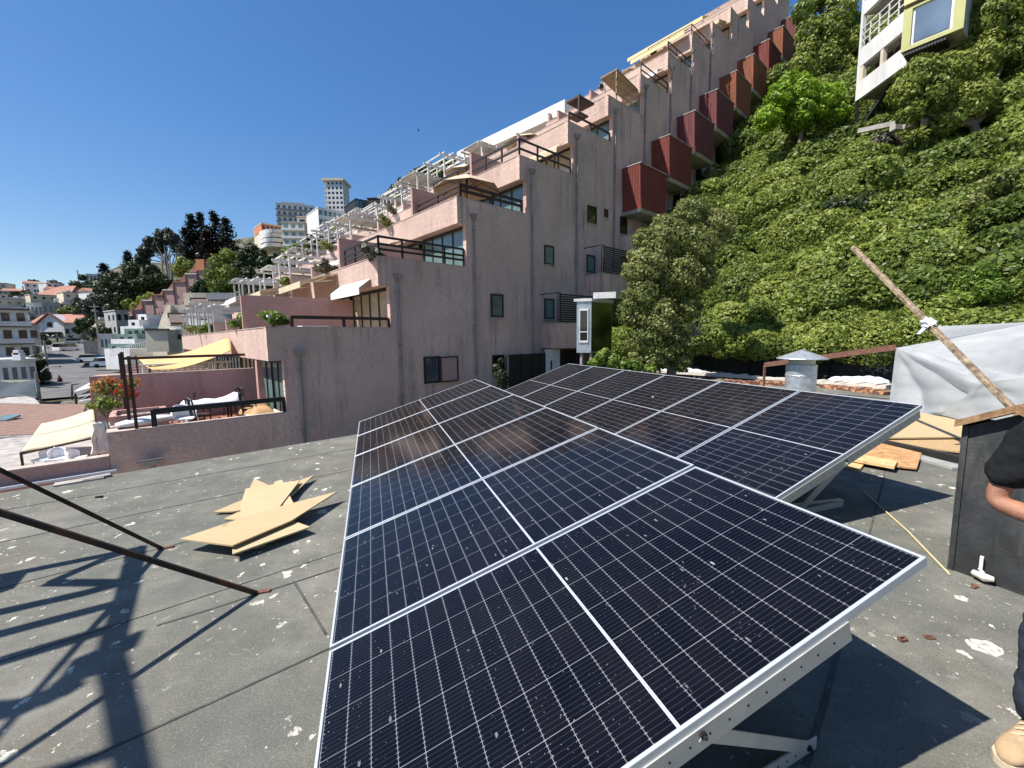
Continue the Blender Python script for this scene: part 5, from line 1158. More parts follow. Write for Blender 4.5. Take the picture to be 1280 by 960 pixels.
# ================================================================== white and yellow house on stilts, top right
def stilt_house():
    Y0 = 24.5
    t = thing('stilt_house', 'white house with a yellow-framed window and timber props, perched on the slope', 'house', at(1120, 165, Y0))
    # front wall plane runs up-right: take its direction from the slanting balcony bands
    A = at(1070, 126, Y0); B_ = CAM+ray(1133, 80)*((A.z-H)/ray(1133, 80).z)      # lower band bottom edge
    d = V((B_.x-A.x, B_.y-A.y, 0)); L = d.length; d.normalize(); q = V((-d.y, d.x, 0))
    if q.dot(A-CAM) < 0: q = -q
    def onw(px, py, off=0): 
        n_ = V((d.y, -d.x, 0)); return onpl(px, py, n_, n_.dot(A+q*off))
    ua = 0; zs = [onw(1072, 125).z, onw(1072, 104).z, onw(1072, 86).z, onw(1072, 65).z, onw(1078, 20).z, onw(1078, 5).z]
    Lw = (onw(1134, 60)-A).dot(d)
    def HB(u0, u1, z0, z1, off, dep, mt, nm):
        mb = MB(); mb.box(V((A.x, A.y, 0))+d*u0+q*off+Z*z0, d*(u1-u0), q*dep, Z*(z1-z0)); return mb.build(nm, M[mt] if isinstance(mt, str) else mt, t)
    HB(0, Lw, zs[0], zs[1], 0, .2, 'white', 'balcony_band')
    HB(0, Lw, zs[2], zs[3], 0, .2, 'white', 'balcony_band')
    HB(0, Lw, zs[4], zs[5], 0, .2, 'white', 'balcony_band')
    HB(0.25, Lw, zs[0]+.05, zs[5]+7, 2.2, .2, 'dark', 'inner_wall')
    for z in (zs[0], zs[2], zs[4]): HB(0.02, Lw-.02, z-.02+.05, z+.12, .2, 2.0, 'conc', 'floor')
    HB(0, .35, zs[1], zs[2], .02, .2, 'cream', 'pier'); HB(Lw*.47, Lw*.53, zs[1], zs[2], .02, .2, 'cream', 'pier')
    HB(Lw-.12, Lw+.05, zs[0]-.1, zs[5]+7, -.03, .4, 'white', 'corner_post'); HB(-.05, .12, zs[0], zs[5]+7, -.02, .2, 'white', 'corner_post')
    for u0, u1 in ((.4, Lw*.46), (Lw*.54, Lw-.15)):
        w = HB(u0, u1, zs[1]+.05, zs[2]-.1, .6, .1, 'brown', 'shutter')
    mb = MB()
    for z in (zs[3]+.35, zs[3]+.7, zs[3]+1.05): mb.bar(V((A.x, A.y, z))+d*.1, V((A.x, A.y, z))+d*(Lw-.1), .05, .05)
    for k in range(6): c = V((A.x, A.y, zs[3]))+d*(.1+(Lw-.2)*k/5); mb.bar(c, c+Z*1.08, .05, .05, up=d)
    for z in (zs[5]+.4, zs[5]+.8): mb.bar(V((A.x, A.y, z))+d*.1, V((A.x, A.y, z))+d*(Lw-.1), .05, .05)
    mb.build('railing', M['white'], t)
    # yellow box with a large window
    a = at(1137, 57, 19.3); b = at(1137, 14, 19.3); c = CAM+ray(1188, 36)*((a.z-H)/ray(1188, 36).z); e = c
    mb = MB(); dd = (c-a); dd.z = 0; nq = V((-dd.y, dd.x, 0)).normalized()
    if nq.dot(a-CAM) < 0: nq = -nq
    W_ = dd.length; dd.normalize(); z0, z1 = a.z, b.z; zt2 = z1+3.0; o = V((a.x, a.y, 0))
    def YB(u0, u1, za, zb, off, dep, mt, nm):
        mb = MB(); mb.box(o+dd*u0+nq*off+Z*za, dd*(u1-u0), nq*dep, Z*(zb-za)); return mb.build(nm, M[mt], t)
    YB(-.3, W_+.4, z0-.16, z0, 0, .15, 'lime', 'window_surround'); YB(-.3, W_+.4, z1, z1+.12, 0, .15, 'lime', 'window_surround'); YB(-.3, -.0, z0, z1, 0, .15, 'lime', 'window_surround'); YB(W_+.05, W_+.4, z0, z1, 0, .15, 'lime', 'window_surround')
    w = YB(-.0, W_+.05, z0, z1, .08, .08, 'white', 'window'); 
    mb = MB(); mb.box(o+dd*.1+nq*.05+Z*(z0+.1), dd*(W_-.15), nq*.02, Z*(z1-z0-.2)); mb.build('pane', glassy('blue_glass', (.16, .22, .30), .12), w)
    YB(-.3, W_+.4, z1+.22, z1+.55, -.1, .3, 'yellow', 'upper_band'); YB(-.3, W_+.4, z1+1.2, z1+4, .6, .2, 'lime', 'upper_wall')
    YB(-.28, W_+.38, z0-.16, z1+4, .2, 1.3, 'conc', 'room_box')
    mb = MB()
    for k in range(14): mb.box(o+dd*(k*W_/13-.2)+nq*.05+Z*(z0-.34), dd*.08, nq*.9, Z*.16)
    mb.build('floor_joists', M['dark'], t)
    mb = MB(); mb.bar(o+dd*-.3+nq*0+Z*(z1+.9), o+dd*(W_+.3)+Z*(z1+.9), .05, .05)
    for k in range(8): mb.bar(o+dd*(-.3+k*(W_+.6)/7)+Z*(z1+.55), o+dd*(-.3+k*(W_+.6)/7)+Z*(z1+.95), .04, .04, up=dd)
    mb.build('upper_railing', M['white'], t)
    # props, dark sheet painted for the shaded void underneath, retaining slab
    mb = MB(); b0 = V((A.x, A.y, zs[0])); mb.box(b0+d*.0+q*1.2-Z*3.0, d*(Lw+.5), q*.2, Z*3.0); mb.build('void_shade_sheet', M['dark'], t)
    mb = MB(); g0 = at(1072, 165, Y0); mb.bar(g0, V((A.x, A.y, zs[0]))+d*(Lw*.5)+q*.6, .12, .12); mb.bar(at(1071, 165, Y0), at(1071, 126, Y0), .12, .12, up=d); mb.build('steel_prop', M['dark'], t)
    mb = MB(); mb.bar(at(1128, 161, 20.2), at(1132, 100, 20.4), .14, .14, up=d); mb.bar(at(1121, 155, 20.3), at(1131, 118, 20.4), .12, .12); mb.build('timber_props', M['oldwood'], t)
    mb = MB(); mb.bar(at(1074, 164, 22.5), at(1140, 150, 20.3), .25, .22); mb.build('foundation_beam', M['conc'], t)
stilt_house()
q = at(1140, 152, 20.0); mb = MB(); mb.cbox(q-Z*.3, .6, .4, .7, .4); mb.cbox(q+V((-.5, .2, -.3)), .5, .3, .35, .1); tag(mb.build('rubble', M['conc'], loc=q), 'lumps of concrete rubble beside the timber props of the house on the slope', 'rubble')
# ================================================================== town on the left
def flatbuild(name, label, cat, px0, px1, pyt, Y, ang=0., depth=9., drop=8., floors=3, cols=3, fh=None, mt='white', glass='glassd', roofc=None, side=True, group=None, wfrac=(.55, .5), band=None, gable=None, ribbon=False):
    A = at(px0, pyt, Y); B_ = at(px1, pyt, Y); w = (B_-A).length; c = (A+B_)/2; top = c.z
    va = math.atan2(c.x, c.y); w2 = w*math.cos(va)/max(.4, math.cos(ang)); ang = ang-va
    ux = V((math.cos(ang), math.sin(ang), 0)); uy = V((-math.sin(ang), math.cos(ang), 0))
    o = V((c.x, c.y, 0))-ux*w2/2
    t = thing(name, label, cat, V((c.x, c.y, top-drop)), group)
    mb = MB(); mb.box(o+Z*(top-drop), ux*w2, uy*depth, Z*drop); mb.build('wall', M[mt], t)
    mb = MB(); mb.box(o-ux*.15-uy*.15+Z*top, ux*(w2+.3), uy*(depth+.3), Z*.3); mb.build('roof', M[roofc or mt], t)
    fh = fh or min(drop/ floors, 3.0)
    for f in range(floors):
        zz = top-fh*(f+1)+fh*.25
        if ribbon:
            mb = MB(); mb.box(o+ux*w2*.04-uy*.03+Z*zz, ux*w2*.92, uy*.04, Z*fh*wfrac[1]); mb.build('window', M[glass], t); continue
        for k in range(cols):
            ww = w2/cols*wfrac[0]; x = w2*(k+.5)/cols-ww/2
            mb = MB(); mb.box(o+ux*x-uy*.04+Z*zz, ux*ww, uy*.05, Z*fh*wfrac[1]); mb.build('window', M[glass], t)
        if band:
            mb = MB(); mb.box(o-ux*.2-uy*.6+Z*(zz-fh*.28), ux*(w2+.4), uy*.6, Z*fh*.28); mb.build('balcony', M[band], t)
        if side:
            e = o+(ux*w2 if ang+va < 0 else V((0, 0, 0)))
            for k in range(max(1, int(depth/3))):
                mb = MB(); mb.box(e+ux*(.0 if ang+va < 0 else -.04)+uy*(k*3+1)+Z*zz, ux*.04, uy*1.2, Z*fh*.45); mb.build('window', M[glass], t)
    global LASTB
    LASTB = (t, o, ux, uy, w2, top)
    return t, o, ux, uy, w2, top
AT = -BA   # angle whose local x runs along S
# --- nearest left: tiled roof, tarp roofs, white low house
t = thing('tiled_roof_house', 'low house with a faded terracotta tiled roof at the left edge, just beyond our roof', 'house', at(40, 560, 24))
def tile_near():
    n = NT('faded_tiles'); w = n.wco(); mp = n.mapping(w, (1, 1, 1), (0, 0, .2)); s_ = n.sep(mp)
    fx = n.math('FRACT', n.math('MULTIPLY', s_[0], 3.2)); fy = n.math('FRACT', n.math('MULTIPLY', s_[1], 2.2))
    col = n.ramp(n.noise(w, 3, 5, .7), [(.3, (.19, .11, .08)), (.6, (.27, .17, .125)), (.8, (.33, .24, .19))])
    l = n.math('MAXIMUM', n.math('LESS_THAN', fx, .22), n.math('LESS_THAN', fy, .12)); col = n.mixc(n.math('MULTIPLY', l, .75), col, (.12, .07, .05))
    n.bump(n.math('SUBTRACT', fx, fy), .6, .06); return n.out(col, .9)
M['tilenear'] = tile_near()
a = at(-60, 507, 29); b = at(108, 508, 29); c_ = at(95, 545, 22.5); d_ = at(-90, 550, 21)
mb = MB(); mb.prism([a, b, V((c_.x, c_.y, c_.z)), V((d_.x, d_.y, d_.z))], Z*.15); mb.build('roof', M['tilenear'], t)
mb = MB(); mb.hexa([V((d_.x, d_.y, -9)), V((c_.x, c_.y, -9)), V((b.x, b.y, -9)), V((a.x, a.y, -9))], [d_-Z*.2, c_-Z*.2, b-Z*.05, a-Z*.05]); mb.build('wall', M['conc'], t)
q0 = at(0, 530, 24.6); q1 = at(8, 530, 24.6); mb = MB(); mb.box(q0-V((.4, 0, -.12)), V((.8, 0, 0)), V((0, .75, .18)), Z*.12); mb.build('skylight', M['glassg'], t)
mb = MB(); mb.tube([d_+Z*.05-V((0, .1, 0)), c_+Z*.05-V((0, .1, 0))], .09, 6); mb.build('gutter', M['conc'], t)
t = thing('tarp_shed', 'shed covered by a dark blue-green tarp, left of the street', 'shed', at(22, 497, 36))
a = at(-20, 478, 40); b = at(48, 476, 40); c_ = at(48, 496, 34); d_ = at(-30, 498, 34); mb = MB(); mb.grid(lambda u, v: a.lerp(b, u).lerp(d_.lerp(c_, u), v)+Z*.12*math.sin(8*u+3*v), 16, 10); mb.build('tarp', M['tarpg'], t, smooth=True, solid=.05)
mb = MB(); mb.hexa([V((d_.x, d_.y, -9)), V((c_.x, c_.y, -9)), V((b.x, b.y, -9)), V((a.x, a.y, -9))], [d_-Z*.3, c_-Z*.3, b-Z*.3, a-Z*.3]); mb.build('wall', M['grey'], t)
mb = MB(); mb.bar(a, b, .25, .18); mb.build('ridge', M['cream'], t)
t = thing('grey_shed', 'grey flat shed roof between the tiled roof and the dark tarp', 'shed', at(20, 503, 30)); mb = MB(); a = at(-20, 505, 32); b = at(24, 495, 35); c_ = at(44, 500, 33); d_ = at(50, 507, 30); mb.prism([a, b, c_, d_], Z*.12); mb.build('roof', M['conc'], t); mb = MB(); mb.prism([V((p.x, p.y, -9)) for p in (a, b, c_, d_)], Z*(9+min(p.z for p in (a, b, c_, d_))-.1)); mb.build('wall', M['dark'], t)
flatbuild('low_white_house', 'low flat-roofed white house with a row of sash windows, left of the street', 'house', -12, 45, 452, 47, .12, 7, 6, 1, 5, 2.6, 'white', 'glass')
t, o, ux, uy, w2, top = flatbuild('white_apartment_block', 'white three-storey apartment block with dark-edged balconies at the left edge', 'building', -45, 35, 385, 70, .1, 9, 14, 4, 4, 2.9, 'white', 'glassd', band='white')
mb = MB(); 
for f in range(4): mb.box(o-ux*.25-uy*.65+Z*(top-2.9*f-.25), ux*(w2+.5), uy*.7, Z*.16)
mb.build('dark_edging', M['frame'], t)
flatbuild('white_block_annex', 'plain grey-white rear wing behind the white apartment block', 'building', 33, 49, 408, 82, .1, 10, 12, 3, 1, 3, 'grey', 'glassd')
mb = MB(); q = at(24, 449, 46.6); mb.cbox(V((q.x, q.y, q.z-.1)), .9, .5, .8); mb.cbox(V((q.x, q.y, q.z+.5)), .6, .5, .5); tag(mb.build('roof_ventilator', M['whitep'], loc=q), 'white box ventilator on the roof of the low white house', 'ventilator')
# gable house
t = thing('gabled_house', 'white gabled house with a red tiled roof at the head of the street', 'house', at(68, 425, 135))
Yg = 135; a = at(41, 404, Yg); b = at(93, 404, Yg); rz = at(68, 392, Yg).z; ez = a.z; gz = at(68, 425, Yg).z-3; w = (b-a).length; o = V((a.x, a.y, 0)); ux = V((1, 0, 0)); uy = V((0, 1, 0))
mb = MB(); mb.box(o+Z*gz, ux*w, uy*8, Z*(ez-gz)); mb.build('wall', M['white'], t)
mb = MB(); mb.prism([o+ux*-.8-uy*.6+Z*ez, o-ux*.8+uy*4+Z*rz, o-ux*.8+uy*8.6+Z*ez], ux*(w+1.6)); 
mb.build('roof', M['tilefar'], t)
g0 = w*.22; g1 = w*.83; mb = MB(); mb.prism([o+ux*g0-uy*1.2+Z*(ez-.2), o+ux*g1-uy*1.2+Z*(ez-.2), o+ux*(g0+g1)/2-uy*1.2+Z*(rz-.2)], uy*3.5); mb.prism([o+ux*g0-uy*1.2+Z*gz, o+ux*g1-uy*1.2+Z*gz, o+ux*g1-uy*1.2+Z*(ez-.2), o+ux*g0-uy*1.2+Z*(ez-.2)], uy*1.4); mb.build('gable', M['white'], t)
mb = MB(); mid_ = o+ux*(g0+g1)/2+Z*(rz+.1); 
mb.bar(o+ux*(g0-.8)-uy*1.4+Z*(ez-.5), mid_-uy*1.4, .8, .3); mb.bar(o+ux*(g1+.8)-uy*1.4+Z*(ez-.5), mid_-uy*1.4, .8, .3); mb.build('gable_edge', M['rust'], t)
for x, zz, ww in ((.5, -1.2, 1.6), (.3, -4.5, 1.5), (.5, -4.5, 3), (.72, -4.5, 1.5), (.9, -3.5, 1)):
    mb = MB(); mb.box(o+ux*(w*x-ww/2)-uy*1.3+Z*(ez+zz), ux*ww, uy*.05, Z*1.5); mb.build('window', M['glassd'], t)
mb = MB(); mb.box(o+ux*w*.3-uy*3+Z*(ez-4.8+1.6), ux*w*.45, uy*2, Z*.3); mb.build('porch_roof', M['dark'], t)
flatbuild('grey_garden_wall', 'grey stone block wall jutting beside the parked cars', 'wall', 104, 123, 428, 92, -.1, 5, 6, 1, 1, 2, 'conc', 'conc', side=False)
# hill houses
for args in [('red_roof_mansion', 'wide house with a large pinkish red roof on the skyline at the left', 'house', 31, 85, 373, 215, .05, 14, 14, 1, 7, 3, 'cream', 'glassd', 'tilefar'),
             ('white_modern_house', 'white modern house with a blank facade below the big red roof', 'house', 32, 52, 379, 175, -.1, 10, 10, 1, 4, 6, 'white', 'glassd'),
             ('grey_modern_house', 'grey flat-roofed house right of the white modern house', 'house', 52, 74, 379, 178, -.1, 10, 10, 1, 3, 5, 'grey', 'glassd'),
             ('yellow_house', 'pale yellow house on the left skyline behind the apartment block', 'house', 11, 32, 375, 190, .1, 9, 12, 1, 3, 4, 'yellow', 'glassd'),
             ('white_cube_house', 'small white cube house above the grey modern house', 'house', 67, 73, 374, 182, 0, 5, 6, 1, 1, 4, 'white', 'glassd'),
             ('pale_block', 'pale flat block at the far left edge of the skyline', 'building', -14, 9, 371, 300, .1, 12, 20, 2, 5, 4, 'white', 'glass'),
             ('hill_villa', 'white banded villa peeking above the trees on the far skyline', 'house', 107, 129, 343, 300, -.1, 12, 16, 3, 5, 4, 'white', 'glassd'),
             ('small_hill_house', 'small white house among bushes right of the red roof', 'house', 79, 87, 378, 170, 0, 6, 6, 1, 2, 3, 'white', 'glassd'),
             ('hill_cottage', 'tiny pale cottage half hidden by trees above the red roof', 'house', 88, 97, 371, 200, -.2, 6, 6, 1, 2, 3, 'cream', 'glassd'),
             ('grey_concrete_house', 'grey concrete house behind the stepped red roofs', 'house', 144, 161, 389, 112, .3, 8, 10, 2, 2, 3.2, 'grey', 'glassd'),
             ('yellow_row_house', 'small pale yellow house facing the street between the parked cars and the glass terraces', 'house', 140, 150, 440, 70, -.3, 6, 5, 1, 2, 2.6, 'yellow', 'glassd', 'tilefar'),
             ('brick_row_house', 'low house with a brownish roof right behind the grey stone block wall', 'house', 118, 134, 424, 98, -.1, 7, 6, 1, 3, 2.6, 'cream', 'glassd', 'tilefar'),
             ('hedge_house', 'white bungalow with a tiled roof between the gabled house and the dark trees', 'house', 94, 104, 396, 150, .1, 7, 6, 1, 2, 2.8, 'white', 'glassd', 'tilefar'),
             ('grey_roof_house', 'grey flat house left of the gabled house, behind the apartment block', 'house', 36, 45, 393, 150, .1, 7, 9, 2, 1, 2.8, 'grey', 'glassd'),
             ('ochre_house', 'small ochre house on the slope above the white bungalow', 'house', 100, 112, 384, 175, .1, 7, 7, 1, 2, 2.8, 'yellow', 'glassd', 'tilefar'),
             ('white_hill_house', 'little white house at the right edge of the big red roof', 'house', 86, 94, 366, 220, .1, 7, 7, 1, 2, 2.8, 'white', 'glassd'),
             ('white_low_block', 'white flat block at the right side of the street', 'house', 124, 140, 419, 84, -.3, 8, 8, 2, 3, 3.2, 'white', 'glass')]:
    flatbuild(*args)
# hipped red roof on the mansion
a = at(31, 373, 215); b = at(85, 373, 215); rz = at(55, 358, 222).z; mb = MB(); c0 = V((a.x-1, a.y-1, a.z+.3)); c1 = V((b.x+1, b.y-1, b.z+.3)); c2 = c1+V((0, 16, 0)); c3 = c0+V((0, 16, 0)); r0 = V(((a.x*.45+b.x*.55), a.y+7, rz)); r1 = V((a.x*.1+b.x*.9, a.y+7, rz))
mb.add([c0, c1, c2, c3, r0, r1], [(0, 1, 5, 4), (1, 2, 5), (2, 3, 4, 5), (3, 0, 4), (0, 3, 2, 1)]); par = [o for o in COL.objects if o.name.startswith('red_roof_mansion')][0]; mb.build('hipped_roof', M['tilefar'], par)
# stepped pink building across the valley
t = thing('far_stepped_building', 'distant stair-stepped pink building with tiled edges climbing the wooded hill', 'building', at(200, 400, 118))
steps = [(262, 326), (246, 340), (232, 350), (217, 360), (204, 366), (191, 373), (178, 384), (166, 392), (155, 402), (142, 410)]
Yb = 118
for k in range(len(steps)-1):
    (x1, y1), (x0, y0) = steps[k], steps[k+1]; a = at(x0, y1+3, Yb); b = at(x1, y1+3, Yb); low = at(x0, min(y1+46, 425), Yb).z
    mb = MB(); mb.box(V((a.x, a.y, low-2)), V((b.x-a.x, 0, 0)), V((-2, 9, 0)), Z*(a.z-low+2)); mb.build('wall', M['pink2'], t)
    mb = MB(); r0 = at(x0-3, y1+5+ (y0-y1)*.4, Yb-.5); mb.hexa([V((a.x, a.y-.3, a.z)), V((b.x, b.y-.3, b.z)), V((b.x-1.5, b.y+9, b.z)), V((a.x-1.5, a.y+9, a.z))], [V((a.x, a.y-.3, a.z+.25)), V((b.x, b.y-.3, b.z+.25+(.0))), V((b.x-1.5, b.y+9, b.z+.25)), V((a.x-1.5, a.y+9, a.z+.25))]); mb.build('terrace_roof', M['white'] if k % 2 else M['tilefar'], t)
    mb = MB(); mb.prism([V((a.x, a.y-.25, a.z)), V((a.x-2.2, a.y-.25, a.z-2.4)), V((a.x, a.y-.25, a.z-2.4))], V((-.5, 6, 0))); mb.build('tiled_slope', M['tilefar'], t)
a = at(246, 338, Yb); mb = MB(); mb.box(V((a.x, a.y-.2, a.z)), V((2.3, 0, 0)), V((0, 4, 0)), Z*3); mb.build('chimney', M['orange'], t)
# cream building with round bays
t = thing('round_bay_building', 'cream terraced building with rounded flank walls and brown balconies, beyond the agapanthus plants', 'building', at(225, 440, 62))
def rb(px0, px1, pyt, pyb, Y, dep, mt, nm, ang=.15):
    a = at(px0, pyt, Y); b = at(px1, pyt, Y); z0 = at(px0, pyb, Y).z; ux = V((math.cos(ang), math.sin(ang), 0)); uy = V((-math.sin(ang), math.cos(ang), 0)); mb = MB(); mb.box(V((a.x, a.y, z0)), ux*(b-a).length, uy*dep, Z*(a.z-z0)); return mb.build(nm, M[mt], t)
def curved(px0, px1, pyt, pyb, Y, mt):
    pts = []; 
    for k in range(11): 
        u = k/10; x = px0+(px1-px0)*u; y = pyb+(pyt-pyb)*math.sin(u*math.pi/2)**.8; pts.append(at(x, y, Y))
    pts.append(at(px1, pyb, Y)); mb = MB(); mb.prism(pts, V((-.5, 3, 0))); mb.build('round_flank', M[mt], t)
rb(205, 233, 381, 445, 62, 6, 'cream', 'block'); curved(191, 213, 381, 445, 61.6, 'cream')
rb(209, 234, 391, 405, 61.5, .3, 'brown', 'balcony'); rb(211, 232, 393, 403, 61.3, .15, 'soffit', 'balcony_screen')
rb(229, 262, 366, 440, 64, 6, 'cream', 'block'); rb(237, 260, 372, 386, 63.5, .3, 'brown', 'balcony'); rb(239, 258, 374, 384, 63.3, .15, 'soffit', 'balcony_screen')
rb(232, 264, 386, 440, 61.0, 2, 'white', 'lower_wall'); rb(247, 258, 395, 400, 60.9, .1, 'glassd', 'window')
rb(257, 292, 366, 374, 60, 4, 'grey', 'roof_slab'); rb(262, 285, 374, 440, 61, 4, 'grey', 'block')
rb(181, 206, 412, 440, 56, 3, 'cream', 'block'); rb(180, 207, 411, 413, 55.8, .3, 'brown', 'balcony_rail')
rb(205, 236, 408, 412, 58, 3, 'white', 'roof_slab'); rb(206, 236, 412, 445, 58.4, 3, 'white', 'lower_wall'); rb(222, 230, 418, 424, 58.3, .1, 'glassd', 'window')
# green-glass terraces house
t = thing('glass_terrace_house', 'white stepped house with greenish glass terraces at the right side of the street', 'house', at(155, 445, 62))
for x0, x1, yt, Y, mt in ((155, 190, 411, 74, 'glassg'), (150, 188, 408, 76, 'white'), (143, 180, 418, 70, 'glassg'), (138, 178, 424, 68, 'white'), (134, 172, 430, 64, 'glassg'), (130, 172, 436, 62, 'white'), (160, 178, 400, 80, 'white'), (172, 186, 393, 82, 'white')): rb(x0, x1, yt, yt+26, Y, 5, mt, 'terrace' if mt == 'glassg' else 'wall', -.25)
for x0, y0, Y in ((160, 414, 73.8), (168, 413, 73.8), (177, 413, 73.8), (150, 421, 69.8), (160, 421, 69.8), (140, 433, 63.8), (150, 433, 63.8), (176, 396, 81.5), (164, 403, 79.5)): rb(x0, x0+5, y0, y0+4, Y-.8, .1, 'glassd', 'window', -.25)
mb = MB()
for k in range(18): q = at(139+k*2.6, 446-k*.6, 60); mb.bar(q, q+Z*1.1, .05, .05, up=V((1, 0, 0)))
mb.bar(at(138, 436.5, 60), at(186, 426, 60), .08); mb.build('railing', M['white'], t)
# hill-top apartment blocks
flatbuild('orange_band_condo', 'hilltop condominium with an orange storey above white curved balconies', 'building', 327, 352, 281, 185, .25, 14, 26, 1, 5, 3.2, 'cream', 'glassd')
t, o_, ux_, uy_, w_, tp_ = LASTB; mb = MB(); mb.box(o_-ux_*.1-uy_*.02+Z*(tp_-3.4), ux_*(w_+.2), uy_*13, Z*3.2); mb.build('orange_storey', M['orange'], t)
t = [o for o in COL.objects if o.name.startswith('orange_band_condo')][0]
for k, (y, x0, x1) in enumerate(((290, 324, 358), (295, 325, 353), (301, 325, 352), (307, 327, 350))):
    a = at(x0, y, 183); b = at(x1, y-3, 183); mb = MB(); n = 10; pts = []
    for i in range(n+1): u = i/n; p = a.lerp(b, u); pts.append(p-V((0, 1, 0))*3.2*math.sin(math.pi*u))
    pts += [b+V((0, 8, 0)), a+V((0, 8, 0))]; mb.prism(pts, -Z*1.5); mb.build('curved_balcony', M['white'], t)
flatbuild('glass_condo', 'hilltop condominium with greenish glazing and white slabs, stepping down to the right', 'building', 352, 380, 278, 175, -.35, 14, 22, 5, 3, 3.2, 'cream', 'glassg', band='white')
flatbuild('brown_condo', 'tall beige-brown condominium wing behind the glass one', 'building', 371, 396, 271, 188, -.5, 12, 26, 4, 2, 4, 'soffit', 'glassd')
flatbuild('crown_condo', 'pale banded condominium forming the top of the hill left of the tower', 'building', 345, 392, 256, 215, -.1, 16, 26, 6, 7, 3.0, 'white', 'glass', band='grey')
flatbuild('crown_condo_penthouse', 'rooftop penthouse with plant room on the pale banded condominium', 'building', 352, 380, 254, 219, -.1, 8, 1.6, 1, 6, 1.4, 'grey', 'glass')
t, o, ux, uy, w2, top = flatbuild('residential_tower', 'tall slim residential tower with many small windows, highest on the hill', 'tower', 408, 428, 226, 300, -.35, 13, 60, 14, 4, 3.3, 'white', 'glassd')
mb = MB(); mb.box(o-ux*3-uy*1+Z*top, ux*(w2+4), uy*16, Z*1.6); mb.build('crown_slab', M['cream'], t); mb = MB()
for f in range(13): mb.box(o-ux*2.6+uy*1+Z*(top-3.3*f-3.6), ux*2.6, uy*11, Z*.9)
mb.build('side_balconies', M['cream'], t)
flatbuild('white_glass_block', 'white four-storey block with continuous glazing below the tower', 'building', 398, 433, 263, 165, .35, 14, 22, 4, 6, 3.3, 'white', 'glassg', wfrac=(.7, .55), side=False)
flatbuild('white_block_end', 'plain pale end wing of the white glazed block, facing us', 'building', 432, 446, 257, 160, -.25, 10, 22, 4, 1, 3.3, 'white', 'glass', wfrac=(.3, .4))
flatbuild('black_glass_house', 'black modern building with a large glass front near the skyline', 'building', 444, 460, 251, 150, .35, 12, 14, 2, 3, 5, 'dark', 'glassg', wfrac=(.8, .85), side=False)
flatbuild('black_house_wing', 'black side wing of the modern building, sloping towards the pergolas', 'building', 459, 482, 248, 148, -.35, 8, 14, 1, 1, 3, 'dark', 'dark', side=False)

# ================================================================== street, cars, people, poles
def groundpt(px, py, Y): q = at(px, py, Y); return q
road = ROADPX
mb = MB(); pv = [at(*p)+Z*.25 for p in road]; wd = 5.0; L_ = []; R__ = []
for i, p in enumerate(pv):
    d_ = (pv[min(i+1, len(pv)-1)]-pv[max(0, i-1)]); d_.z = 0; d_.normalize(); q = Z.cross(d_); k = 3.0 if i < 1 else 4.2; L_.append(p+q*k); R__.append(p-q*(k+(2.5 if 2 <= i <= 5 else 0)))
n = len(pv); mb.add(L_+R__, [(i, i+1, n+i+1, n+i) for i in range(n-1)]); struct(mb.build('road', M['asph']))
mb = MB(); L2 = []; 
for i, p in enumerate(L_):
    d_ = (pv[min(i+1, n-1)]-pv[max(0, i-1)]); d_.z = 0; d_.normalize(); L2.append(p+Z.cross(d_)*1.8)
mb.hexa; 
for i in range(n-1): mb.hexa([L_[i]-Z*.1, L2[i]-Z*.1, L2[i+1]-Z*.1, L_[i+1]-Z*.1], [L_[i]+Z*.12, L2[i]+Z*.12, L2[i+1]+Z*.12, L_[i+1]+Z*.12])
struct(mb.build('pavement', M['pave']))
M['tyre'] = simple('tyre', (.015, .015, .015), .9)
def car(px, py, Y, ang, col, label, L=4.3, W=1.8, Hh=1.5, van=False):
    q = at(px, py, Y); t = thing('parked_car', label, 'car', q, 'cars on the street'); ux = V((math.cos(ang), math.sin(ang), 0)); uy = V((-math.sin(ang), math.cos(ang), 0))
    def C_(x, y, z): return q+ux*x*L/2+uy*y*W/2+Z*z*Hh
    mb = MB(); prof = [(-1, .2), (-1, .52), (-.9, .62), (-.55, .64), (.55, .64), (.92, .56), (1, .45), (1, .2)]
    mb.prism([C_(x, -1, z) for x, z in prof], uy*W); mb.build('body', simple('car_paint', col, .25, .05, spec=.6), t)
    prof2 = [(-.88, .62), (-.72, .98), (.15, 1.0), (.5, .64)] if not van else [(-.97, .62), (-.92, 1.05), (.5, 1.05), (.8, .62)]
    mb = MB(); mb.prism([C_(x, -.86, z) for x, z in prof2], uy*W*.86); mb.build('cabin', M['glassd'], t)
    mb = MB(); mb.box(C_(prof2[1][0]+.03, -.8, prof2[1][1]), ux*L/2*(prof2[2][0]-prof2[1][0]-.06), uy*W*.8, Z*.05); mb.build('car_roof', simple('car_roof_paint', col, .25, .05, spec=.6), t)
    for x in (-.62, .62):
        for y in (-1.0, .82): mb = MB(); mb.tube([C_(x, y, .2), C_(x, y+.18, .2)], .32, 12); mb.build('wheel', M['tyre'], t)
    for y in (-.7, .7): mb = MB(); mb.box(C_(1.0, y-.12, .42), ux*.03, uy*.25, Z*.12); mb.build('headlight', M['whitep'], t)
def rz(px, py, Y): return (px, py, Y)
car(118, 453, 78, .1, (.60, .62, .64), 'silver-white estate car parked at the right kerb', 4.6)
car(126, 464, 70, .35, (.05, .06, .08), 'dark car parked nearer than the silver-white one at the right kerb')
car(84, 440, 98, 1.45, (.75, .75, .75), 'white van driving down the street in the shade', 4.4, 1.9, 1.9, True)
car(95, 430, 118, .2, (.30, .32, .35), 'grey car parked across the head of the street')
car(138, 459, 66, .5, (.75, .76, .78), 'white car half hidden behind the timber posts of the terrace', 4.2)
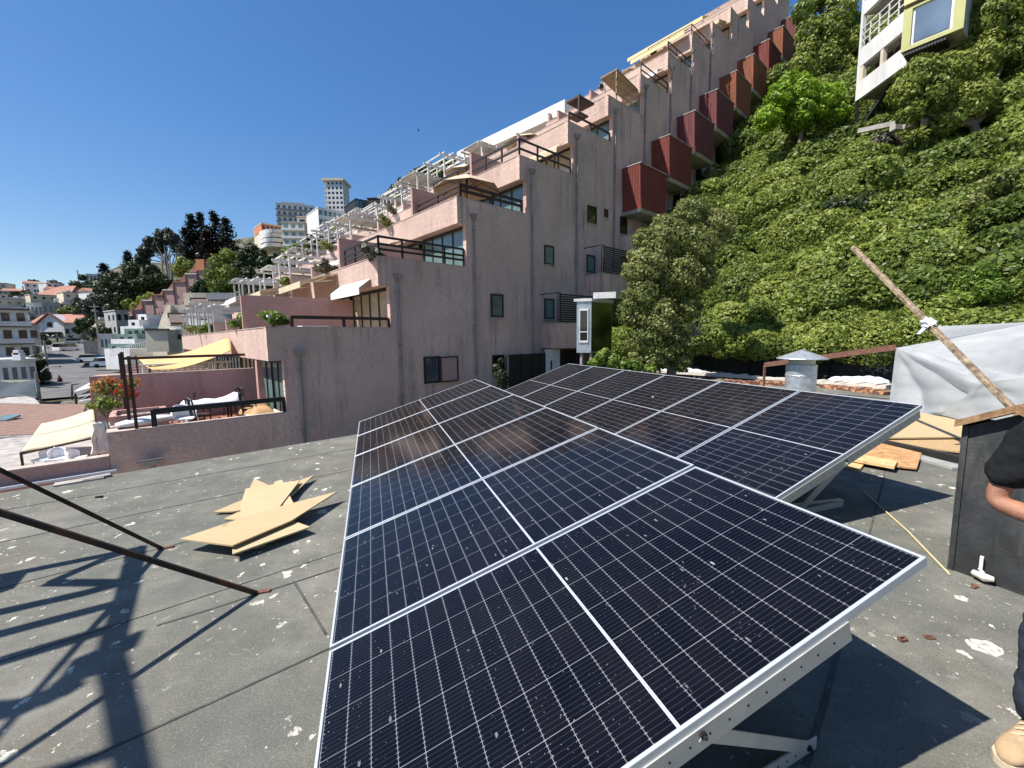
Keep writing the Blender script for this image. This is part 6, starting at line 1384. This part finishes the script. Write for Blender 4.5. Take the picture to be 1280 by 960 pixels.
def tiny_person(px, py, Y, lab, c):
    q = at(px, py, Y); t = thing('person', lab, 'person', q)
    mb = MB(); mb.tube([q, q+Z*.45, q+Z*.85, q+Z*1.1, q+Z*1.38, q+Z*1.45, q+Z*1.55, q+Z*1.7], [.09, .12, .17, .17, .20, .07, .10, .05], 8); mb.tube([q+V((.2, 0, 1.35)), q+V((.28, .05, 1.05)), q+V((.26, -.1, .8))], [.06, .05, .04], 6); mb.tube([q+V((-.2, 0, 1.35)), q+V((-.28, .05, 1.05)), q+V((-.26, -.1, .8))], [.06, .05, .04], 6); mb.build('body', simple('figure_clothes', c, .9, .2, 3), t, smooth=True)
tiny_person(76, 486, 52, 'pedestrian in dark reddish clothes walking on the pavement', (.12, .04, .04)); tiny_person(72, 429, 118, 'pedestrian in black standing at the head of the street', (.02, .02, .02))
M['pole'] = simple('concrete_pole', (.30, .28, .25), .9, .15, 1)
def pole(px, yt, yb, Y, lab, arm=0, r=.13):
    a = at(px, yb, Y); b = at(px, yt, Y); b.x = a.x; b.y = a.y; t = thing('utility_pole', lab, 'pole', a, 'utility poles'); mb = MB(); mb.tube([a-Z*2, b], [r*1.2, r*.8], 8); mb.build('pole', M['pole'], t)
    if arm: mb = MB(); mb.bar(b-V((1, 0, .6)), b+V((1, 0, -.6)), .12, .12); mb.bar(b-V((.7, 0, 1.5)), b+V((.7, 0, -1.5)), .1, .1); mb.build('crossarm', M['pole'], t)
    return a, b
pole(51, 465, 510, 36, 'concrete pole carrying a street lamp left of the street'); a, b1 = pole(65, 426, 500, 55, 'slim concrete utility pole with crossarms at the left pavement', 1); pole(124, 380, 432, 88, 'utility pole among the trees above the grey block wall', 1); pole(100, 338, 365, 280, 'thin antenna mast on the far skyline', 1, .3)
mb = MB(); q = at(51, 465, 36); mb.tube([q, q+V((.5, 0, .35)), q+V((1.4, 0, .45))], .05, 6); mb.cbox(q+V((1.4, 0, .38)), .6, .2, .12); tag(mb.build('street_lamp', M['pole'], loc=q), 'curved street lamp arm on top of the nearer concrete pole', 'street lamp')
t = thing('lattice_roof', 'white corrugated and slatted roof panels behind the flower shrub at the left', 'roof', at(115, 500, 32))
for k, (x0, y0, x1, y1) in enumerate(((93, 490, 134, 480), (97, 497, 134, 490), (97, 503, 132, 497), (100, 510, 130, 503))):
    a = at(x0, y0, 33); b = at(x1, y1, 31); mb = MB(); mb.prism([a, b, b+V((-.3, 1.6, .5)), a+V((-.3, 1.6, .5))], Z*.08); mb.build('roof_panel', M['white'] if k == 0 else M['grey'], t)
mb = MB()
for x in (94, 118, 132): q = at(x, 492, 32); mb.bar(V((q.x, q.y, -9)), q, .1, .1, up=V((1, 0, 0)))
mb.bar(at(90, 481, 33), at(98, 480, 33), .08); mb.bar(at(90, 481, 33), at(90, 500, 33), .08, up=V((1, 0, 0))); mb.build('posts', M['dark'], t)
mb = MB(); q = at(127, 491, 24); mb.cbox(q-Z*1.0, .8, .5, 1.4); mb.cbox(q+Z*.45, .5, .4, .3); t = tag(mb.build('red_kiosk', M['fl_red'], loc=q), 'red and white box beside the slatted roof panels', 'box')
mb = MB(); q = at(148, 478, 22); mb.cbox(q-Z*3, 1.8, 1.2, 3.4, .4); tag(mb.build('pink_garden_wall', M['pink2'], loc=q), 'pink garden wall stub behind the orange flowers', 'wall')

# ================================================================== trees of the valley and the hill
def pxtree(name, label, L, Y, n, leaf, lm, base_px, tr=.3, bark='bark', group='trees on the far hill', fill=.45):
    bl = blobs_px(L, Y); b = at(base_px[0], base_px[1], Y)
    g = tz(b.x, b.y); b.z = min(b.z, max(g, b.z-8))
    return tree(name, label, 'tree', b, bl, n, leaf, M[lm], tr, bark, group, fill)
pxtree('eucalyptus_tree', 'tall eucalyptus with pale bare trunks and a wide greyish crown', [(190, 305, 9), (203, 296, 9), (215, 300, 9), (182, 315, 8), (222, 310, 7), (198, 310, 8), (178, 325, 8), (210, 290, 5)], 150, 5200, .50, 'leaf_euc', (213, 350), .5, 'barkw')
t = [o for o in COL.objects if o.name.startswith('eucalyptus_tree')][0]; mb = MB()
for x0, y0, x1, y1, x2, y2 in ((213, 352, 210, 330, 205, 306), (215, 352, 216, 328, 221, 310), (211, 352, 206, 325, 196, 308), (214, 350, 212, 322, 213, 300), (220, 345, 221, 320, 226, 300), (203, 340, 202, 322, 190, 310)): mb.tube([at(x0, y0, 148), at(x1, y1, 148), at(x2, y2, 148)], [.34, .22, .06], 5)
mb.build('bare_stems', M['barkw'], t)
def conifer(px, yt, yb, rp, Y, lab, lm, seed):
    a = at(px, yb, Y); b = at(px, yt, Y); b.x, b.y = a.x, a.y; Hh = b.z-a.z; R_ = rp*1.25/527*Y; t = thing('conifer', lab, 'tree', a, 'trees on the far hill'); rr = np.random.default_rng(seed)
    mb = MB(); mb.tube([a-Z*2, a+Z*Hh*.5, b], [R_*.10, R_*.06, .05], 6)
    pts, nn, sh = [], [], []
    for i in range(120):
        h = rr.uniform(.12, .98); an = rr.uniform(0, 6.28); ln = R_*(1.05-h)**.75*rr.uniform(.55, 1.2); e = a+Z*(h*Hh+ln*.12)+V((math.cos(an)*ln, math.sin(an)*ln, 0)); s_ = a+Z*(h*Hh)
        if i % 2 == 0: mb.tube([s_, e], [.12, .03], 4)
        for k in range(24): u = rr.uniform(.15, 1.05); p_ = s_.lerp(e, u); pts.append((p_.x+rr.normal(0, .35), p_.y+rr.normal(0, .35), p_.z+rr.normal(0, .3))); nn.append((0, 0, 1)); sh.append(rr.uniform(.1, .8))
    mb.build('trunk', M['bark'], t); leaves(np.array(pts), np.array(nn), R_*.085, 'crown', M[lm], t, shade=np.array(sh), jitter=.5)
conifer(245, 270, 340, 15, 140, 'dark conifer left of the group on the hill, with a ragged top', 'leaf_pine', 1); conifer(256, 267, 340, 13, 145, 'dark conifer in the middle of the group on the hill', 'leaf_pine', 2); conifer(273, 266, 335, 15, 142, 'tallest dark conifer with a pointed top', 'leaf_pine', 3); conifer(287, 274, 335, 14, 140, 'dark conifer at the right of the group on the hill', 'leaf_pine', 4); conifer(262, 290, 345, 16, 136, 'reddish-brown conifer in front of the dark ones', 'leaf_red', 5); conifer(236, 285, 345, 11, 138, 'reddish-brown conifer beside the eucalyptus', 'leaf_red', 6)
conifer(137, 330, 392, 12, 130, 'dark spreading conifer left of the wood above the street', 'leaf_pine', 7); conifer(163, 314, 350, 9, 150, 'small dark conifer with flat tiers left of the eucalyptus', 'leaf_pine', 8)
F = [('dark round tree above the head of the street, left part', [(128, 360, 10), (140, 350, 10), (150, 358, 11), (136, 372, 12), (155, 372, 11), (146, 385, 10)], 125, 5200, 'leaf_dark', (142, 395)),
     ('dark round tree above the head of the street, right part', [(165, 345, 10), (172, 358, 11), (160, 362, 9), (180, 352, 9), (175, 372, 10), (165, 335, 8)], 128, 4200, 'leaf_dark', (170, 385)),
     ('dark green tree under the eucalyptus trunks', [(190, 340, 9), (200, 350, 9), (185, 356, 9), (195, 362, 8), (208, 355, 7)], 132, 3600, 'leaf_dark', (195, 375)),
     ('olive tree on the slope below the reddish conifers', [(225, 338, 8), (236, 334, 8), (228, 328, 7), (240, 345, 8)], 128, 2600, 'leaf_bush', (230, 352)),
     ('broad light-topped tree right of the far stepped building', [(275, 330, 12), (285, 320, 9), (268, 345, 11), (285, 342, 12), (275, 358, 12), (290, 355, 10)], 108, 5600, 'leaf_bush', (278, 375)),
     ('dark tree in the dip between the conifers and the condominiums', [(305, 320, 9), (315, 312, 8), (300, 335, 10), (318, 325, 9), (310, 345, 11), (326, 318, 7)], 120, 5000, 'leaf_dark', (310, 365)),
     ('dark green tree below the curved white balconies', [(330, 330, 9), (342, 325, 8), (335, 342, 10), (348, 338, 9), (325, 350, 9), (340, 355, 9)], 112, 4800, 'leaf_dark', (336, 368)),
     ('green tree in front of the glass condominium', [(360, 318, 8), (370, 312, 7), (365, 328, 9), (378, 318, 7), (352, 332, 7), (385, 308, 6), (375, 325, 7)], 110, 4200, 'leaf_bush', (367, 345)),
     ('dark tree right of the glass condominium', [(395, 305, 7), (403, 300, 6), (392, 315, 7), (405, 310, 6), (388, 298, 5)], 118, 3000, 'leaf_dark', (398, 325)),
     ('small green tree before the white glazed block', [(421, 289, 5), (417, 293, 4), (426, 293, 4)], 130, 1500, 'leaf_bush', (421, 302)),
     ('skyline hedge tree rising behind the pergolas, lowest one', [(488, 243, 6), (495, 237, 7), (490, 252, 7), (502, 230, 7), (503, 244, 7)], 88, 2800, 'leaf_dark', (495, 262)),
     ('skyline hedge tree rising behind the pergolas, middle one', [(515, 222, 7), (524, 218, 8), (520, 230, 8), (532, 216, 7), (530, 226, 7)], 84, 2800, 'leaf_dark', (524, 245)),
     ('skyline hedge tree rising behind the pergolas, highest one', [(545, 212, 7), (555, 207, 7), (552, 218, 8), (566, 204, 6), (563, 214, 7), (540, 220, 6)], 80, 3200, 'leaf_olive', (555, 235)),
     ('dark rounded tree on the far left skyline beside the red roof', [(42, 357, 7), (36, 360, 5), (50, 358, 5)], 250, 1500, 'leaf_dark', (42, 372)),
     ('dark rounded tree on the far skyline just above the red roof', [(66, 356, 6), (72, 358, 5), (61, 360, 4)], 250, 1400, 'leaf_dark', (66, 370)),
     ('dark tree on the skyline left of the hill villa', [(95, 357, 6), (103, 347, 4), (90, 362, 5), (99, 363, 6)], 230, 1500, 'leaf_dark', (96, 375)),
     ('grey-green tree on the slope right of the gabled house', [(108, 385, 9), (118, 378, 9), (100, 392, 7), (112, 395, 9), (122, 392, 7), (98, 378, 6)], 140, 3600, 'leaf_euc', (110, 412)),
     ('dark tree below the eucalyptus at the street head', [(100, 403, 5), (106, 408, 6), (112, 402, 5), (97, 412, 5)], 130, 1500, 'leaf_dark', (104, 420)),
     ('clipped dark tree behind the grey stone block wall', [(116, 415, 6), (124, 413, 6), (132, 415, 6), (120, 421, 5), (130, 421, 5)], 104, 1800, 'leaf_dark', (124, 430)),
     ('dark garden tree left of the gabled house door', [(52, 422, 5), (57, 428, 5), (51, 432, 4), (60, 434, 4)], 108, 1300, 'leaf_dark', (55, 440)),
     ('garden tree beside the low white house', [(45, 448, 5), (50, 453, 6), (42, 456, 5), (52, 462, 5), (56, 470, 6), (57, 482, 5)], 50, 2600, 'leaf_dark', (50, 490)),
     ('pine-green tree on the slope above the far stepped building', [(250, 355, 6), (243, 362, 5), (256, 362, 6), (262, 352, 6)], 112, 1800, 'leaf_dark', (250, 372)),
     ('olive shrub tree beneath the small hill cottage', [(85, 388, 6), (78, 390, 5), (92, 392, 5)], 160, 1200, 'leaf_olive', (85, 400)),
     ('dark tree beside the far pink steps, near their foot', [(187, 372, 6), (178, 376, 6), (170, 384, 6), (160, 380, 6)], 122, 2000, 'leaf_bush', (175, 392))]
for lab, L, Y, n, lm, b in F: pxtree('hill_tree', lab, L, Y, n, Y*.0030, lm, b, .25)

# crowd of small houses on the far slope (nothing tells them apart)
def small_house(w, d, h, wallm, roofm, gable):
    t = thing('hillside_house', 'small pale house crowded among others on the distant slope at the left', 'house', (0, 0, 0), 'small houses crowded on the distant slope')
    mb = MB(); mb.box((-w/2, 0, -4), (w, 0, 0), (0, d, 0), (0, 0, h+4)); mb.build('wall', M[wallm], t)
    mb = MB()
    if gable: mb.prism([(-w/2-.4, -.4, h), (-w/2-.4, d/2, h+1.5), (-w/2-.4, d+.4, h)], (w+.8, 0, 0))
    else: mb.box((-w/2-.2, -.2, h), (w+.4, 0, 0), (0, d+.4, 0), (0, 0, .35)); mb.box((-w/4, d/2, h+.35), (1.4, 0, 0), (0, 1.2, 0), (0, 0, .9))
    mb.build('roof', M[roofm], t)
    for f in range(max(1, int(h/2.8))):
        for k in range(3): mb = MB(); mb.box((-w/2+w*(k+.5)/3-.5, -.05, h-1.9-2.8*f), (1.0, 0, 0), (0, .06, 0), (0, 0, 1.1)); mb.build('window', M['glassd'], t)
    mb = MB(); mb.box((w*.1, -.06, h-2.8*max(1, int(h/2.8))), (.9, 0, 0), (0, .06, 0), (0, 0, 2.0)); mb.build('door', M['brown'], t)
    return t
protos = [small_house(7, 7, 3.2, 'cream', 'tilefar', True), small_house(8, 7, 5.8, 'white', 'white', False), small_house(6.5, 6, 3.4, 'grey', 'grey', False), small_house(8, 7, 5.6, 'white', 'tilefar', True), small_house(9, 8, 6.0, 'cream', 'grey', False)]
rr = np.random.default_rng(21); placed = []; used = set()
for _ in range(4000):
    if len(placed) >= 46: break
    px = rr.uniform(-5, 190); py = rr.uniform(366, 442)
    hit = None
    r0_ = ray(px, py); Yd = np.arange(66, 330, 3.0); hz_ = terrz(CAM.x+r0_.x*Yd, CAM.y+r0_.y*Yd); below = np.nonzero(hz_ >= CAM.z+r0_.z*Yd)[0]
    if len(below): hit = at(px, py, float(Yd[below[0]]))
    if hit is None: continue
    if min((V((hit.x-a.x, hit.y-a.y, 0))).length for a in ROADP) < 17: continue
    if 30 < px < 100 and 385 < py < 425: continue
    if 150 < px and py < 400: continue
    if any((hit-a).length < 11 for a in placed): continue
    i = int(rr.integers(5)); pr = protos[i]; va = math.atan2(hit.x, hit.y); ang = -va+rr.uniform(-.5, .5); lab = pr['label']
    if i not in used: o = pr; o.location = hit; o.rotation_euler = (0, 0, ang); used.add(i)
    else: o = copy_thing(pr, hit, ang, lab)
    placed.append(hit)
print('HOUSES', len(placed))
for i, pr in enumerate(protos):
    if i not in used: pr.location = at(20, 380, 240)
# scrub covering the far hill and valley (uncountable)
N = 60000; azr = RNG.uniform(-60, 20, N); rr_ = RNG.uniform(60, 420, N); xx = rr_*np.sin(np.radians(azr)); yy = rr_*np.cos(np.radians(azr)); zz = terrz(xx, yy)
cl = np.sin(xx*.11+1)*np.sin(yy*.09)+np.sin(xx*.031+yy*.05); road_d = np.full(N, 1e9)
for q in pv: road_d = np.minimum(road_d, np.hypot(xx-q.x, yy-q.y))
keep = (cl > -.55) & (road_d > 13) & ((xx*S.x+yy*S.y < -2) | (xx*T.x+yy*T.y > 52)); xx, yy, zz, rr_ = xx[keep], yy[keep], zz[keep], rr_[keep]
rep = 6; M_ = len(xx); X2 = np.repeat(xx, rep)+RNG.normal(0, .8, M_*rep); Y2 = np.repeat(yy, rep)+RNG.normal(0, .8, M_*rep); Z2 = np.repeat(zz, rep)+RNG.uniform(-.1, 1.9, M_*rep)
o = leaves(np.stack([X2, Y2, Z2], 1), np.tile([0, 0, 1.], (M_*rep, 1)), np.repeat(rr_, rep)*.0022+.12, 'hill_scrub', M['leaf_dark'], None, loc=(0, 0, 0), shade=np.repeat(RNG.uniform(.1, .9, M_), rep), jitter=.9)
tag(o, 'dark green scrub spread over the far hill and the valley between the houses', 'scrub', kind='stuff')
# ================================================================== man at the right edge
def skin(name, joints, edges, mt, parent, sub=2, root=0, fold=None):
    """joints: list of (pos, rx, ry)"""
    base = V(parent['_b']); me = bpy.data.meshes.new(name); me.from_pydata([tuple(V(j[0])-base) for j in joints], edges, []); o = bpy.data.objects.new(name, me); COL.objects.link(o)
    md = o.modifiers.new('skin', 'SKIN'); md.use_smooth_shade = True
    for i, j in enumerate(joints): me.skin_vertices[0].data[i].radius = (j[1], j[2] if len(j) > 2 else j[1]); me.skin_vertices[0].data[i].use_root = (i == root)
    md.branch_smoothing = .6
    sb = o.modifiers.new('sub', 'SUBSURF'); sb.levels = sub; sb.render_levels = sub
    dg = bpy.context.evaluated_depsgraph_get(); me2 = bpy.data.meshes.new_from_object(o.evaluated_get(dg)); o.modifiers.clear(); o.data = me2; me2.materials.clear(); me2.materials.append(mt)
    if fold:
        tx = bpy.data.textures.new(name, 'CLOUDS'); tx.noise_scale = fold[0]; o2 = o; md = o2.modifiers.new('d', 'DISPLACE'); md.texture = tx; md.strength = fold[1]; md.mid_level = .4; dg = bpy.context.evaluated_depsgraph_get(); me3 = bpy.data.meshes.new_from_object(o2.evaluated_get(dg)); o2.modifiers.clear(); o2.data = me3
    o.name = name; o.parent = parent; o['_b'] = tuple(base); return o
def man():
    # ankle of the foot we see
    ft = onz(1262, 940); cx, cy = ft.x+.385, ft.y+.08
    t = thing('person', 'man in black t-shirt and dark jeans with tan shoes, standing beside the chimney box', 'person', V((cx, cy, 0)))
    fwd = V((-.35, -.94, 0)).normalized(); rt = V((-fwd.y, fwd.x, 0))   # rt: to his left hand side in world
    if rt.x > 0: rt = -rt                                              # side towards picture left = his right
    def B(side, f, z):
        if z > .9: z = .9+(z-.9)*.88
        return V((cx, cy, 0))+rt*side+fwd*f+Z*z
    SK = simple('skin', (.33, .155, .095), .55, .22, 22, bump=.35, bscale=160, spec=.4); TS = simple('black_tshirt', (.013, .014, .016), .95, .3, 9, bump=.5, bscale=14, spec=.15); JN = simple('dark_jeans', (.022, .028, .040), .95, .35, 12, bump=.5, bscale=18, spec=.15); SH = simple('tan_suede', (.40, .28, .16), .9, .2, 10, bump=.3); SO = simple('shoe_sole', (.50, .42, .30), .8, .1); HR = simple('black_hair', (.012, .010, .009), .8, .2)
    # body: one skinned surface (head, neck, torso, arms, legs)
    J = [(B(0, 0, .98), .13, .10), (B(0, 0, 1.15), .135, .095), (B(0, 0, 1.32), .15, .10), (B(0, 0, 1.44), .11, .08), (B(0, .01, 1.50), .055, .055), (B(0, .03, 1.57), .065, .075), (B(0, .04, 1.66), .078, .09), (B(0, .03, 1.74), .05, .06),
         (B(.10, 0, .92), .085, .09), (B(.17, .07, .50), .060, .062), (B(.25, .17, .10), .038, .04),
         (B(-.10, 0, .92), .085, .09), (B(-.12, .02, .52), .060, .062), (B(-.14, -.02, .10), .038, .04),
         (B(.17, 0, 1.38), .046, .05), (B(.26, -.05, 1.18), .040, .042), (B(.315, -.06, .93), .042, .043), (B(.22, .08, .90), .040, .038), (B(.10, .22, .935), .030, .027), (B(.06, .26, .94), .022, .034),
         (B(-.17, 0, 1.38), .046, .05), (B(-.26, -.04, 1.18), .040, .042), (B(-.29, -.04, 1.0), .040, .042), (B(-.20, .12, .98), .036, .034), (B(-.08, .24, 1.0), .028, .026), (B(-.04, .27, 1.0), .022, .034)]
    E = [(0, 1), (1, 2), (2, 3), (3, 4), (4, 5), (5, 6), (6, 7), (0, 8), (8, 9), (9, 10), (0, 11), (11, 12), (12, 13), (3, 14), (14, 15), (15, 16), (16, 17), (17, 18), (18, 19), (3, 20), (20, 21), (21, 22), (22, 23), (23, 24), (24, 25)]
    body = skin('body', J, E, SK, t)
    for sgn, bi, nm in ((1, 19, 'hand'), (-1, 25, 'hand')):
        p0 = V(J[bi][0]); d0 = (p0-V(J[bi-1][0])).normalized(); sd = rt*sgn; jj = [(V(J[bi-1][0]), .024, .018), (p0, .022, .034)]; ee = [(0, 1)]
        for k in range(4):
            o_ = p0+Z*(.030-.020*k)+d0*.02; ln = (.030, .034, .032, .025)[k]; a = o_+d0*ln; b = a+(d0*.5-sd*.9).normalized()*ln*.8; c = b+(-sd*.9-d0*.5).normalized()*ln*.6; i = len(jj); jj += [(a, .009), (b, .008), (c, .007)]; ee += [(1, i), (i, i+1), (i+1, i+2)]
        a = p0+Z*.04-sd*.03; i = len(jj); jj += [(a, .011), (a+d0*.03-sd*.015, .009), (a+d0*.05-sd*.02-Z*.01, .008)]; ee += [(1, i), (i, i+1), (i+1, i+2)]
        skin(nm, jj, ee, SK, t, 1)
    SJ_ = [(B(0, 0, .90), .165, .13), (B(0, 0, 1.04), .168, .13), (B(0, 0, 1.2), .172, .125), (B(0, 0, 1.34), .175, .12), (B(0, 0, 1.45), .11, .09), (B(.17, -.0, 1.38), .078, .082), (B(.245, -.04, 1.22), .070, .074), (B(.300, -.06, 1.0), .068, .072), (B(-.17, 0, 1.38), .078, .082), (B(-.245, -.03, 1.22), .070, .074), (B(-.285, -.04, 1.06), .070, .074)]
    skin('t_shirt', SJ_, [(0, 1), (1, 2), (2, 3), (3, 4), (3, 5), (5, 6), (6, 7), (3, 8), (8, 9), (9, 10)], TS, t, 4, fold=(.06, .022))
    JJ = [(B(0, 0, .96), .155, .12), (B(0, 0, .88), .15, .12), (B(.11, 0, .78), .105, .105), (B(.17, .075, .5), .080, .083), (B(.215, .13, .26), .068, .07), (B(.25, .17, .10), .064, .068), (B(-.11, 0, .78), .105, .105), (B(-.13, .025, .5), .082, .085), (B(-.14, 0, .26), .072, .075), (B(-.145, -.01, .10), .07, .075)]
    skin('jeans', JJ, [(0, 1), (1, 2), (2, 3), (3, 4), (4, 5), (1, 6), (6, 7), (7, 8), (8, 9)], JN, t, 4, fold=(.09, .04))
    # cord hanging from the belt
    mb = MB(); mb.tube([B(.20, .05, .93), B(.22, .08, .82), B(.20, .10, .74)], .006, 5); mb.build('strap', TS, t)
    # shoes
    for sd_, toe in ((B(.25, .17, 0), V((-.90, -.35, 0)).normalized()), (B(-.145, -.01, 0), V((-.2, -.98, 0)).normalized())):
        side = Z.cross(toe); rings = []
        prof = [(-.09, .026, .05), (-.075, .038, .085), (-.03, .042, .10), (.02, .042, .09), (.07, .046, .068), (.12, .050, .058), (.165, .045, .050), (.195, .028, .036), (.205, .012, .02)]
        mb = MB(); n = 14
        for x, w, h in prof:
            for k in range(n):
                a = 2*math.pi*k/n; yy = math.cos(a)*w; zz = .026+max(-.002, (math.sin(a)*.5+.5)*h if math.sin(a) > -.6 else 0); mb.v.append(sd_+toe*x+side*yy+Z*zz)
        for i in range(len(prof)-1):
            for k in range(n): a = i*n+k; b = i*n+(k+1) % n; mb.f.append((a, b, b+n, a+n))
        mb.f.append(tuple(range(n))); mb.f.append(tuple((len(prof)-1)*n+k for k in range(n)))
        s_ = mb.build('shoe', SH, t, smooth=True)
        pl_ = [sd_+toe*x+side*(w+.005) for x, w, h in prof]+[sd_+toe*.212]+[sd_+toe*x-side*(w+.005) for x, w, h in prof[::-1]]
        mb = MB(); mb.prism([p+Z*.001 for p in pl_], Z*.028); mb.build('sole', SO, s_)
        mb = MB()
        for k in range(4): x = .02+.025*k; mb.tube([sd_+toe*x+side*.026+Z*(.112-.012*k), sd_+toe*(x+.01)+Z*(.124-.013*k), sd_+toe*(x+.02)-side*.026+Z*(.108-.012*k)], .0035, 5)
        mb.build('laces', SO, s_)
    # head details
    hc = B(0, .04, 1.655)
    mb = MB()
    def hair(u, v):
        a = u*2*math.pi; e = v*math.pi*.62; f_ = 1+.03*math.sin(9*a+5*e); d_ = rt*math.cos(a)*math.sin(e)*.098+fwd*(math.sin(a)*math.sin(e)*.108-.022)+Z*(math.cos(e)*.115+.015); return hc+d_*f_
    mb.grid(hair, 24, 12); mb.build('hair', HR, body, smooth=True, solid=.006)
    for sg in (-1, 1):
        mb = MB(); c = hc+rt*.032*sg+fwd*.082+Z*.005; mb.tube([c-fwd*.008, c, c+fwd*.006], [.008, .012, .004], 8); mb.build('eye', M['whitep'], body)
        mb = MB(); c = hc+rt*.084*sg-fwd*.005; mb.tube([c-Z*.03, c+rt*.012*sg, c+Z*.03], [.008, .012, .01], 8); mb.build('ear', SK, body, smooth=True)
    mb = MB(); mb.tube([hc+fwd*.082+Z*.01, hc+fwd*.108-Z*.025, hc+fwd*.085-Z*.035], [.008, .015, .010], 8); mb.build('nose', SK, body, smooth=True)
    mb = MB(); mb.tube([hc+fwd*.086+rt*.025-Z*.06, hc+fwd*.095-Z*.058, hc+fwd*.086-rt*.025-Z*.06], [.004, .007, .004], 6); mb.build('mouth', simple('lips', (.30, .10, .08), .5), body, smooth=True)
man()
# tiny bird in the sky
q = at(523, 163, 60); t = thing('bird', 'tiny dark bird gliding in the blue sky left of the pink building', 'bird', q)
mb = MB(); mb.tube([q-V((.18, 0, 0)), q, q+V((.2, 0, .02))], [.02, .06, .03], 6); mb.add([q+V((-.05, 0, .03)), q+V((.08, 0, .03)), q+V((.02, -.5, .12)), q+V((-.03, -.5, .12))], [(0, 1, 2, 3)]); mb.add([q+V((-.05, 0, .03)), q+V((.08, 0, .03)), q+V((.02, .5, .1)), q+V((-.03, .5, .1))], [(0, 1, 2, 3)]); mb.build('body', M['dark'], t)

# ================================================================== light
w = bpy.data.worlds.new('World'); SC.world = w; w.use_nodes = True; nt = w.node_tree; bg = nt.nodes['Background']
sky = nt.nodes.new('ShaderNodeTexSky'); sky.sky_type = 'NISHITA'; sky.sun_disc = False; sky.sun_elevation = SUN_EL; sky.sun_rotation = SUN_AZ % (2*math.pi); sky.altitude = 300; sky.air_density = 1.0; sky.dust_density = .5; sky.ozone_density = 2.0
hs = nt.nodes.new('ShaderNodeHueSaturation'); hs.inputs['Saturation'].default_value = 1.56; hs.inputs['Hue'].default_value = .509; gm = nt.nodes.new('ShaderNodeGamma'); gm.inputs[1].default_value = .72; nt.links.new(sky.outputs[0], gm.inputs[0]); nt.links.new(gm.outputs[0], hs.inputs['Color']); nt.links.new(hs.outputs[0], bg.inputs[0]); bg.inputs[1].default_value = .13
ld = bpy.data.lights.new('sun', 'SUN'); ld.energy = 4.4; ld.angle = math.radians(.53); ld.color = (1, .955, .89); lo = bpy.data.objects.new('sun', ld); COL.objects.link(lo)
lo.rotation_euler = SUN.to_track_quat('Z', 'Y').to_euler(); lo.location = (0, 0, 60)
SC.view_settings.view_transform = 'Standard'; SC.view_settings.look = 'None'; SC.view_settings.exposure = 0.85; SC.view_settings.gamma = 1
SC.render.engine = 'CYCLES'
SC.render.resolution_x = 1024; SC.render.resolution_y = 768
for o in list(bpy.data.objects):
    if '_b' in o: del o['_b']
